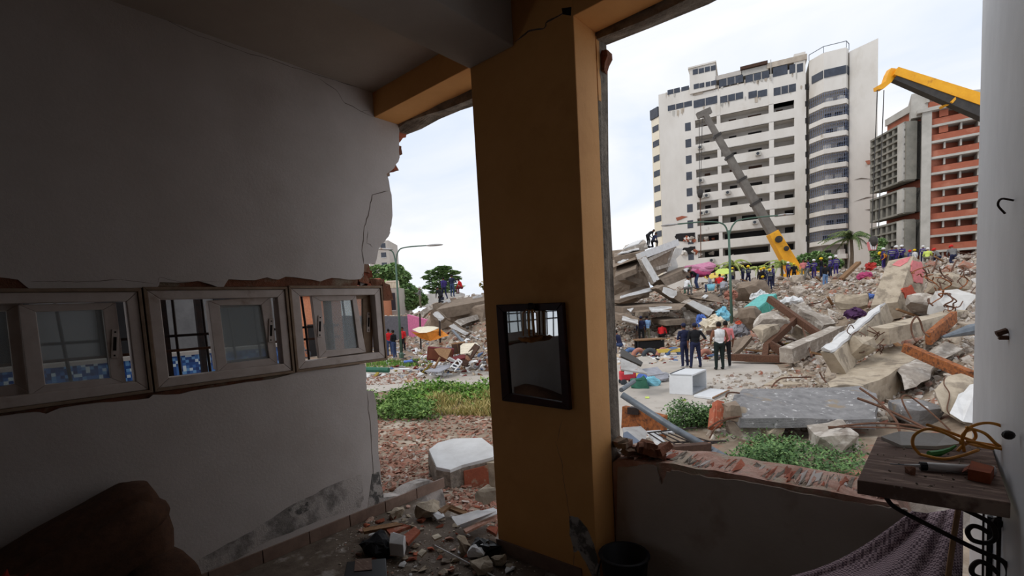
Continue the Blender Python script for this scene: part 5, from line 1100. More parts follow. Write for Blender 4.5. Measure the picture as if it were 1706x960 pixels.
slabq('fallen_column', k7, [(545, 655, 16), (480, 680, 16.2), (280, 815, 14.2), (105, 950, 12.6), (-80, 1105, 11.3), (60, 1125, 11.1), (235, 965, 12.5), (410, 815, 14)], .7, 'concrete_dusty', 'long fallen column with bright white plaster face', 'column', [[(540, 660, 15.95), (485, 684, 16.1), (290, 815, 14.1), (115, 950, 12.5), (-60, 1100, 11.25), (40, 1115, 11.1), (210, 965, 12.4), (390, 815, 13.9)]], amp=.04, n=(-RH*.55-FH*.25+Vector((0, 0, .8))).normalized())
beam('fallen_beam', k7(470, 960, 12.6), k7(1215, 780, 14.6), .5, .42, 'concrete_dusty', 'beige beam lying under the painted block')
beam('fallen_beam', k9(690, 920, 16.4), k9(1150, 715, 18.6), .45, .5, 'concrete', 'pale concrete beam slanting up from the street edge', 'beam')
beam('fallen_beam', k9(770, 520, 22), k9(1060, 700, 20), .6, .7, 'concrete', 'rough broken beam behind the rusty steel frame', 'beam', amp=.15)
beam('fallen_beam', k9(700, 640, 21), k9(960, 790, 19), .4, .5, 'concrete_dusty', 'dusty beam under the rusty steel frame', 'beam')
sfm = thing('steel_frame', k9(505, 935, 18.2), 'rusty brown steel frame sprawled over the rubble front', 'steel frame')
for nm, a, b in [('member', (540, 415, 21), (995, 745, 18.5)), ('member', (770, 605, 19.6), (515, 845, 18.4)), ('post', (515, 835, 18.4), (505, 940, 18.2)), ('brace', (545, 815, 18.4), (665, 900, 18.1))]: MB().bar(k9(*a), k9(*b), .2, .26).build(nm, 'rust', sfm)
# dusty concrete mass and its neighbours
db = thing('dusty_slab', k8(400, 610, 10.5), 'large dust covered concrete slab sloping beside the white wall', 'slab')
topp = [k8(*p) for p in [(0, 575, 10.4), (60, 480, 11.4), (140, 420, 12), (470, 255, 13), (640, 240, 13), (740, 330, 12.2), (570, 440, 11), (290, 575, 10.2)]]
o = MB().slab(topp, .75, n=Vector((0, 0, 1))).build('slab_body', 'concrete_dusty', db); rough(o, .09, 3, 6, 1.8)
under = [k8(*p) for p in [(560, 440, 11.1), (740, 330, 12), (1000, 200, 12.4), (1140, 260, 12), (870, 420, 11.2), (850, 520, 10.8), (640, 600, 10.6)]]
o = MB().slab(under, .5, n=(CAM-under[0]).normalized()).build('broken_end', 'concrete', db); rough(o, .1, 2, 7, 2)
def boulder(name, K, c, r, mat, label, seed, cat='boulder', cuts=2, amp=.14):
    vs, fs = hull_rock(seed, 18, 1, 1, 1, .7); Rm = Matrix.Rotation(seed*1.3, 3, 'Z'); m = MB().add([Rm@Vector((v.x*r[0]*2, v.y*r[1]*2, v.z*r[2]*2))+K(*c) for v in vs], fs)
    o = m.build(name, mat); rough(o, min(r)*amp*1.6, cuts, seed, 1.3/max(r)); return tag(o, label, cat)
boulder('boulder', k8, (740, 790, 8.9), (.42, .4, .24), 'concrete_grey', 'grey concrete boulder with bent wire beside the grey beam', 11)
boulder('boulder', k12, (1090, 625, 8.0), (.44, .4, .34), 'concrete', 'big square-edged boulder beneath the grey beam', 23)
boulder('boulder', k12, (345, 510, 8.9), (.34, .28, .24), 'concrete', 'rounded boulder under the end of the grey beam', 31)
boulder('boulder', k12, (560, 535, 8.7), (.2, .18, .26), 'concrete_dusty', 'narrow upright stone under the grey beam', 37)
boulder('boulder', k9, (590, 640, 20), (.75, .6, .5), 'concrete', 'pale boulder framed by the rusty steel braces', 41)
boulder('boulder', k9, (390, 600, 22), (.6, .5, .6), 'concrete_brown', 'brown boulder left of the steel frame', 43)
boulder('boulder', k9, (520, 730, 19), (.7, .4, .4), 'concrete_dusty', 'flat yellowish boulder behind the steel post', 47)
boulder('boulder', k7, (240, 640, 20), (.7, .5, .35), 'concrete_dusty', 'flat beige boulder left of the fallen white column', 53)
boulder('boulder', k7, (960, 690, 17.2), (.7, .6, .5), 'concrete', 'grey boulder beneath the painted block', 59)
boulder('boulder', k7, (1130, 470, 17.5), (.6, .5, .45), 'concrete_dusty', 'beige boulder tangled in rebar near the white wall', 61)
boulder('boulder', k7, (1140, 640, 15), (.6, .4, .4), 'white_plaster', 'whitish boulder near the white wall', 67)
boulder('boulder', k8, (215, 245, 12.3), (.45, .4, .34), 'concrete_dusty', 'beige block at the lower end of the white column', 71)
boulder('boulder', k9, (390, 350, 32), (1.1, .9, .7), 'concrete_brown', 'jagged dark slab tip on the mound near the kneeling workers', 73)
boulder('boulder', lambda x, y, d: at(x, y, d), (1570, 842, 3.4), (.2, .14, .13), 'concrete', 'grey concrete lump behind the checked cloth under the shelf', 97)
pw = thing('plaster_slab', k8(1050, 880, 8), 'slab chunk with flaking white plaster against the white wall', 'slab')
q = [k8(*p) for p in [(890, 600, 8.6), (1000, 500, 9), (1120, 475, 9), (1260, 520, 8.8), (1260, 900, 8.0), (1120, 880, 7.9), (960, 780, 8.2)]]
nq = (CAM-q[0]).normalized(); o = MB().slab(q, .35, n=nq).build('slab_body', 'concrete_dusty', pw); rough(o, .05, 2, 8, 2.4)
pp = [k8(*p)+nq*.09 for p in [(1140, 620, 8.5), (1190, 560, 8.6), (1260, 550, 8.5), (1260, 890, 7.9), (1130, 870, 7.8), (1020, 800, 8.0), (1070, 700, 8.2), (1095, 640, 8.4)]]; MB().prism(pp, -nq*.06).build('plaster_patch', 'plaster_patch', pw)
# grey beam in front
gb = thing('grey_beam', k12(300, 465, 8.6), 'long grey speckled concrete beam lying across the opening', 'beam')
tq = [k12(*p) for p in [(165, 290, 9.0), (300, 150, 10.2), (620, 148, 10.2), (1350, 125, 10.0), (1500, 190, 9.3), (1490, 420, 8.4), (290, 412, 8.5), (240, 330, 8.6)]]
o = MB().slab(tq, .17, n=Vector((0, 0, 1))).build('beam_body', 'concrete_grey', gb); rough(o, .045, 3, 9, 3)
o = MB().obox(k12(215, 350, 8.75), (.22, .4, .3), Matrix.Rotation(.5, 3, 'Z')).build('broken_end', 'concrete_brown', gb); rough(o, .08, 2, 3, 5)
# rebar and pipes
def rebar(pts, K, r, label, mat='rust', name='rebar', cat='rebar', sm=6):
    P = curve_pts([K(*p) for p in pts], sm) if len(pts) > 2 else [K(*p) for p in pts]; o = MB().tube(P, r, 5).build(name, mat); return tag(o, label, cat)
rebar([(0, 500, 8.3), (90, 440, 8.3), (180, 410, 8.4), (280, 395, 8.5)], k12, .016, 'dark rebar curling out of the left end of the grey beam')
rebar([(10, 590, 8.2), (60, 500, 8.2), (150, 430, 8.4), (260, 405, 8.5)], k12, .014, 'lower dark rebar drooping from the grey beam end')
rebar([(155, 225, 9.3), (170, 190, 9.3), (210, 182, 9.4), (275, 188, 9.6)], k12, .018, 'short hooked rebar over the grey beam end')
rebar([(565, 135, 10.4), (600, 90, 10.5), (660, 55, 10.5), (760, 48, 10.5), (915, 45, 10.5)], k12, .018, 'long rusty rebar arching above the grey beam')
rebar([(988, 0, 10.2), (1010, 45, 10.2), (1048, 95, 10.1)], k12, .016, 'straight rusty rod stuck behind the grey beam')
rebar([(265, 590, 8.6), (420, 700, 8.3), (560, 850, 7.8), (600, 960, 7.6)], k8, .02, 'rusty rod crossing the right end of the grey beam')
rebar([(245, 675, 8.3), (420, 740, 8.2), (640, 840, 7.9), (830, 935, 7.5)], k8, .022, 'thick brown rod leaning over the boulder')
rebar([(700, 850, 8.3), (640, 740, 8.4), (620, 670, 8.5), (660, 650, 8.5), (730, 690, 8.5), (880, 810, 8.3), (1040, 960, 7.9)], k8, .014, 'pale bent wire looping over the grey boulder')
rebar([(0, 930, 7.9), (150, 905, 7.8), (400, 885, 7.8), (700, 905, 7.6), (820, 940, 7.4)], k8, .018, 'bundle rod lying level above the shelf')
rebar([(0, 915, 7.7), (300, 920, 7.7), (600, 925, 7.5), (760, 950, 7.4)], k8, .014, 'second level rod just below the bundle rod')
rebar([(740, 200, 11), (705, 130, 11.2), (700, 50, 11.2), (740, -10, 11.2), (775, 30, 11.2), (800, 110, 11.2), (850, 160, 11)], k8, .02, 'tall looped rebar standing over the dusty slab')
rebar([(980, 500, 8.8), (975, 560, 8.7), (1020, 640, 8.5), (1000, 760, 8.2), (1020, 810, 8.1)], k8, .01, 'thin wire hanging on the plaster slab')
rebar([(840, 680, 19), (880, 800, 17.5), (920, 930, 16)], k9, .03, 'bent rusty rod standing in front of the pale beam')
rebar([(980, 360, 17.5), (1010, 290, 17.8), (1020, 245, 18)], k7, .03, 'short rod rising behind the painted block')
rebar([(1145, 400, 18), (1170, 320, 18), (1205, 250, 18.2)], k7, .03, 'slanting rod near the white wall top')
rb = random.Random(44)
for k in range(34):
    x, y = rb.uniform(930, 1330), rb.uniform(300, 700); d = 14+(700-y)/120; P = [(x, y, d)]
    for j in range(3): P.append((P[-1][0]+rb.uniform(-90, 90), P[-1][1]+rb.uniform(-70, 60), d+rb.uniform(-.4, .4)))
    tag(MB().tube(curve_pts([k7(*p) for p in P], 5), rb.uniform(.012, .024), 5).build('rebar', 'rust' if k % 3 else 'orange_rust'), 'tangled rusty rebar in the mound near the white wall', 'rebar', 'tangled rebar beside the white wall')
for k in range(16):
    x, y = rb.uniform(180, 440), rb.uniform(120, 330); d = 12.2; P = [(x, y, d)]
    for j in range(3): P.append((P[-1][0]+rb.uniform(-70, 70), P[-1][1]+rb.uniform(-60, 60), d+rb.uniform(-.3, .3)))
    tag(MB().tube(curve_pts([k8(*p) for p in P], 5), .012, 5).build('rebar', 'rust'), 'tuft of bent rebar at the foot of the white column', 'rebar', 'rebar tuft by the white column')
t = beam('rusty_girder', k8(650, 250, 11), k8(1200, 490, 9.4), .14, .2, 'orange_rust', 'rusty orange girder lying over the dusty slab', 'girder', amp=.01, cuts=1)
t = beam('wooden_plank', k8(840, 175, 11.6), k8(1060, -10, 12.6), .12, .3, 'orange_rust', 'orange brown plank propped behind the dusty slab', 'plank', amp=.01, cuts=1)
tag(MB().tube([k8(960, 160, 11.6), k8(1190, 100, 11.8), k8(1260, 90, 11.8)], [.03, .14, .14], 8).build('drain_pipe', 'metal_grey'), 'grey blue pipe poking out beside the white wall', 'pipe')
pp_ = thing('metal_pipe', k4(800, 915, 6.6), 'long dark grey metal pipe slanting down outside the parapet', 'pipe')
MB().tube([k4(66, 472, 7.6), k4(400, 690, 7.2), k4(820, 930, 6.6)], .052, 10).build('pipe_run', 'metal_grey', pp_, smooth=True); MB().tube([k4(690, 850, 6.75), k4(640, 905, 6.5)], .045, 8).build('branch', 'metal_grey', pp_); MB().tube([k4(60, 440, 8), k4(145, 382, 8.6)], .04, 8).build('elbow_run', 'metal_grey', pp_)
beam('rusty_girder', k4(76, 618, 8.6), k4(352, 690, 8.0), .12, .4, 'orange_rust', 'orange rusty channel beam behind the metal pipe', 'girder', amp=.008, cuts=1)
o = MB().bar(k4(150, 555, 8.4), k4(150, 600, 8.4), .2, .2).build('post_stub', 'iron'); tag(o, 'dark post stub standing on the rusty channel beam', 'post')
def panel(name, K, quad, th, mat, label, cat):
    q = [K(*p) for p in quad]; n = (q[1]-q[0]).cross(q[2]-q[0]).normalized(); n = n if n.dot(CAM-q[0]) > 0 else -n
    return tag(MB().slab(q, th, n=n).build(name, mat), label, cat)
panel('sheet_panel', k4, [(70, 690, 7.4), (190, 680, 7.6), (235, 720, 7.4), (215, 800, 6.9), (80, 770, 6.8)], .02, 'sheet_metal', 'torn pale sheet panel at the pillar edge', 'panel')
panel('corrugated_sheet', k4, [(75, 725, 6.9), (100, 715, 7), (215, 805, 6.6), (150, 830, 6.4), (75, 800, 6.5)], .03, 'blue_grey', 'blue grey corrugated strip beside the torn panel', 'sheet')
panel('white_door', k4, [(230, 712, 7.8), (410, 700, 8.2), (420, 722, 8.1), (300, 722, 7.9), (395, 830, 7.0), (340, 838, 6.9)], .04, 'white', 'white door panel lying outside the parapet', 'door')
wg = thing('iron_grate', k4(420, 760, 7.2), 'black iron window grate fallen in the scrub', 'grate')
for k in range(6): MB().tube([k4(230+k*48, 720+k*2, 7.6), k4(400+k*55, 830-k*8, 6.9)], .011, 5).build('bar', 'iron', wg)
for a, b in (((230, 725, 7.6), (560, 690, 7.9)), ((330, 790, 7.2), (760, 780, 7.3)), ((400, 832, 6.9), (700, 790, 7.2))): MB().tube([k4(*a), k4(*b)], .013, 5).build('rail', 'iron', wg)
beam('wooden_plank', k4(400, 850, 6.5), k4(640, 830, 6.7), .12, .16, 'dark_timber', 'dark plank behind the parapet top', 'plank', amp=.01, cuts=1)
cbk = thing('clay_block', k4(690, 690, 8.9), 'upright terracotta hollow block beside the grey beam', 'brick')
for k, (a, b, w) in enumerate([((700, 520), (690, 690), .1), ((680, 560), (668, 695), .08), ((718, 525), (706, 680), .06)]): MB().bar(k4(*a, 9.2), k4(*b, 9.0), w, .2, up=FH).build('cell_wall', 'terracotta', cbk)
# ---- fridge
c10 = lambda x, y, z=G0+.03: onz(1100+x/6.856, 530+y/6.856, z)
fg = thing('fridge', c10(240, 875), 'white fridge toppled on the street, door swung flat', 'fridge')
p0, p1, p2 = c10(105, 868), c10(370, 884), c10(532, 802); p3 = p0+p2-p1; H = Vector((0, 0, .56))
th_ = .05
def wallq(a, b, nm, mat): 
    d = (b-a).normalized(); n = Vector((-d.y, d.x, 0))*th_; c = (p0+p1+p2+p3)/4; n = n if n.dot(c-a) > 0 else -n
    return MB().hexa([a, b, b+n, a+n, a+H, b+H, b+n+H, a+n+H]).build(nm, mat, fg, bevel=.01)
wallq(p0, p1, 'side_panel', 'appliance_white'); wallq(p3, p2, 'side_panel', 'appliance_white'); wallq(p0, p3, 'back_panel', 'appliance_white')
MB().slab([p0+H, p1+H, p2+H, p3+H], .05, n=Vector((0, 0, 1))).build('top_panel', 'appliance_white', fg, bevel=.01)
MB().slab([p*.96+((p0+p1+p2+p3)/4)*.04+Vector((0, 0, .06)) for p in (p0, p1, p2, p3)], .05, n=Vector((0, 0, 1))).build('inner_liner', 'appliance_inner', fg)
MB().slab([p0+H*.86-(p1-p0)*.03, p0+H*1.03+(p1-p0)*.05, p3+H*1.03, p3+H*.8-(p1-p0)*.04], .03).build('torn_rim', 'tyre_dark', fg)
dq = [c10(382, 878, G0+.1), c10(612, 908, G0+.1), c10(792, 822, G0+.1), c10(572, 802, G0+.1)]
o = MB().slab(dq, .065, n=Vector((0, 0, 1))).build('door', 'appliance_white', fg, bevel=.01); MB().slab([p+Vector((0, 0, .004)) for p in (dq[1], dq[1].lerp(dq[0], .08), dq[2].lerp(dq[3], .08), dq[2])], .05, n=Vector((0, 0, 1))).build('gasket', 'timber', o)
for k, (x, y) in enumerate([(270, 935), (-150, 905)]): tag(MB().slab([c10(x-22, y-8, G0+.05), c10(x+22, y-8, G0+.05), c10(x+25, y+8, G0+.05), c10(x-20, y+8, G0+.05)], .015, n=Vector((0, 0, 1))).build('plastic_scrap', 'lime'), ['lime green plastic scrap before the fridge', 'lime green plastic scrap near the metal pipe'][k], 'scrap')
# ---- painted tyres set in the ground
for k, (x, y, mt, lb) in enumerate([(125, 192, 'blue_tyre', 'first blue painted half tyre from the pillar'), (176, 194, 'salmon', 'salmon half tyre next to the blue one near the pillar'), (250, 196, 'tyre_dark', 'dark grey half tyre among the painted row'), (338, 192, 'salmon', 'second salmon half tyre below the yellow kerb'), (407, 190, 'blue_tyre', 'blue half tyre behind the navy jacket man'), (617, 205, 'salmon', 'salmon half tyre between the standing men')]):
    c = onz(1020+x/4, 540+(y+20)/4, G0); c.z = G0; t = thing('half_tyre', c, lb, 'tyre'); Rm = Matrix.Rotation(YAW+.3*(k % 2), 3, 'Z')
    MB().tube([c+Rm@Vector((.3*math.cos(a), 0, .3*math.sin(a))) for a in [math.pi*j/10 for j in range(11)]], .11, 8).build('tread', mt, t, smooth=True)
tag(MB().bar(onz(1095, 585, G0+.25), onz(1134, 583, G0+.25), .25, .16).build('yellow_kerb', 'yellow_cloth'), 'yellow painted kerb beam behind the tyres', 'kerb')
bt_ = thing('dark_table', onz(1080, 590, G0), 'small dark table buried at the rubble edge', 'table'); bp0 = onz(1082, 585, G0)
MB().obox(bp0+Vector((0, 0, .62)), (1.5, .8, .06), Matrix.Rotation(YAW, 3, 'Z')).build('top', 'timber', bt_)
for sx in (-.65, .65):
    for sy in (-.3, .3): c = bp0+RH*sx+FH*sy; MB().bar(c+Vector((0, 0, 0)), c+Vector((0, 0, .6)), .08, .08).build('leg', 'black_plastic', bt_)
MB().obox(bp0+Vector((0, 0, .35)), (1.2, .6, .4), Matrix.Rotation(YAW, 3, 'Z')).build('drawer_box', 'black_plastic', bt_)
# ---- junk near the pillar
tc_ = thing('toy_car', k4(105, 400, 13.5), 'red plastic toy car beside the junk at the pillar', 'toy car'); b0 = onz(1046, 641, G0); tc_.location = Vector((b0.x, b0.y, G0)); b0.z = G0
Rm = Matrix.Rotation(YAW, 3, 'Z')
MB().obox(b0+Vector((0, 0, .3)), (.5, .3, .3), Rm).build('body', 'toy_red', tc_, bevel=.05); MB().obox(b0+Vector((0, 0, .53)), (.4, .28, .16), Rm).build('roof', 'toy_red', tc_, bevel=.04)
MB().obox(b0+Rm@Vector((0, -.152, .42)), (.28, .01, .14), Rm).build('window', 'white', tc_)
for sx in (-.16, .16):
    for sy in (-.15, .15): MB().lathe(b0+Rm@Vector((sx, sy, .1)), [(.1, -.03), (.1, .03)], 12, ax=Rm@Matrix.Rotation(math.pi/2, 3, 'X')).build('wheel', 'tyre_dark', tc_)
panel('roof_sheet', k4, [(58, 165, 14), (75, 168, 14), (205, 255, 13.6), (195, 275, 13.4), (60, 215, 13.4)], .06, 'crane_dark', 'dark folded roof sheet leaning by the pillar', 'sheet')
panel('roof_sheet', k4, [(58, 225, 13.4), (160, 270, 13.2), (235, 330, 12.8), (60, 300, 13)], .04, 'sheet_metal', 'rusty crumpled roof sheet above the toy car', 'sheet')
panel('roof_sheet', k4, [(190, 300, 13.6), (300, 285, 14), (345, 330, 13.6), (240, 345, 13.2)], .03, 'grey_cloth', 'grey tarpaulin sheet over the rubbish bags', 'tarpaulin')
panel('timber_board', k4, [(60, 270, 13.7), (100, 262, 13.7), (110, 300, 13.4), (60, 310, 13.3)], .04, 'orange_rust', 'orange timber board above the toy car', 'board')
for k, (x, y, mt, lb) in enumerate([(170, 380, 'yellow_cloth', 'yellow rubbish bag beside the toy car'), (215, 400, 'toy_blue', 'blue rubbish bag among the junk'), (255, 405, 'light_blue', 'pale blue plastic bag among the junk'), (300, 380, 'grey_cloth', 'grey rubbish bag under the tarpaulin'), (335, 375, 'sheet_metal', 'crumpled foil bag next to the fridge'), (190, 420, 'green_bin', 'green rubbish bag on the street edge')]):
    c = onz(1020+x/4, 540+(y+8)/4, G0); o = MB().sph(c+Vector((0, 0, .12)), (.3, .24, .2), 14, 8).build('rubbish_bag', mt); rough(o, .16, 0, k, 4); tag(o, lb, 'bag')
# ---- awning, furniture pile, left people area
aw = thing('awning', k6(600, 760, 26.5), 'white and orange cloth awning strung on two poles', 'awning')
ring = [(465, 580, 26), (520, 560, 26.8), (600, 552, 27.2), (660, 555, 27.2), (700, 566, 27), (640, 595, 26), (590, 610, 25.6), (530, 612, 25.5)]
MB().slab([k6(*p) for p in ring], .03, n=Vector((0, 0, 1))).build('white_top', 'tarp_cream', aw)
sk = [(450, 598, 26), (530, 614, 25.4), (590, 612, 25.5), (640, 597, 25.9), (705, 570, 26.9), (740, 600, 26.9), (788, 635, 26.6), (735, 650, 26.4), (680, 672, 26), (620, 685, 25.8), (545, 665, 25.8), (490, 630, 25.9)]
MB().slab([k6(*p) for p in sk], .03, n=(CAM-k6(600, 640, 26)).normalized()).build('orange_skirt', 'orange_tarp', aw)
for a, b in (((530, 440, 27), (540, 760, 26.8)), ((705, 505, 26.6), (712, 700, 26.4))): MB().tube([k6(*a), k6(*b)], .05, 6).build('pole', 'iron', aw)
def fbox(name, K, c, size, yaw, tilt, mat, label, cat, inset=None):
    t = thing(name, K(*c)-Vector((0, 0, size[2]*.4)), label, cat); R_ = Matrix.Rotation(YAW+yaw, 3, 'Z')@Matrix.Rotation(tilt, 3, 'Y'); p = K(*c)
    MB().obox(p, size, R_).build('carcass', mat, t, bevel=.02)
    if inset:
        for s in (-.25, .25): MB().obox(p+R_@Vector((size[0]*s, -size[1]*.5-.01, 0)), (size[0]*.42, .03, size[2]*.8), R_).build('drawer', inset, t)
    return t
fbox('dresser', k6, (715, 800, 20.5), (1.1, .5, .55), .1, .15, 'maroon', 'dark red dresser carcass on its side in the furniture heap', 'dresser', 'brown_cloth')
fbox('cabinet', k6, (880, 745, 21.5), (.55, .5, .5), -.1, -.1, 'timber', 'small wooden cabinet at the back of the furniture heap', 'cabinet', 'dark_timber')
panel('mattress', k6, [(890, 725, 21), (915, 705, 21.2), (1035, 700, 21), (1050, 715, 20.8), (975, 790, 20), (890, 800, 20.2)], .18, 'mattress', 'stained cream mattress tilted on the furniture heap', 'mattress')
panel('brown_board', k6, [(1020, 705, 20.6), (1062, 730, 20.4), (940, 905, 19.6), (880, 880, 19.6)], .08, 'dark_timber', 'dark brown board propped against the mattress', 'board')
panel('brown_board', k6, [(790, 830, 20), (930, 800, 20.2), (940, 830, 19.8), (800, 870, 19.6)], .08, 'maroon', 'maroon board lying beside the white chair frame', 'board')
cf = thing('chair_frame', k6(850, 950, 18.8), 'overturned white metal chair frame before the furniture heap', 'chair')
for nm, a, b in [('leg', (800, 920, 19), (870, 845, 19.2)), ('leg', (835, 955, 18.8), (905, 870, 19)), ('leg', (810, 910, 19), (850, 925, 18.9)), ('leg', (865, 850, 19.2), (895, 900, 19)), ('backrest_rail', (870, 845, 19.2), (905, 868, 19)), ('seat_rail', (830, 885, 19.1), (870, 905, 18.9))]: MB().tube([k6(*a), k6(*b)], .028, 6).build(nm, 'white', cf)
panel('white_sheet', k6, [(570, 950, 19), (700, 905, 19.6), (800, 890, 19.8), (790, 920, 19.2), (700, 960, 18.6)], .04, 'grey_cloth', 'crumpled grey plastic sheet in front of the dresser', 'sheet')
panel('curved_offcut', k6, [(660, 760, 20), (700, 755, 20), (810, 760, 20.1), (770, 850, 19.7), (700, 810, 19.8)], .05, 'timber', 'curved wooden offcut leaning on the dresser', 'timber')
beam('timber_stick', k6(710, 830, 19.6), k6(655, 930, 19.2), .05, .08, 'timber', 'wooden stick leaning at the dresser front', 'stick', amp=.005, cuts=1)
beam('timber_stick', k6(820, 590, 24.5), k6(940, 720, 22), .12, .08, 'metal_grey', 'grey metal strut leaning on the beam behind the heap', 'strut', amp=.005, cuts=1)
panel('plywood_board', k11, [(395, 185, 18.6), (470, 172, 19.2), (610, 205, 18.4), (500, 222, 17.8)], .03, 'pale_board', 'pale plywood board lying on the path', 'board')
tag(MB().tube([k11(50, 85, 21.5), k11(255, 90, 21.2)], .12, 8).build('drain_pipe', 'green_bin'), 'dark green pipe lying beyond the broken wall', 'pipe')
panel('white_plank', k11, [(345, 72, 21.5), (440, 70, 21.5), (438, 80, 21.2), (345, 80, 21.2)], .05, 'white', 'short white plank on the verge grass', 'plank')
panel('white_plank', k11, [(610, 124, 20), (820, 118, 20), (820, 130, 19.8), (615, 136, 19.8)], .06, 'white', 'long white plank before the furniture heap', 'plank')
panel('blue_plank', k11, [(385, 5, 25), (470, -5, 25), (472, 10, 24.7), (388, 16, 24.7)], .08, 'toy_blue', 'blue plank lying near the lamp base', 'plank')
boulder('clay_lump', k11, (625, 283, 16.4), (.16, .14, .16), 'terracotta', 'red clay lump lying in the green weeds', 83, 'brick')
# broken appliances by the pillar edge
for k, (quad, th, mt, lb) in enumerate([([(1045, 520, 12.5), (1070, 502, 12.8), (1180, 540, 12.6), (1180, 585, 12), (1090, 590, 11.8)], .3, 'appliance_white', 'upturned white appliance casing at the pillar edge'), ([(890, 590, 11.8), (1000, 565, 12.2), (1052, 630, 11.4), (970, 640, 11.2)], .2, 'metal_grey', 'grey metal casing lying next to the white casing'), ([(1025, 455, 13.6), (1062, 370, 13.8), (1110, 430, 13.8), (1090, 465, 13.4)], .1, 'sheet_metal', 'bent pale metal corner standing in the dry grass'), ([(1110, 460, 13), (1180, 465, 13), (1180, 495, 12.8), (1120, 485, 12.8)], .1, 'appliance_white', 'white casing piece partly hidden by the pillar'), ([(660, 660, 11), (690, 620, 11.3), (790, 620, 11.3), (860, 660, 10.9), (780, 640, 11), (720, 640, 11)], .06, 'blue_grey', 'bent blue grey gutter piece on the brick rubble'), ([(285, 560, 12), (350, 550, 12.2), (368, 585, 11.8), (300, 600, 11.6)], .16, 'white', 'white block lying before the weeds'), ([(215, 590, 11.8), (265, 565, 12.2), (285, 600, 11.6), (230, 608, 11.6)], .1, 'white', 'flat white slab lying left of the white block'), ([(490, 700, 9.8), (550, 690, 10), (560, 705, 9.7), (500, 714, 9.6)], .05, 'white', 'oval white plate shard on the brick rubble')]):
    panel('appliance_casing' if k < 4 else 'debris_piece', k11, quad, th, mt, lb, 'appliance' if k < 4 else 'debris')
hb = thing('hollow_brick', k11(650, 610, 11.4), 'hollow clay brick with square cells by the weeds', 'brick'); c = k11(648, 598, 11.5); R_ = Matrix.Rotation(.7, 3, 'Z')@Matrix.Rotation(.5, 3, 'X')
MB().obox(c, (.32, .2, .03), R_).build('face', 'terracotta', hb)
for k in range(4): MB().obox(c+R_@Vector((-.15+k*.1, 0, -.09)), (.02, .2, .16), R_).build('web', 'terracotta', hb)
MB().obox(c+R_@Vector((0, 0, -.17)), (.32, .2, .02), R_).build('face', 'terracotta', hb)
# ---- white topped concrete block in the doorway rubble
wb = thing('plastered_block', onz(770, 800, -.7), 'white plastered chunk of wall lying in the brick rubble', 'block')
tp = [onz(600+x/5.333, 600+y/5.333, -.22+dz) for x, y, dz in [(612, 795, .0), (690, 735, .03), (830, 697, .06), (1080, 692, .08), (1185, 772, .06), (1200, 840, .04), (1180, 862, .03), (900, 935, -.02), (800, 975, -.03), (680, 950, -.03)]]
MB().slab(tp, .035, n=Vector((0, 0, 1))).build('plaster_top', 'plaster_patch', wb)
cx_ = sum((p for p in tp), Vector())/len(tp)
o = MB().slab([p.lerp(cx_, -.02 if i < 2 or i > 6 else .03)-Vector((0, 0, .036)) for i, p in enumerate(tp)], .36, n=Vector((0, 0, 1))).build('concrete_body', 'rough_concrete', wb); rough(o, .03, 2, 4, 4)
q = [tp[7].lerp(tp[6], .05), tp[6].lerp(tp[7], .1)]; dn = (q[1]-q[0]).normalized(); nn_ = Vector((dn.y, -dn.x, 0)); nn_ = nn_ if nn_.dot(CAM-q[0]) > 0 else -nn_
MB().hexa([q[0]-Vector((0, 0, .32)), q[1]-Vector((0, 0, .32)), q[1]-Vector((0, 0, .32))+nn_*.03, q[0]-Vector((0, 0, .32))+nn_*.03, q[0]-Vector((0, 0, .07)), q[1]-Vector((0, 0, .07)), q[1]-Vector((0, 0, .07))+nn_*.03, q[0]-Vector((0, 0, .07))+nn_*.03]).build('brick_face', 'terracotta', wb)
MB().obox(tp[6]-Vector((0, 0, .22)), (.12, .12, .34), Matrix.Rotation(.4, 3, 'Z')).build('mortar_column', 'concrete_dusty', wb)
chunk('stone_lump', 0, 0, 0, (.34, .26, .3), 'concrete', 91, 'dark concrete stub under the white plastered chunk', 'stone', pos=onz(735, 800, -.62))
# ---- scattered pieces
def polar(r, c0, c1, d0, d1):
    d = math.exp(r.uniform(math.log(d0), math.log(d1))); l = (r.uniform(c0, c1)-CX)/F*d; p = FH*d+RH*l; return p.x, p.y, d
rb = random.Random(77)
rocks = [hull_rock(200+k, 13, 1, rb.uniform(.6, 1), rb.uniform(.4, .8), .75) for k in range(12)]
cmesh = [me_from(v, f, ['rubble_mix'], name='chunk') for v, f in rocks]
n_ = 0
while n_ < 260:
    c0, c1 = ((1200, 1640) if rb.random() < .72 else ((1020, 1240) if rb.random() < .7 else (690, 840)))
    x, y, d = polar(rb, c0, c1, 13, 46)
    if lump(x, y) < .15: continue
    o = bpy.data.objects.new('concrete_chunk', cmesh[rb.randrange(12)]); COL.objects.link(o); s = rb.uniform(.2, .55)*(.5+d/30)*(1.5 if rb.random() < .15 else 1)
    o.scale = (s, s, s); o.rotation_euler = (rb.uniform(-.6, .6), rb.uniform(-.6, .6), rb.uniform(0, 6)); o.location = (x, y, tz(x, y)+s*.06)
    zn = ('left heap behind the awning' if c1 < 900 else ('mound between slab heap and lamp' if c1 < 1300 else ('mound front near the steel frame' if d < 24 else 'far mound below the crew')))
    tag(o, 'broken concrete chunk on the '+zn, 'rubble', 'concrete chunks on the '+zn); n_ += 1
m = MB(); n_ = 0
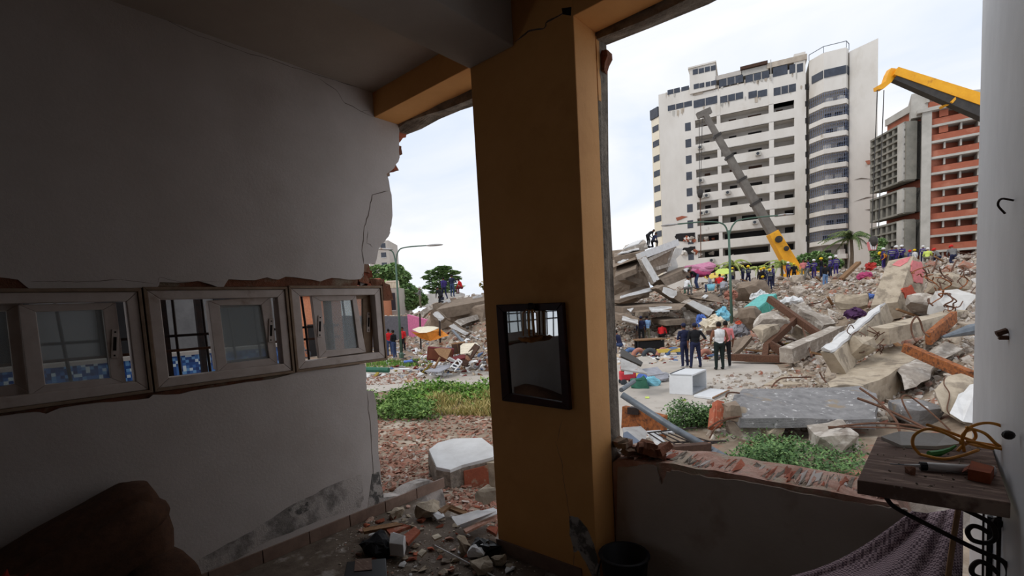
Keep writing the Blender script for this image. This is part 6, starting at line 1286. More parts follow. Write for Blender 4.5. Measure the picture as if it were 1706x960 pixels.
while n_ < 15000:
    u = rb.random(); c0, c1 = (1020, 1650) if u < .82 else (600, 850)
    x, y, d = polar(rb, c0, c1, 12, 62)
    lp = lump(x, y)
    if lp < .05+rb.random()*.2: continue
    vs, fs = rocks[rb.randrange(12)]; s = rb.uniform(.05, .24)*(.45+d/32); R_ = rot_rand(rb, .8); p = Vector((x, y, tz(x, y)+s*.12)); m.add([R_@(v*s)+p for v in vs], fs); n_ += 1
o = m.build('rubble', 'rubble_mix', fix=False); tag(o, 'countless small broken concrete and brick pieces over the mounds', 'rubble', kind='stuff')
# street-edge litter and clutter in the furniture heap
m = MB()
for k in range(1500):
    u = rb.random()
    if u < .4: x, y, d = polar(rb, 690, 850, 19, 28)
    elif u < .75: x, y, d = polar(rb, 1020, 1330, 19.5, 30)
    else: x, y, d = polar(rb, 600, 850, 19, 38)
    vs, fs = rocks[rb.randrange(12)]; s = rb.uniform(.06, .3); R_ = rot_rand(rb, .8); hh = rb.uniform(0, .7) if (u < .4 and rb.random() < .6) else 0; p = Vector((x, y, tz(x, y)+s*.15+hh)); m.add([R_@Vector((v.x*s*1.5, v.y*s, v.z*s*.6))+p for v in vs], fs)
o = m.build('litter', 'clutter_mix', fix=False); tag(o, 'mixed household litter spread along the street edge', 'litter', kind='stuff')
# terracotta pieces tumbling from the doorway
bmesh_ = [me_from(*hull_rock(300+k, 10, 1, .6, .3, .85), ['brick_mix'], name='brick_piece') for k in range(8)]
n_ = 0
while n_ < 240:
    x, y, d = polar(rb, 600, 850, 3.6, 11.5)
    if y < 2.7 and x > -3.3: continue
    o = bpy.data.objects.new('brick_fragment', bmesh_[rb.randrange(8)]); COL.objects.link(o); s = rb.uniform(.06, .16)*(.6+d/14)
    o.scale = (s, s, s); o.rotation_euler = (rb.uniform(-.5, .5), rb.uniform(-.5, .5), rb.uniform(0, 6)); o.location = (x, y, tz(x, y)+s*.08)
    zn = 'just outside the doorway' if d < 5.5 else ('around the white plastered chunk' if d < 8 else 'near the weeds')
    tag(o, 'broken terracotta fragment in the rubble '+zn, 'brick', 'terracotta fragments '+zn); n_ += 1
bv = [hull_rock(400+k, 9, 1, .6, .3, .85) for k in range(8)]; m = MB()
for k in range(6500):
    x, y, d = polar(rb, 560, 870, 3.0, 12) if k < 5600 else polar(rb, 600, 700, 18, 21.5)
    if y < 2.45 and x > -3.3: continue
    vs, fs = bv[rb.randrange(8)]; s = rb.uniform(.02, .09)*(.6+d/12); R_ = rot_rand(rb, .6); p = Vector((x, y, tz(x, y)+s*.1)); m.add([R_@(v*s)+p for v in vs], fs)
o = m.build('brick_rubble', 'brick_mix', fix=False); tag(o, 'countless small terracotta shards spilling out of the doorway', 'rubble', kind='stuff')
# rubble under the grey beam and right of the scrub
m = MB()
for k in range(1600):
    x, y, d = polar(rb, 1180, 1640, 8.7, 16)
    vs, fs = rocks[rb.randrange(12)]; s = rb.uniform(.04, .2); R_ = rot_rand(rb, .8); p = Vector((x, y, tz(x, y)+s*.1)); m.add([R_@(v*s)+p for v in vs], fs)
o = m.build('loose_stones', 'rubble_mix', fix=False); tag(o, 'loose stones strewn around the grey beam', 'rubble', kind='stuff')
for k in range(46):
    x, y, d = polar(rb, 1210, 1640, 14, 42)
    L_ = rb.uniform(1, 2.6); an = rb.uniform(0, 6.28); dv = Vector((math.cos(an), math.sin(an), rb.uniform(-.2, .6))).normalized(); p = Vector((x, y, tz(x, y)+.1))
    tag(MB().bar(p-dv*L_*.4, p+dv*L_*.6, .12, .06).build('broken_plank', 'timber' if k % 2 else 'dark_timber'), 'broken plank sticking out of the rubble mound', 'plank', 'broken planks in the rubble mound')
beam('wooden_plank', k7(120, 425, 36), k7(285, 270, 37), .35, .2, 'timber', 'stout plank slanting up near the palm tree', 'plank', amp=.01, cuts=1)
beam('wooden_plank', k9(200, 935, 18.8), k9(720, 955, 17.6), .3, .25, 'rust', 'long reddish plank along the foot of the mound', 'plank', amp=.02, cuts=2)
beam('wooden_plank', k9(0, 720, 22), k9(90, 700, 22), .5, .2, 'dark_timber', 'dark plank behind the man in the white vest', 'plank', amp=.02, cuts=2)
panel('leaning_slab', k9, [(200, 800, 20), (330, 740, 21), (390, 745, 20.6), (300, 850, 19.4), (215, 910, 19)], .15, 'concrete_brown', 'thin slab leaning right of the man in the white vest', 'slab')
# coloured belongings
fbox('turquoise_cabinet', k9, (470, 480, 27.5), (2.0, .9, .7), .6, -.35, 'turquoise', 'turquoise wooden cabinet tipped on the mound', 'cabinet', 'teal')
for k, (K, c, r, mt, lb) in enumerate([(k9, (125, 565, 26), (.5, .3, .55), 'light_blue', 'light blue cloth bundle left of the lamp post'), (k9, (325, 650, 24), (.55, .3, .5), 'coral', 'bright coral cloth on the mound by the lamp post'), (k9, (280, 705, 23), (.6, .4, .4), 'grey_cloth', 'whitish crumpled sack below the coral cloth'), (k9, (730, 440, 28), (.9, .5, .35), 'white', 'white crumpled sheet high on the mound'), (k7, (340, 400, 34), (.6, .3, .45), 'hot_pink', 'magenta cloth draped on the mound crest'), (k7, (400, 305, 37), (.5, .3, .35), 'red_cloth', 'red cloth near the crane hook'), (k7, (245, 750, 18), (.45, .35, .25), 'purple', 'purple cloth left of the white column'), (k7, (360, 590, 21), (.5, .3, .15), 'toy_blue', 'blue cloth strip behind the purple cloth'), (k9, (460, 400, 28.5), (.7, .5, .4), 'white', 'white cloth piled by the turquoise cabinet'), (k9, (200, 385, 30), (.5, .4, .4), 'salmon', 'salmon rag left of the kneeling workers'), (k9, (45, 640, 24), (.8, .5, .3), 'mattress', 'cream sack heap behind the street lamp'), (k5, (830, 810, 24.5), (.3, .3, .4), 'toy_blue', 'blue cloth bag above the tyre row'), (k5, (950, 850, 24), (.9, .6, .5), 'mattress', 'pale sack behind the black shirt man')]):
    r = tuple(v*.72 for v in r); o = MB().sph(K(*c), r, 18, 12).build('cloth_bundle', mt); rough(o, min(r)*.9, 0, k, 3.2/max(r)); tag(o, lb, 'cloth')
pk = thing('pink_bundle', k5(810, 395, 36), 'large pink folded bedding on the slab edge', 'bedding')
for k, (x, y, mt) in enumerate([(800, 370, 'hot_pink'), (815, 345, 'pink'), (820, 320, 'pink')]): o = MB().sph(k5(x, y, 36), (1.1, .6, .32), 16, 9).build('fold', mt, pk); rough(o, .2, 0, k, 1.6)
tn = thing('lime_tarp', k5(1000, 420, 40), 'lime green and yellow tarpaulin shelter on the mound', 'tarpaulin')
MB().slab([k5(*p) for p in [(930, 385, 39), (1000, 330, 41), (1080, 322, 42), (1140, 345, 41), (1100, 370, 39.5), (1000, 380, 39)]], .05, n=Vector((0, 0, 1))).build('lime_sheet', 'lime', tn)
MB().slab([k5(*p) for p in [(860, 400, 38.5), (950, 365, 39.5), (1060, 380, 39), (1000, 400, 38.4), (900, 425, 38)]], .05, n=Vector((0, 0, 1))).build('yellow_sheet', 'yellow_cloth', tn)
MB().tube([k5(962, 360, 39), k5(970, 460, 38.8)], .06, 6).build('pole', 'timber', tn); MB().tube([k5(735, 400, 37), k5(742, 470, 36.8)], .06, 6).build('pole', 'timber', tn)
# ================================================================== PEOPLE
def body_mesh(pose, voxel, fingers=True):
    """continuous body by voxel union of tapered limbs; faces are sorted into shirt, trousers, skin, shoes, hair by the nearest limb"""
    J = dict(hipL=(-.09, 0, .92), hipR=(.09, 0, .92), kneeL=(-.11, .02, .5), kneeR=(.11, .02, .5), ankL=(-.12, -.01, .09), ankR=(.12, -.01, .09),
             shL=(-.2, 0, 1.38), shR=(.2, 0, 1.38), elL=(-.255, -.02, 1.1), elR=(.255, -.02, 1.1), wrL=(-.26, .07, .86), wrR=(.26, .07, .86), head=(0, .025, 1.6), lean=0, drop=0)
    J.update(pose)
    lean, drop, bulk = J['lean'], J['drop'], J.get('bulk', 1.0)
    def T_(p):   # upper body leans about the hips
        p = Vector(p); q = p-Vector((0, 0, .95)); q = Matrix.Rotation(-lean, 3, 'X')@q; return q+Vector((0, 0, .95-drop))
    U_ = {k: T_(J[k]) for k in ('shL', 'shR', 'head')}
    for k in ('elL', 'elR', 'wrL', 'wrR'): U_[k] = T_(J[k])
    for k in ('hipL', 'hipR'): U_[k] = Vector(J[k])-Vector((0, 0, drop))
    for k in ('kneeL', 'kneeR', 'ankL', 'ankR'): U_[k] = Vector(J[k])
    m = MB(); caps = []
    def limb(a, b, ra, rb_, lab, n=8):
        a, b = Vector(a), Vector(b); m.tube([a, a.lerp(b, .35), a.lerp(b, .7), b], [ra, ra*.5+rb_*.5+.35*abs(ra-rb_)*.5, ra*.3+rb_*.7, rb_], 10); m.sph(a, ra*.98, 10, 6); m.sph(b, rb_*.98, 10, 6); caps.append((a, b, (ra+rb_)/2, lab))
    RL = Matrix.Rotation(-lean, 3, 'X')
    def ell(c, r, lab): m.sph(T_(c), r, 14, 9, R=RL); caps.append((T_(c)-RL@Vector((0, 0, r[2]*.4)), T_(c)+RL@Vector((0, 0, r[2]*.4)), (r[0]+r[1])/2*.9, lab))
    ell((0, 0, 1.26), (.185*bulk, .115*bulk, .21), 0); ell((0, .012, 1.08), (.165*bulk, .115*bulk, .18), 0); ell((-.1, 0, 1.36), (.11, .085, .08), 0); ell((.1, 0, 1.36), (.11, .085, .08), 0)
    pz = Vector((0, 0, .93-drop)); m.sph(pz, (.175*bulk, .125*bulk, .13), 14, 9); caps.append((pz+Vector((-.07, 0, -.02)), pz+Vector((.07, 0, -.02)), .11*bulk, 1))
    limb(T_((0, -.01, 1.4)), T_((0, .01, 1.52)), .06, .052, 2)
    hc = U_['head']; m.sph(hc, (.076, .097, .115), 14, 10, R=RL); caps.append((hc, hc+Vector((0, 0, .01)), .095, 2))
    m.sph(hc+RL@Vector((0, .095, -.015)), (.014, .02, .022), 8, 6); m.sph(hc+RL@Vector((0, .07, -.075)), (.045, .04, .04), 8, 6)
    for s in (-1, 1): m.sph(hc+RL@Vector((s*.078, -.005, -.01)), (.012, .022, .034), 8, 6)
    for s in 'LR':
        limb(U_['hip'+s], U_['knee'+s], .092*bulk, .066, 1); limb(U_['knee'+s], U_['ank'+s], .066, .05, 1)
        a = U_['ank'+s]; m.sph(a+Vector((0, .055, -.045)), (.045, .135, .042), 10, 6); caps.append((a+Vector((0, -.02, -.06)), a+Vector((0, .14, -.06)), .035, 3)); limb(a, a-Vector((0, 0, .04)), .045, .042, 3)
        limb(U_['sh'+s], U_['el'+s], .056, .044, 4); limb(U_['el'+s], U_['wr'+s], .042, .03, 5)
        w = U_['wr'+s]; fd = (w-U_['el'+s]).normalized(); sd_ = Vector((1, 0, 0))-fd*fd.x
        sd_ = (Vector((0, 1, 0)) if sd_.length < .3 else sd_); sd_ = Vector((0, 1, 0))-fd*fd.y if abs(fd.y) < .9 else Vector((1, 0, 0)); sd_.normalize(); up = fd.cross(sd_)
        Rh = Matrix((sd_, up, fd)).transposed(); pc = w+fd*.05; m.sph(pc, (.042, .02, .055), 10, 7, R=Rh); caps.append((w, pc+fd*.1, .03, 2))
        if fingers:
            inw = up*(1 if up.dot(Vector((0, 0, 0))-w) > 0 else -1)
            for k, (o_, L_) in enumerate(((-.031, .062), (-.011, .078), (.01, .075), (.03, .066))):
                b0 = pc+fd*.042+sd_*(-o_); b1 = b0+fd*L_*.5+inw*.006; b2 = b1+fd*L_*.42+inw*.02; m.tube([b0-fd*.02, b0, b1, b2], [.0095, .0095, .009, .0075], 7)
            b0 = pc+sd_*.036-fd*.015; m.tube([b0-sd_*.02, b0, b0+sd_*.02+fd*.03, b0+sd_*.024+fd*.058+inw*.01], [.012, .011, .0105, .008], 7)
    o = bpy.data.objects.new('tmp', me_from(m.v, m.f, [])); COL.objects.link(o)
    md = o.modifiers.new('r', 'REMESH'); md.mode = 'VOXEL'; md.voxel_size = voxel; md.use_smooth_shade = True
    if voxel < .02: ms = o.modifiers.new('s', 'SMOOTH'); ms.iterations = 1; ms.factor = .4
    dg = bpy.context.evaluated_depsgraph_get(); me = bpy.data.meshes.new_from_object(o.evaluated_get(dg)); bpy.data.objects.remove(o)
    n = len(me.polygons); c = np.empty(n*3); me.polygons.foreach_get('center', c); c = c.reshape(-1, 3)
    D = []
    for a, b, r, lab in caps:
        a, b = np.array(a), np.array(b); ab = b-a; t = np.clip(((c-a)@ab)/max(1e-9, ab@ab), 0, 1); D.append(np.linalg.norm(c-a-t[:, None]*ab, axis=1)-r)
    lab = np.array([k[3] for k in caps])[np.argmin(np.array(D), 0)]
    wl = J.get('waist', 1.0)-drop
    tl = (lab == 0) & (c[:, 2] < wl-.04) & (abs(lean) < .3); lab[tl] = 1
    h = np.array(hc); R3 = np.array(RL); loc = (c-h)@R3; hd = (np.linalg.norm(c-h, axis=1) < .15) & (loc[:, 2] > -.12)
    lab[hd & (loc[:, 2] > -.13)] = 2
    lab[hd & ((loc[:, 2] > .045) | ((loc[:, 1] < -.01) & (loc[:, 2] > -.05)))] = 6
    for s in (-1, 1): lab[hd & (np.abs(loc[:, 0]-s*.032) < .012) & (np.abs(loc[:, 2]-.012) < .009) & (loc[:, 1] > .06)] = 7
    lab[hd & (np.abs(loc[:, 0]) < .022) & (np.abs(loc[:, 2]+.06) < .006) & (loc[:, 1] > .06)] = 8
    me.polygons.foreach_set('material_index', lab.astype(np.int32)); me.polygons.foreach_set('use_smooth', np.ones(n, bool)); me.update()
    for k in range(9): me.materials.append(MATS['skin'])
    me['head'] = list(hc); return me
POSES = dict(
 stand={}, folded=dict(elL=(-.27, .02, 1.12), elR=(.27, .02, 1.12), wrL=(-.06, .2, 1.12), wrR=(.06, .2, 1.14), kneeL=(-.09, 0, .5), ankL=(-.1, -.02, .09)),
 akimbo=dict(elR=(.36, -.08, 1.12), wrR=(.2, .05, 1.0), elL=(-.27, -.02, 1.1), wrL=(-.25, .06, .86), ankL=(-.17, 0, .09), kneeL=(-.14, .02, .5), ankR=(.19, 0, .09), kneeR=(.15, .02, .5), bulk=1.12),
 vest=dict(elR=(.3, 0, 1.1), wrR=(.24, .16, .9), elL=(-.3, -.02, 1.12), wrL=(-.22, .18, 1.0), bulk=1.15),
 bend=dict(lean=1.0, elL=(-.22, .2, 1.2), elR=(.22, .2, 1.2), wrL=(-.15, .42, 1.25), wrR=(.15, .42, 1.25), kneeL=(-.13, .1, .48), kneeR=(.13, .1, .48)),
 sit=dict(drop=.45, lean=.35, kneeL=(-.15, .38, .5), kneeR=(.15, .38, .5), ankL=(-.14, .34, .09), ankR=(.14, .34, .09), elL=(-.27, .12, 1.14), elR=(.27, .12, 1.14), wrL=(-.16, .36, 1.06), wrR=(.16, .36, 1.06)),
 kneel=dict(drop=.42, lean=.5, kneeL=(-.12, .1, .1), kneeR=(.13, .36, .5), ankL=(-.12, -.3, .08), ankR=(.13, .3, .09), elL=(-.25, .16, 1.14), elR=(.25, .16, 1.14), wrL=(-.12, .4, 1.05), wrR=(.12, .4, 1.05)),
 walk=dict(ankL=(-.1, .24, .1), kneeL=(-.1, .16, .52), ankR=(.1, -.26, .14), kneeR=(.1, -.02, .5), elL=(-.26, -.12, 1.12), wrL=(-.25, -.12, .88), elR=(.26, .08, 1.12), wrR=(.24, .26, .96)),
 reach=dict(elL=(-.28, .1, 1.15), wrL=(-.2, .34, 1.2), elR=(.3, .06, 1.12), wrR=(.26, .3, 1.05)))
BODY = {}
def person(pos, pose, facing, label, shirt, trousers, sleeve='long', head='hair', shoe='shoe', near=False, scale=1.0, group=None, skin='skin', belt=None):
    key = (pose, near)
    if key not in BODY: BODY[key] = body_mesh(POSES[pose], .0105 if near else .026, near)
    me = BODY[key]; o = bpy.data.objects.new('person', me); COL.objects.link(o); o.location = pos; o.rotation_euler = (0, 0, YAW+facing); o.scale = (scale,)*3
    mats = [shirt, trousers, skin, shoe, skin if sleeve == 'none' else shirt, shirt if sleeve == 'long' else skin, 'hair', 'eye_dark', 'maroon']
    for k, mt in enumerate(mats): o.material_slots[k].link = 'OBJECT'; o.material_slots[k].material = MATS[mt]
    tag(o, label, 'person', group)
    h = Vector(me['head']); P_ = POSES[pose]; RL = Matrix.Rotation(-P_.get('lean', 0), 3, 'X')
    m = MB()
    if head == 'hair': m.sph(h+RL@Vector((0, -.012, .022)), (.084, .1, .103), 12, 8, R=RL); nm, mt = 'hair', 'hair'
    elif head == 'cap': m.sph(h+RL@Vector((0, -.004, .045)), (.088, .106, .085), 12, 7, R=RL); m.sph(h+RL@Vector((0, .1, .045)), (.07, .08, .012), 10, 5, R=RL); nm, mt = 'cap', 'navy'
    else: m.sph(h+RL@Vector((0, 0, .045)), (.115, .14, .105), 14, 8, R=RL); m.sph(h+RL@Vector((0, .01, .02)), (.13, .165, .014), 14, 5, R=RL); nm, mt = 'helmet', 'helmet_'+head
    ch = bpy.data.objects.new(nm, me_from(m.v, m.f, [mt], None, True)); COL.objects.link(ch); ch.parent = o
    if belt:
        m = MB(); dz = P_.get('drop', 0); 
        for zz in (1.18, 1.3):
            ring = [RL@(Vector((.2*math.cos(t), .128*math.sin(t), zz))-Vector((0, 0, .95)))+Vector((0, 0, .95-dz)) for t in [k*math.pi/8 for k in range(16)]]; m.tube(ring, .014, 4, closed=True)
        ch = bpy.data.objects.new('reflective_band', me_from(m.v, m.f, [belt])); COL.objects.link(ch); ch.parent = o
    return o
def ground_px(px, py): p = onz(px, py, G0+.03); p.z = G0+.03; return p
person(ground_px(1141, 612), 'folded', .25, 'man in navy jacket and dark cap seen from behind, arms folded', 'navy', 'navy', 'long', 'cap', 'shoe_white', True, .98)
person(ground_px(1159, 613), 'akimbo', 0, 'man in black shirt and cap with hand on hip, seen from behind', 'black_cloth', 'navy', 'short', 'cap', 'shoe', True, .98)
person(ground_px(1199, 616), 'vest', .0, 'man in white vest and dark trousers watching the rubble', 'white', 'trousers_green', 'none', 'hair', 'shoe', True, 1.0)
person(ground_px(1210, 612), 'stand', -.15, 'man in pink shirt half hidden behind the white vest', 'shirt_pink', 'trousers_black', 'short', 'hair', 'shoe_white', True, 1.0)
person(ground_px(650, 593), 'stand', .5, 'man in red jacket nearest the broken wall', 'shirt_red', 'jeans', 'long', 'hair', 'shoe', True, 1.02)
person(ground_px(658, 597), 'folded', 1.2, 'man in dark clothes beside the red jacket man', 'black_cloth', 'jeans', 'long', 'hair', 'shoe_white', True, 1.0)
person(ground_px(673, 589), 'stand', 2.6, 'man in red shirt and black trousers behind the lamp pole', 'shirt_red', 'trousers_black', 'short', 'hair', 'shoe', True, 1.04)
person(ground_px(1079, 573), 'walk', .3, 'man in light blue shirt entering the collapsed building', 'shirt_blue', 'khaki', 'short', 'hair', 'shoe', True)
person(ground_px(1069, 574), 'stand', -.2, 'man in navy standing under the level slab', 'navy', 'trousers_black', 'long', 'cap', 'shoe', True)
person(ground_px(1102, 572), 'kneel', -.6, 'person in red shirt kneeling in the shadow of the slab', 'shirt_red', 'trousers_black', 'short', 'hair')
person(ground_px(1034, 590), 'sit', .8, 'person in dark clothes crouching beside the pillar edge', 'navy', 'jeans', 'long', 'hair')
def on_mound(px, py, dmax=49):
    p = hit(px, py, 16, dmax)
    if p is None: p = at(px, py, 46); p.z = tz(p.x, p.y)
    return p
def W9(x, y): return (1180+x/5.332, 420+y/5.332)
def W7(x, y): return (1380+x/5.648, 390+y/5.648)
def W5(x, y): return (1020+x/5.645, 390+y/5.645)
crew = [
 (W9(160, 272), 'reach', 1.2, 'bareheaded worker in black standing by the lime tarpaulin', 'black_cloth', 'trousers_black', 'hair'),
 (W9(216, 240), 'stand', .4, 'yellow helmeted worker just right of the lamp post', 'khaki', 'navy', 'yellow'),
 (W9(308, 275), 'stand', .6, 'leftmost of two yellow helmeted workers walking on the mound', 'navy', 'navy', 'yellow'),
 (W9(358, 300), 'walk', .2, 'yellow helmeted worker walking with reflective bands on his back', 'navy', 'navy', 'yellow'),
 (W9(470, 330), 'stand', -.4, 'tall worker in black at the edge of the kneeling group', 'black_cloth', 'trousers_black', 'yellow'),
 (W9(498, 320), 'reach', 2.4, 'yellow helmeted worker in the middle of the tight group', 'navy', 'navy', 'yellow'),
 (W9(512, 340), 'kneel', .2, 'kneeling yellow helmeted worker at the front of the group', 'navy', 'navy', 'yellow'),
 (W9(548, 340), 'stand', .1, 'worker with banded jacket beside the kneeling one', 'navy', 'navy', 'yellow'),
 (W9(578, 305), 'stand', .8, 'dark clad man at the outer side of the tight group', 'uniform', 'navy', 'hair'),
 (W9(712, 222), 'stand', .3, 'worker in purple standing against the yellow crane base', 'uniform', 'navy', 'white'),
 (W9(763, 236), 'stand', -.2, 'yellow helmeted worker in front of the crane base', 'black_cloth', 'trousers_black', 'yellow'),
 (W9(845, 240), 'stand', 2.8, 'person in pink shirt right of the crane base', 'shirt_pink', 'khaki', 'hair'),
 (W9(888, 245), 'walk', 1.0, 'worker in purple beside the pink shirt person', 'uniform', 'mid_grey', 'hair'),
 (W9(940, 250), 'reach', 2.0, 'purple uniformed worker bending near the crest shrubs', 'uniform', 'uniform', 'white'),
 (W9(1005, 235), 'reach', .6, 'two tone worker with yellow helmet at the crest', 'black_cloth', 'navy', 'yellow'),
 (W9(1040, 322), 'stand', .1, 'man in black shirt and light jeans on the mound', 'black_cloth', 'jeans_light', 'hair'),
 (W9(1085, 225), 'stand', 1.5, 'dim figure in purple beside the banded worker', 'uniform', 'navy', 'white'),
 (W9(1135, 218), 'stand', .0, 'white helmeted worker with banded purple jacket near the palm', 'uniform', 'uniform', 'white'),
 (W7(520, 330), 'stand', .4, 'purple uniformed worker at the left of the crowd by the brick block', 'uniform', 'uniform', 'white'),
 (W7(558, 325), 'bend', 1.4, 'orange vested worker bending in the crowd by the brick block', 'orange_tarp', 'khaki', 'yellow'),
 (W7(598, 320), 'stand', -.5, 'purple worker behind the bending orange one', 'uniform', 'navy', 'hair'),
 (W7(640, 315), 'walk', .9, 'purple worker walking in the crowd centre', 'uniform', 'uniform', 'white'),
 (W7(690, 310), 'reach', 1.9, 'white helmeted worker left of the painted block', 'uniform', 'navy', 'white'),
 (W7(768, 260), 'stand', .2, 'red helmeted worker behind the painted block', 'uniform', 'navy', 'red'),
 (W7(812, 265), 'stand', .1, 'worker in white shirt with yellow helmet above the painted block', 'white', 'khaki', 'yellow'),
 (W7(890, 262), 'stand', -.3, 'purple worker right of the white shirted one', 'uniform', 'navy', 'white'),
 (W7(930, 275), 'sit', -.8, 'seated helper in lime clothes beside the painted block', 'lime', 'khaki', 'white'),
 (W7(1045, 275), 'kneel', .5, 'red helmeted worker half hidden by the crest', 'mid_grey', 'navy', 'red'),
 (W7(1175, 270), 'kneel', -.4, 'red helmeted worker nearest the white wall', 'mid_grey', 'navy', 'red')]
for (px, py), ps, fc, lb, sh_, tr_, hd in crew:
    p = on_mound(px, py); person(p-Vector((0, 0, .05)), ps, fc, lb, sh_, tr_, 'long', hd, 'shoe', False, 1.04, belt='reflective' if sh_ in ('uniform', 'navy') else None)
def at_slab(px, py, d): return at(px, py, d)
for (x, y, d, ps, fc, lb, sh_, tr_, hd) in [(800, 515, 34, 'bend', 1.6, 'man in dark clothes bending below the pink bedding', 'black_cloth', 'jeans', 'hair'), (690, 575, 31.8, 'sit', -1.2, 'person in white sitting at the slab edge', 'white', 'mid_grey', 'hair'), (735, 560, 32.4, 'sit', .4, 'person in grey green crouching beside the white one', 'khaki', 'green_bin', 'hair'), (935, 545, 33.5, 'sit', 1.2, 'person in pale shirt sitting with a turquoise bucket', 'grey_cloth', 'jeans', 'hair'), (1010, 540, 33.5, 'sit', -.5, 'person in red shirt sitting near the lamp post', 'shirt_red', 'mid_grey', 'hair'), (1035, 585, 32.5, 'kneel', -.9, 'person in grey kneeling below the red shirted one', 'grey_cloth', 'mid_grey', 'hair'), (335, 125, 38, 'bend', -1.3, 'rescuer bending on the topmost slab', 'black_cloth', 'trousers_black', 'hair'), (380, 130, 38, 'kneel', -1.3, 'rescuer kneeling on the topmost slab', 'navy', 'trousers_black', 'hair')]:
    p = at(*W5(x, y), d); person(p, ps, fc, lb, sh_, tr_, 'long', hd, 'shoe', False, 1.0)
o = thing('plastic_bucket', at(*W5(930, 540), 33), 'turquoise plastic bucket held by the sitting person', 'bucket'); MB().lathe(at(*W5(930, 535), 32.8), [(.2, 0), (.27, .45), (.25, .45), (.18, .04)], 14).build('body', 'light_blue', o, smooth=True)
for (x, y, d, ps, fc, lb, sh_, tr_) in [(752, 318, 34.5, 'walk', .6, 'rescuer in purple climbing the left rubble heap', 'uniform', 'navy'), (822, 290, 35.5, 'reach', -.4, 'rescuer in navy higher on the left rubble heap', 'navy', 'jeans'), (905, 262, 36.5, 'sit', 1.2, 'person in red sitting on the left rubble heap', 'shirt_red', 'maroon'), (722, 345, 33.5, 'kneel', .9, 'dark figure kneeling below the purple rescuer', 'black_cloth', 'trousers_black'), (540, 390, 37, 'reach', 1.5, 'person with pale hat behind the pink wall', 'mid_grey', 'khaki')]:
    p = at(600+x/5.333, 440+y/5.333, d); person(p, ps, fc, lb, sh_, tr_, 'long', 'white' if 'hat' in lb else 'hair', 'shoe', False, .95)
for (x, y, lb) in [(640, 705, 'seated figure in dark clothes under the awning'), (735, 705, 'second seated figure in dark clothes under the awning')]:
    p = onz(600+x/5.333, 440+(y+40)/5.333, G0); p.z = G0; person(p, 'sit', 1.0 if x < 700 else -1.4, lb, 'black_cloth', 'maroon', 'long', 'hair')
# ================================================================== TREES
def leaf_cloud(m, c, r, n, size, rg, flat=1.0):
    for k in range(n):
        th = rg.uniform(0, 6.283); u = rg.uniform(-1, 1); q = (1-u*u)**.5; rad = rg.uniform(.55, 1)**.5
        p = Vector(c)+Vector((q*math.cos(th)*r[0], q*math.sin(th)*r[1], u*r[2]))*rad
        d = Vector((rg.uniform(-1, 1), rg.uniform(-1, 1), rg.uniform(-.6, .6)*flat)).normalized(); s = d.cross(Vector((rg.uniform(-.5, .5), rg.uniform(-.5, .5), 1))).normalized(); z = size*rg.uniform(.6, 1.4)
        m.add([p-d*z, p+s*z*.5, p+d*z, p-s*z*.5], [(0, 1, 2, 3)])
def tree(px, pyb, d, top, blobs, label, mat='leaf_dark', n=500, size=.3, trunk_r=.25, seed=1, zb=None, flat=1.0, trunks=1, name='tree', cat='tree'):
    rg = random.Random(seed); b = at(px, pyb, d); b.z = tz(b.x, b.y) if zb is None else zb
    t = thing(name, b, label, cat); m = MB(); tr = MB(); tp = at(px, top, d)
    tr.tube([b, b.lerp(tp, .4), b.lerp(tp, .85)], [trunk_r, trunk_r*.7, trunk_r*.3], 7)
    for (x, y, rx, rz) in blobs:
        c = at(x, y, d+rg.uniform(-1, 1)*rx/40); k = d/F; leaf_cloud(m, c, (rx*k, rx*k, rz*k), int(n), size, rg, flat)
        j = b.lerp(tp, rg.uniform(.35, .7)); tr.tube([j, j.lerp(c, .6)+Vector((0, 0, .2)), c], [trunk_r*.4, trunk_r*.28, trunk_r*.12], 5)
    m.build('crown', mat, t, fix=False); tr.build('trunk', 'bark', t); return t
tree(655, 530, 62, 450, [(632, 455, 22, 14), (655, 452, 18, 13), (668, 462, 16, 12), (650, 475, 22, 14), (625, 480, 18, 14), (675, 485, 18, 14), (690, 492, 14, 12), (700, 500, 12, 10), (680, 505, 18, 12), (640, 500, 20, 14), (664, 490, 18, 12)], 'broad dark green tree behind the street lamp near the broken wall', 'leaf_tree', 700, .34, .4, 2)
tree(738, 510, 92, 446, [(738, 447, 14, 4), (728, 453, 20, 4.5), (750, 455, 17, 4.5), (722, 462, 20, 4.5), (752, 464, 17, 4.5), (735, 470, 26, 5), (724, 478, 20, 5), (752, 478, 20, 5), (738, 486, 24, 5)], 'layered spreading tree standing alone above the left rubble', 'leaf_tree', 420, .42, .35, 3, zb=0, flat=.3)
tree(1360, 450, 66, 420, [(1345, 432, 16, 9), (1360, 428, 14, 9), (1375, 432, 14, 9), (1330, 438, 14, 8), (1390, 440, 14, 8), (1352, 444, 24, 8)], 'round green shrub at the foot of the white tower', 'leaf_tree', 600, .3, .2, 5)
tree(1466, 440, 58, 400, [(1468, 405, 8, 8), (1462, 420, 10, 10), (1470, 430, 10, 10), (1464, 438, 12, 8)], 'slender green tree behind the crane hook', 'leaf_tree', 350, .22, .14, 6)
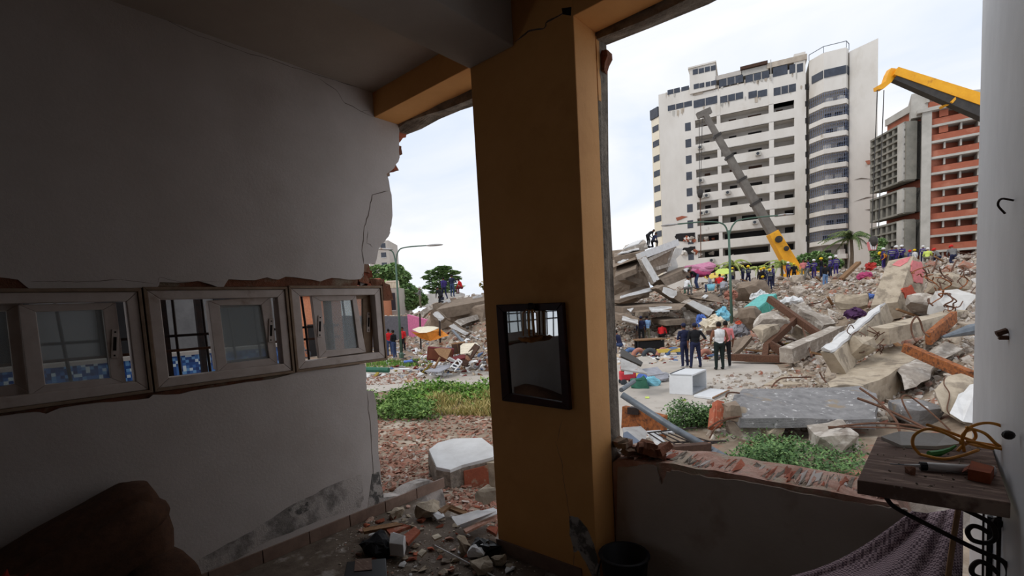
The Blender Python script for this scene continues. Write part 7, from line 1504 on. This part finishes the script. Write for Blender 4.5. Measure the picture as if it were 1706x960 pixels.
tree(810, 512, 60, 470, [(806, 474, 8, 6), (812, 480, 8, 6)], 'small bare tree tuft above the left rubble by the pillar', 'grass_dry', 120, .2, .1, 8)
def palm(px, pyb, d, pytop, nf, L, label, mat='palm_leaf', trunk=.2, seed=1, wind=0, droop=.9):
    rg = random.Random(seed); b = at(px, pyb, d); b.z = tz(b.x, b.y); tp = at(px, pytop, d); tp.x, tp.y = tp.x, tp.y; t = thing('palm_tree', b, label, 'palm')
    MB().tube([b, b.lerp(tp, .5)+RH*.1, tp], [trunk, trunk*.8, trunk*.7], 8).build('trunk', 'bark', t)
    for k in range(nf):
        a = 6.283*k/nf+rg.uniform(-.2, .2); el = rg.uniform(.1, 1.2); dv = Vector((math.cos(a), math.sin(a), 0)); m = MB(); P = []
        for j in range(8):
            s = j/7; P.append(tp+dv*L*s*math.cos(el*(1-s*.5))+Vector((0, 0, L*(math.sin(el)*s-droop*s*s)))+RH*wind*s*s*L)
        for j in range(1, 8):
            dd = (P[j]-P[j-1]); sd_ = dd.normalized().cross(Vector((0, 0, 1)))
            for q in range(3):
                c = P[j-1].lerp(P[j], q/3); ll = L*.26*(1.1-j/9)
                for sg in (-1, 1):
                    e = c+(sd_*sg*.8+dd.normalized()*.5)*ll-Vector((0, 0, ll*.45)); w = dd.normalized()*.045*L/2; m.add([c-w, c+w, e], [(0, 1, 2)])
        m.tube(P, [.03]*8, 4); m.build('frond', mat, t, fix=False)
    return t
palm(1418, 446, 52, 396, 22, 2.7, 'windblown palm tree in front of the balcony bay', 'palm_leaf', .22, 3, -.25, .8)
palm(1182, 462, 46, 447, 12, 1.5, 'small yellowish palm behind the lime tarpaulin', 'palm_light', .1, 4)
palm(1222, 462, 47, 440, 12, 1.8, 'pale palm right of the lamp post', 'palm_light', .1, 5)
palm(1262, 466, 48, 448, 12, 1.5, 'light green palm behind the yellow helmeted workers', 'palm_light', .1, 6)
palm(1302, 462, 49, 440, 16, 2.0, 'bushy light palm at the crane base', 'palm_light', .12, 7)
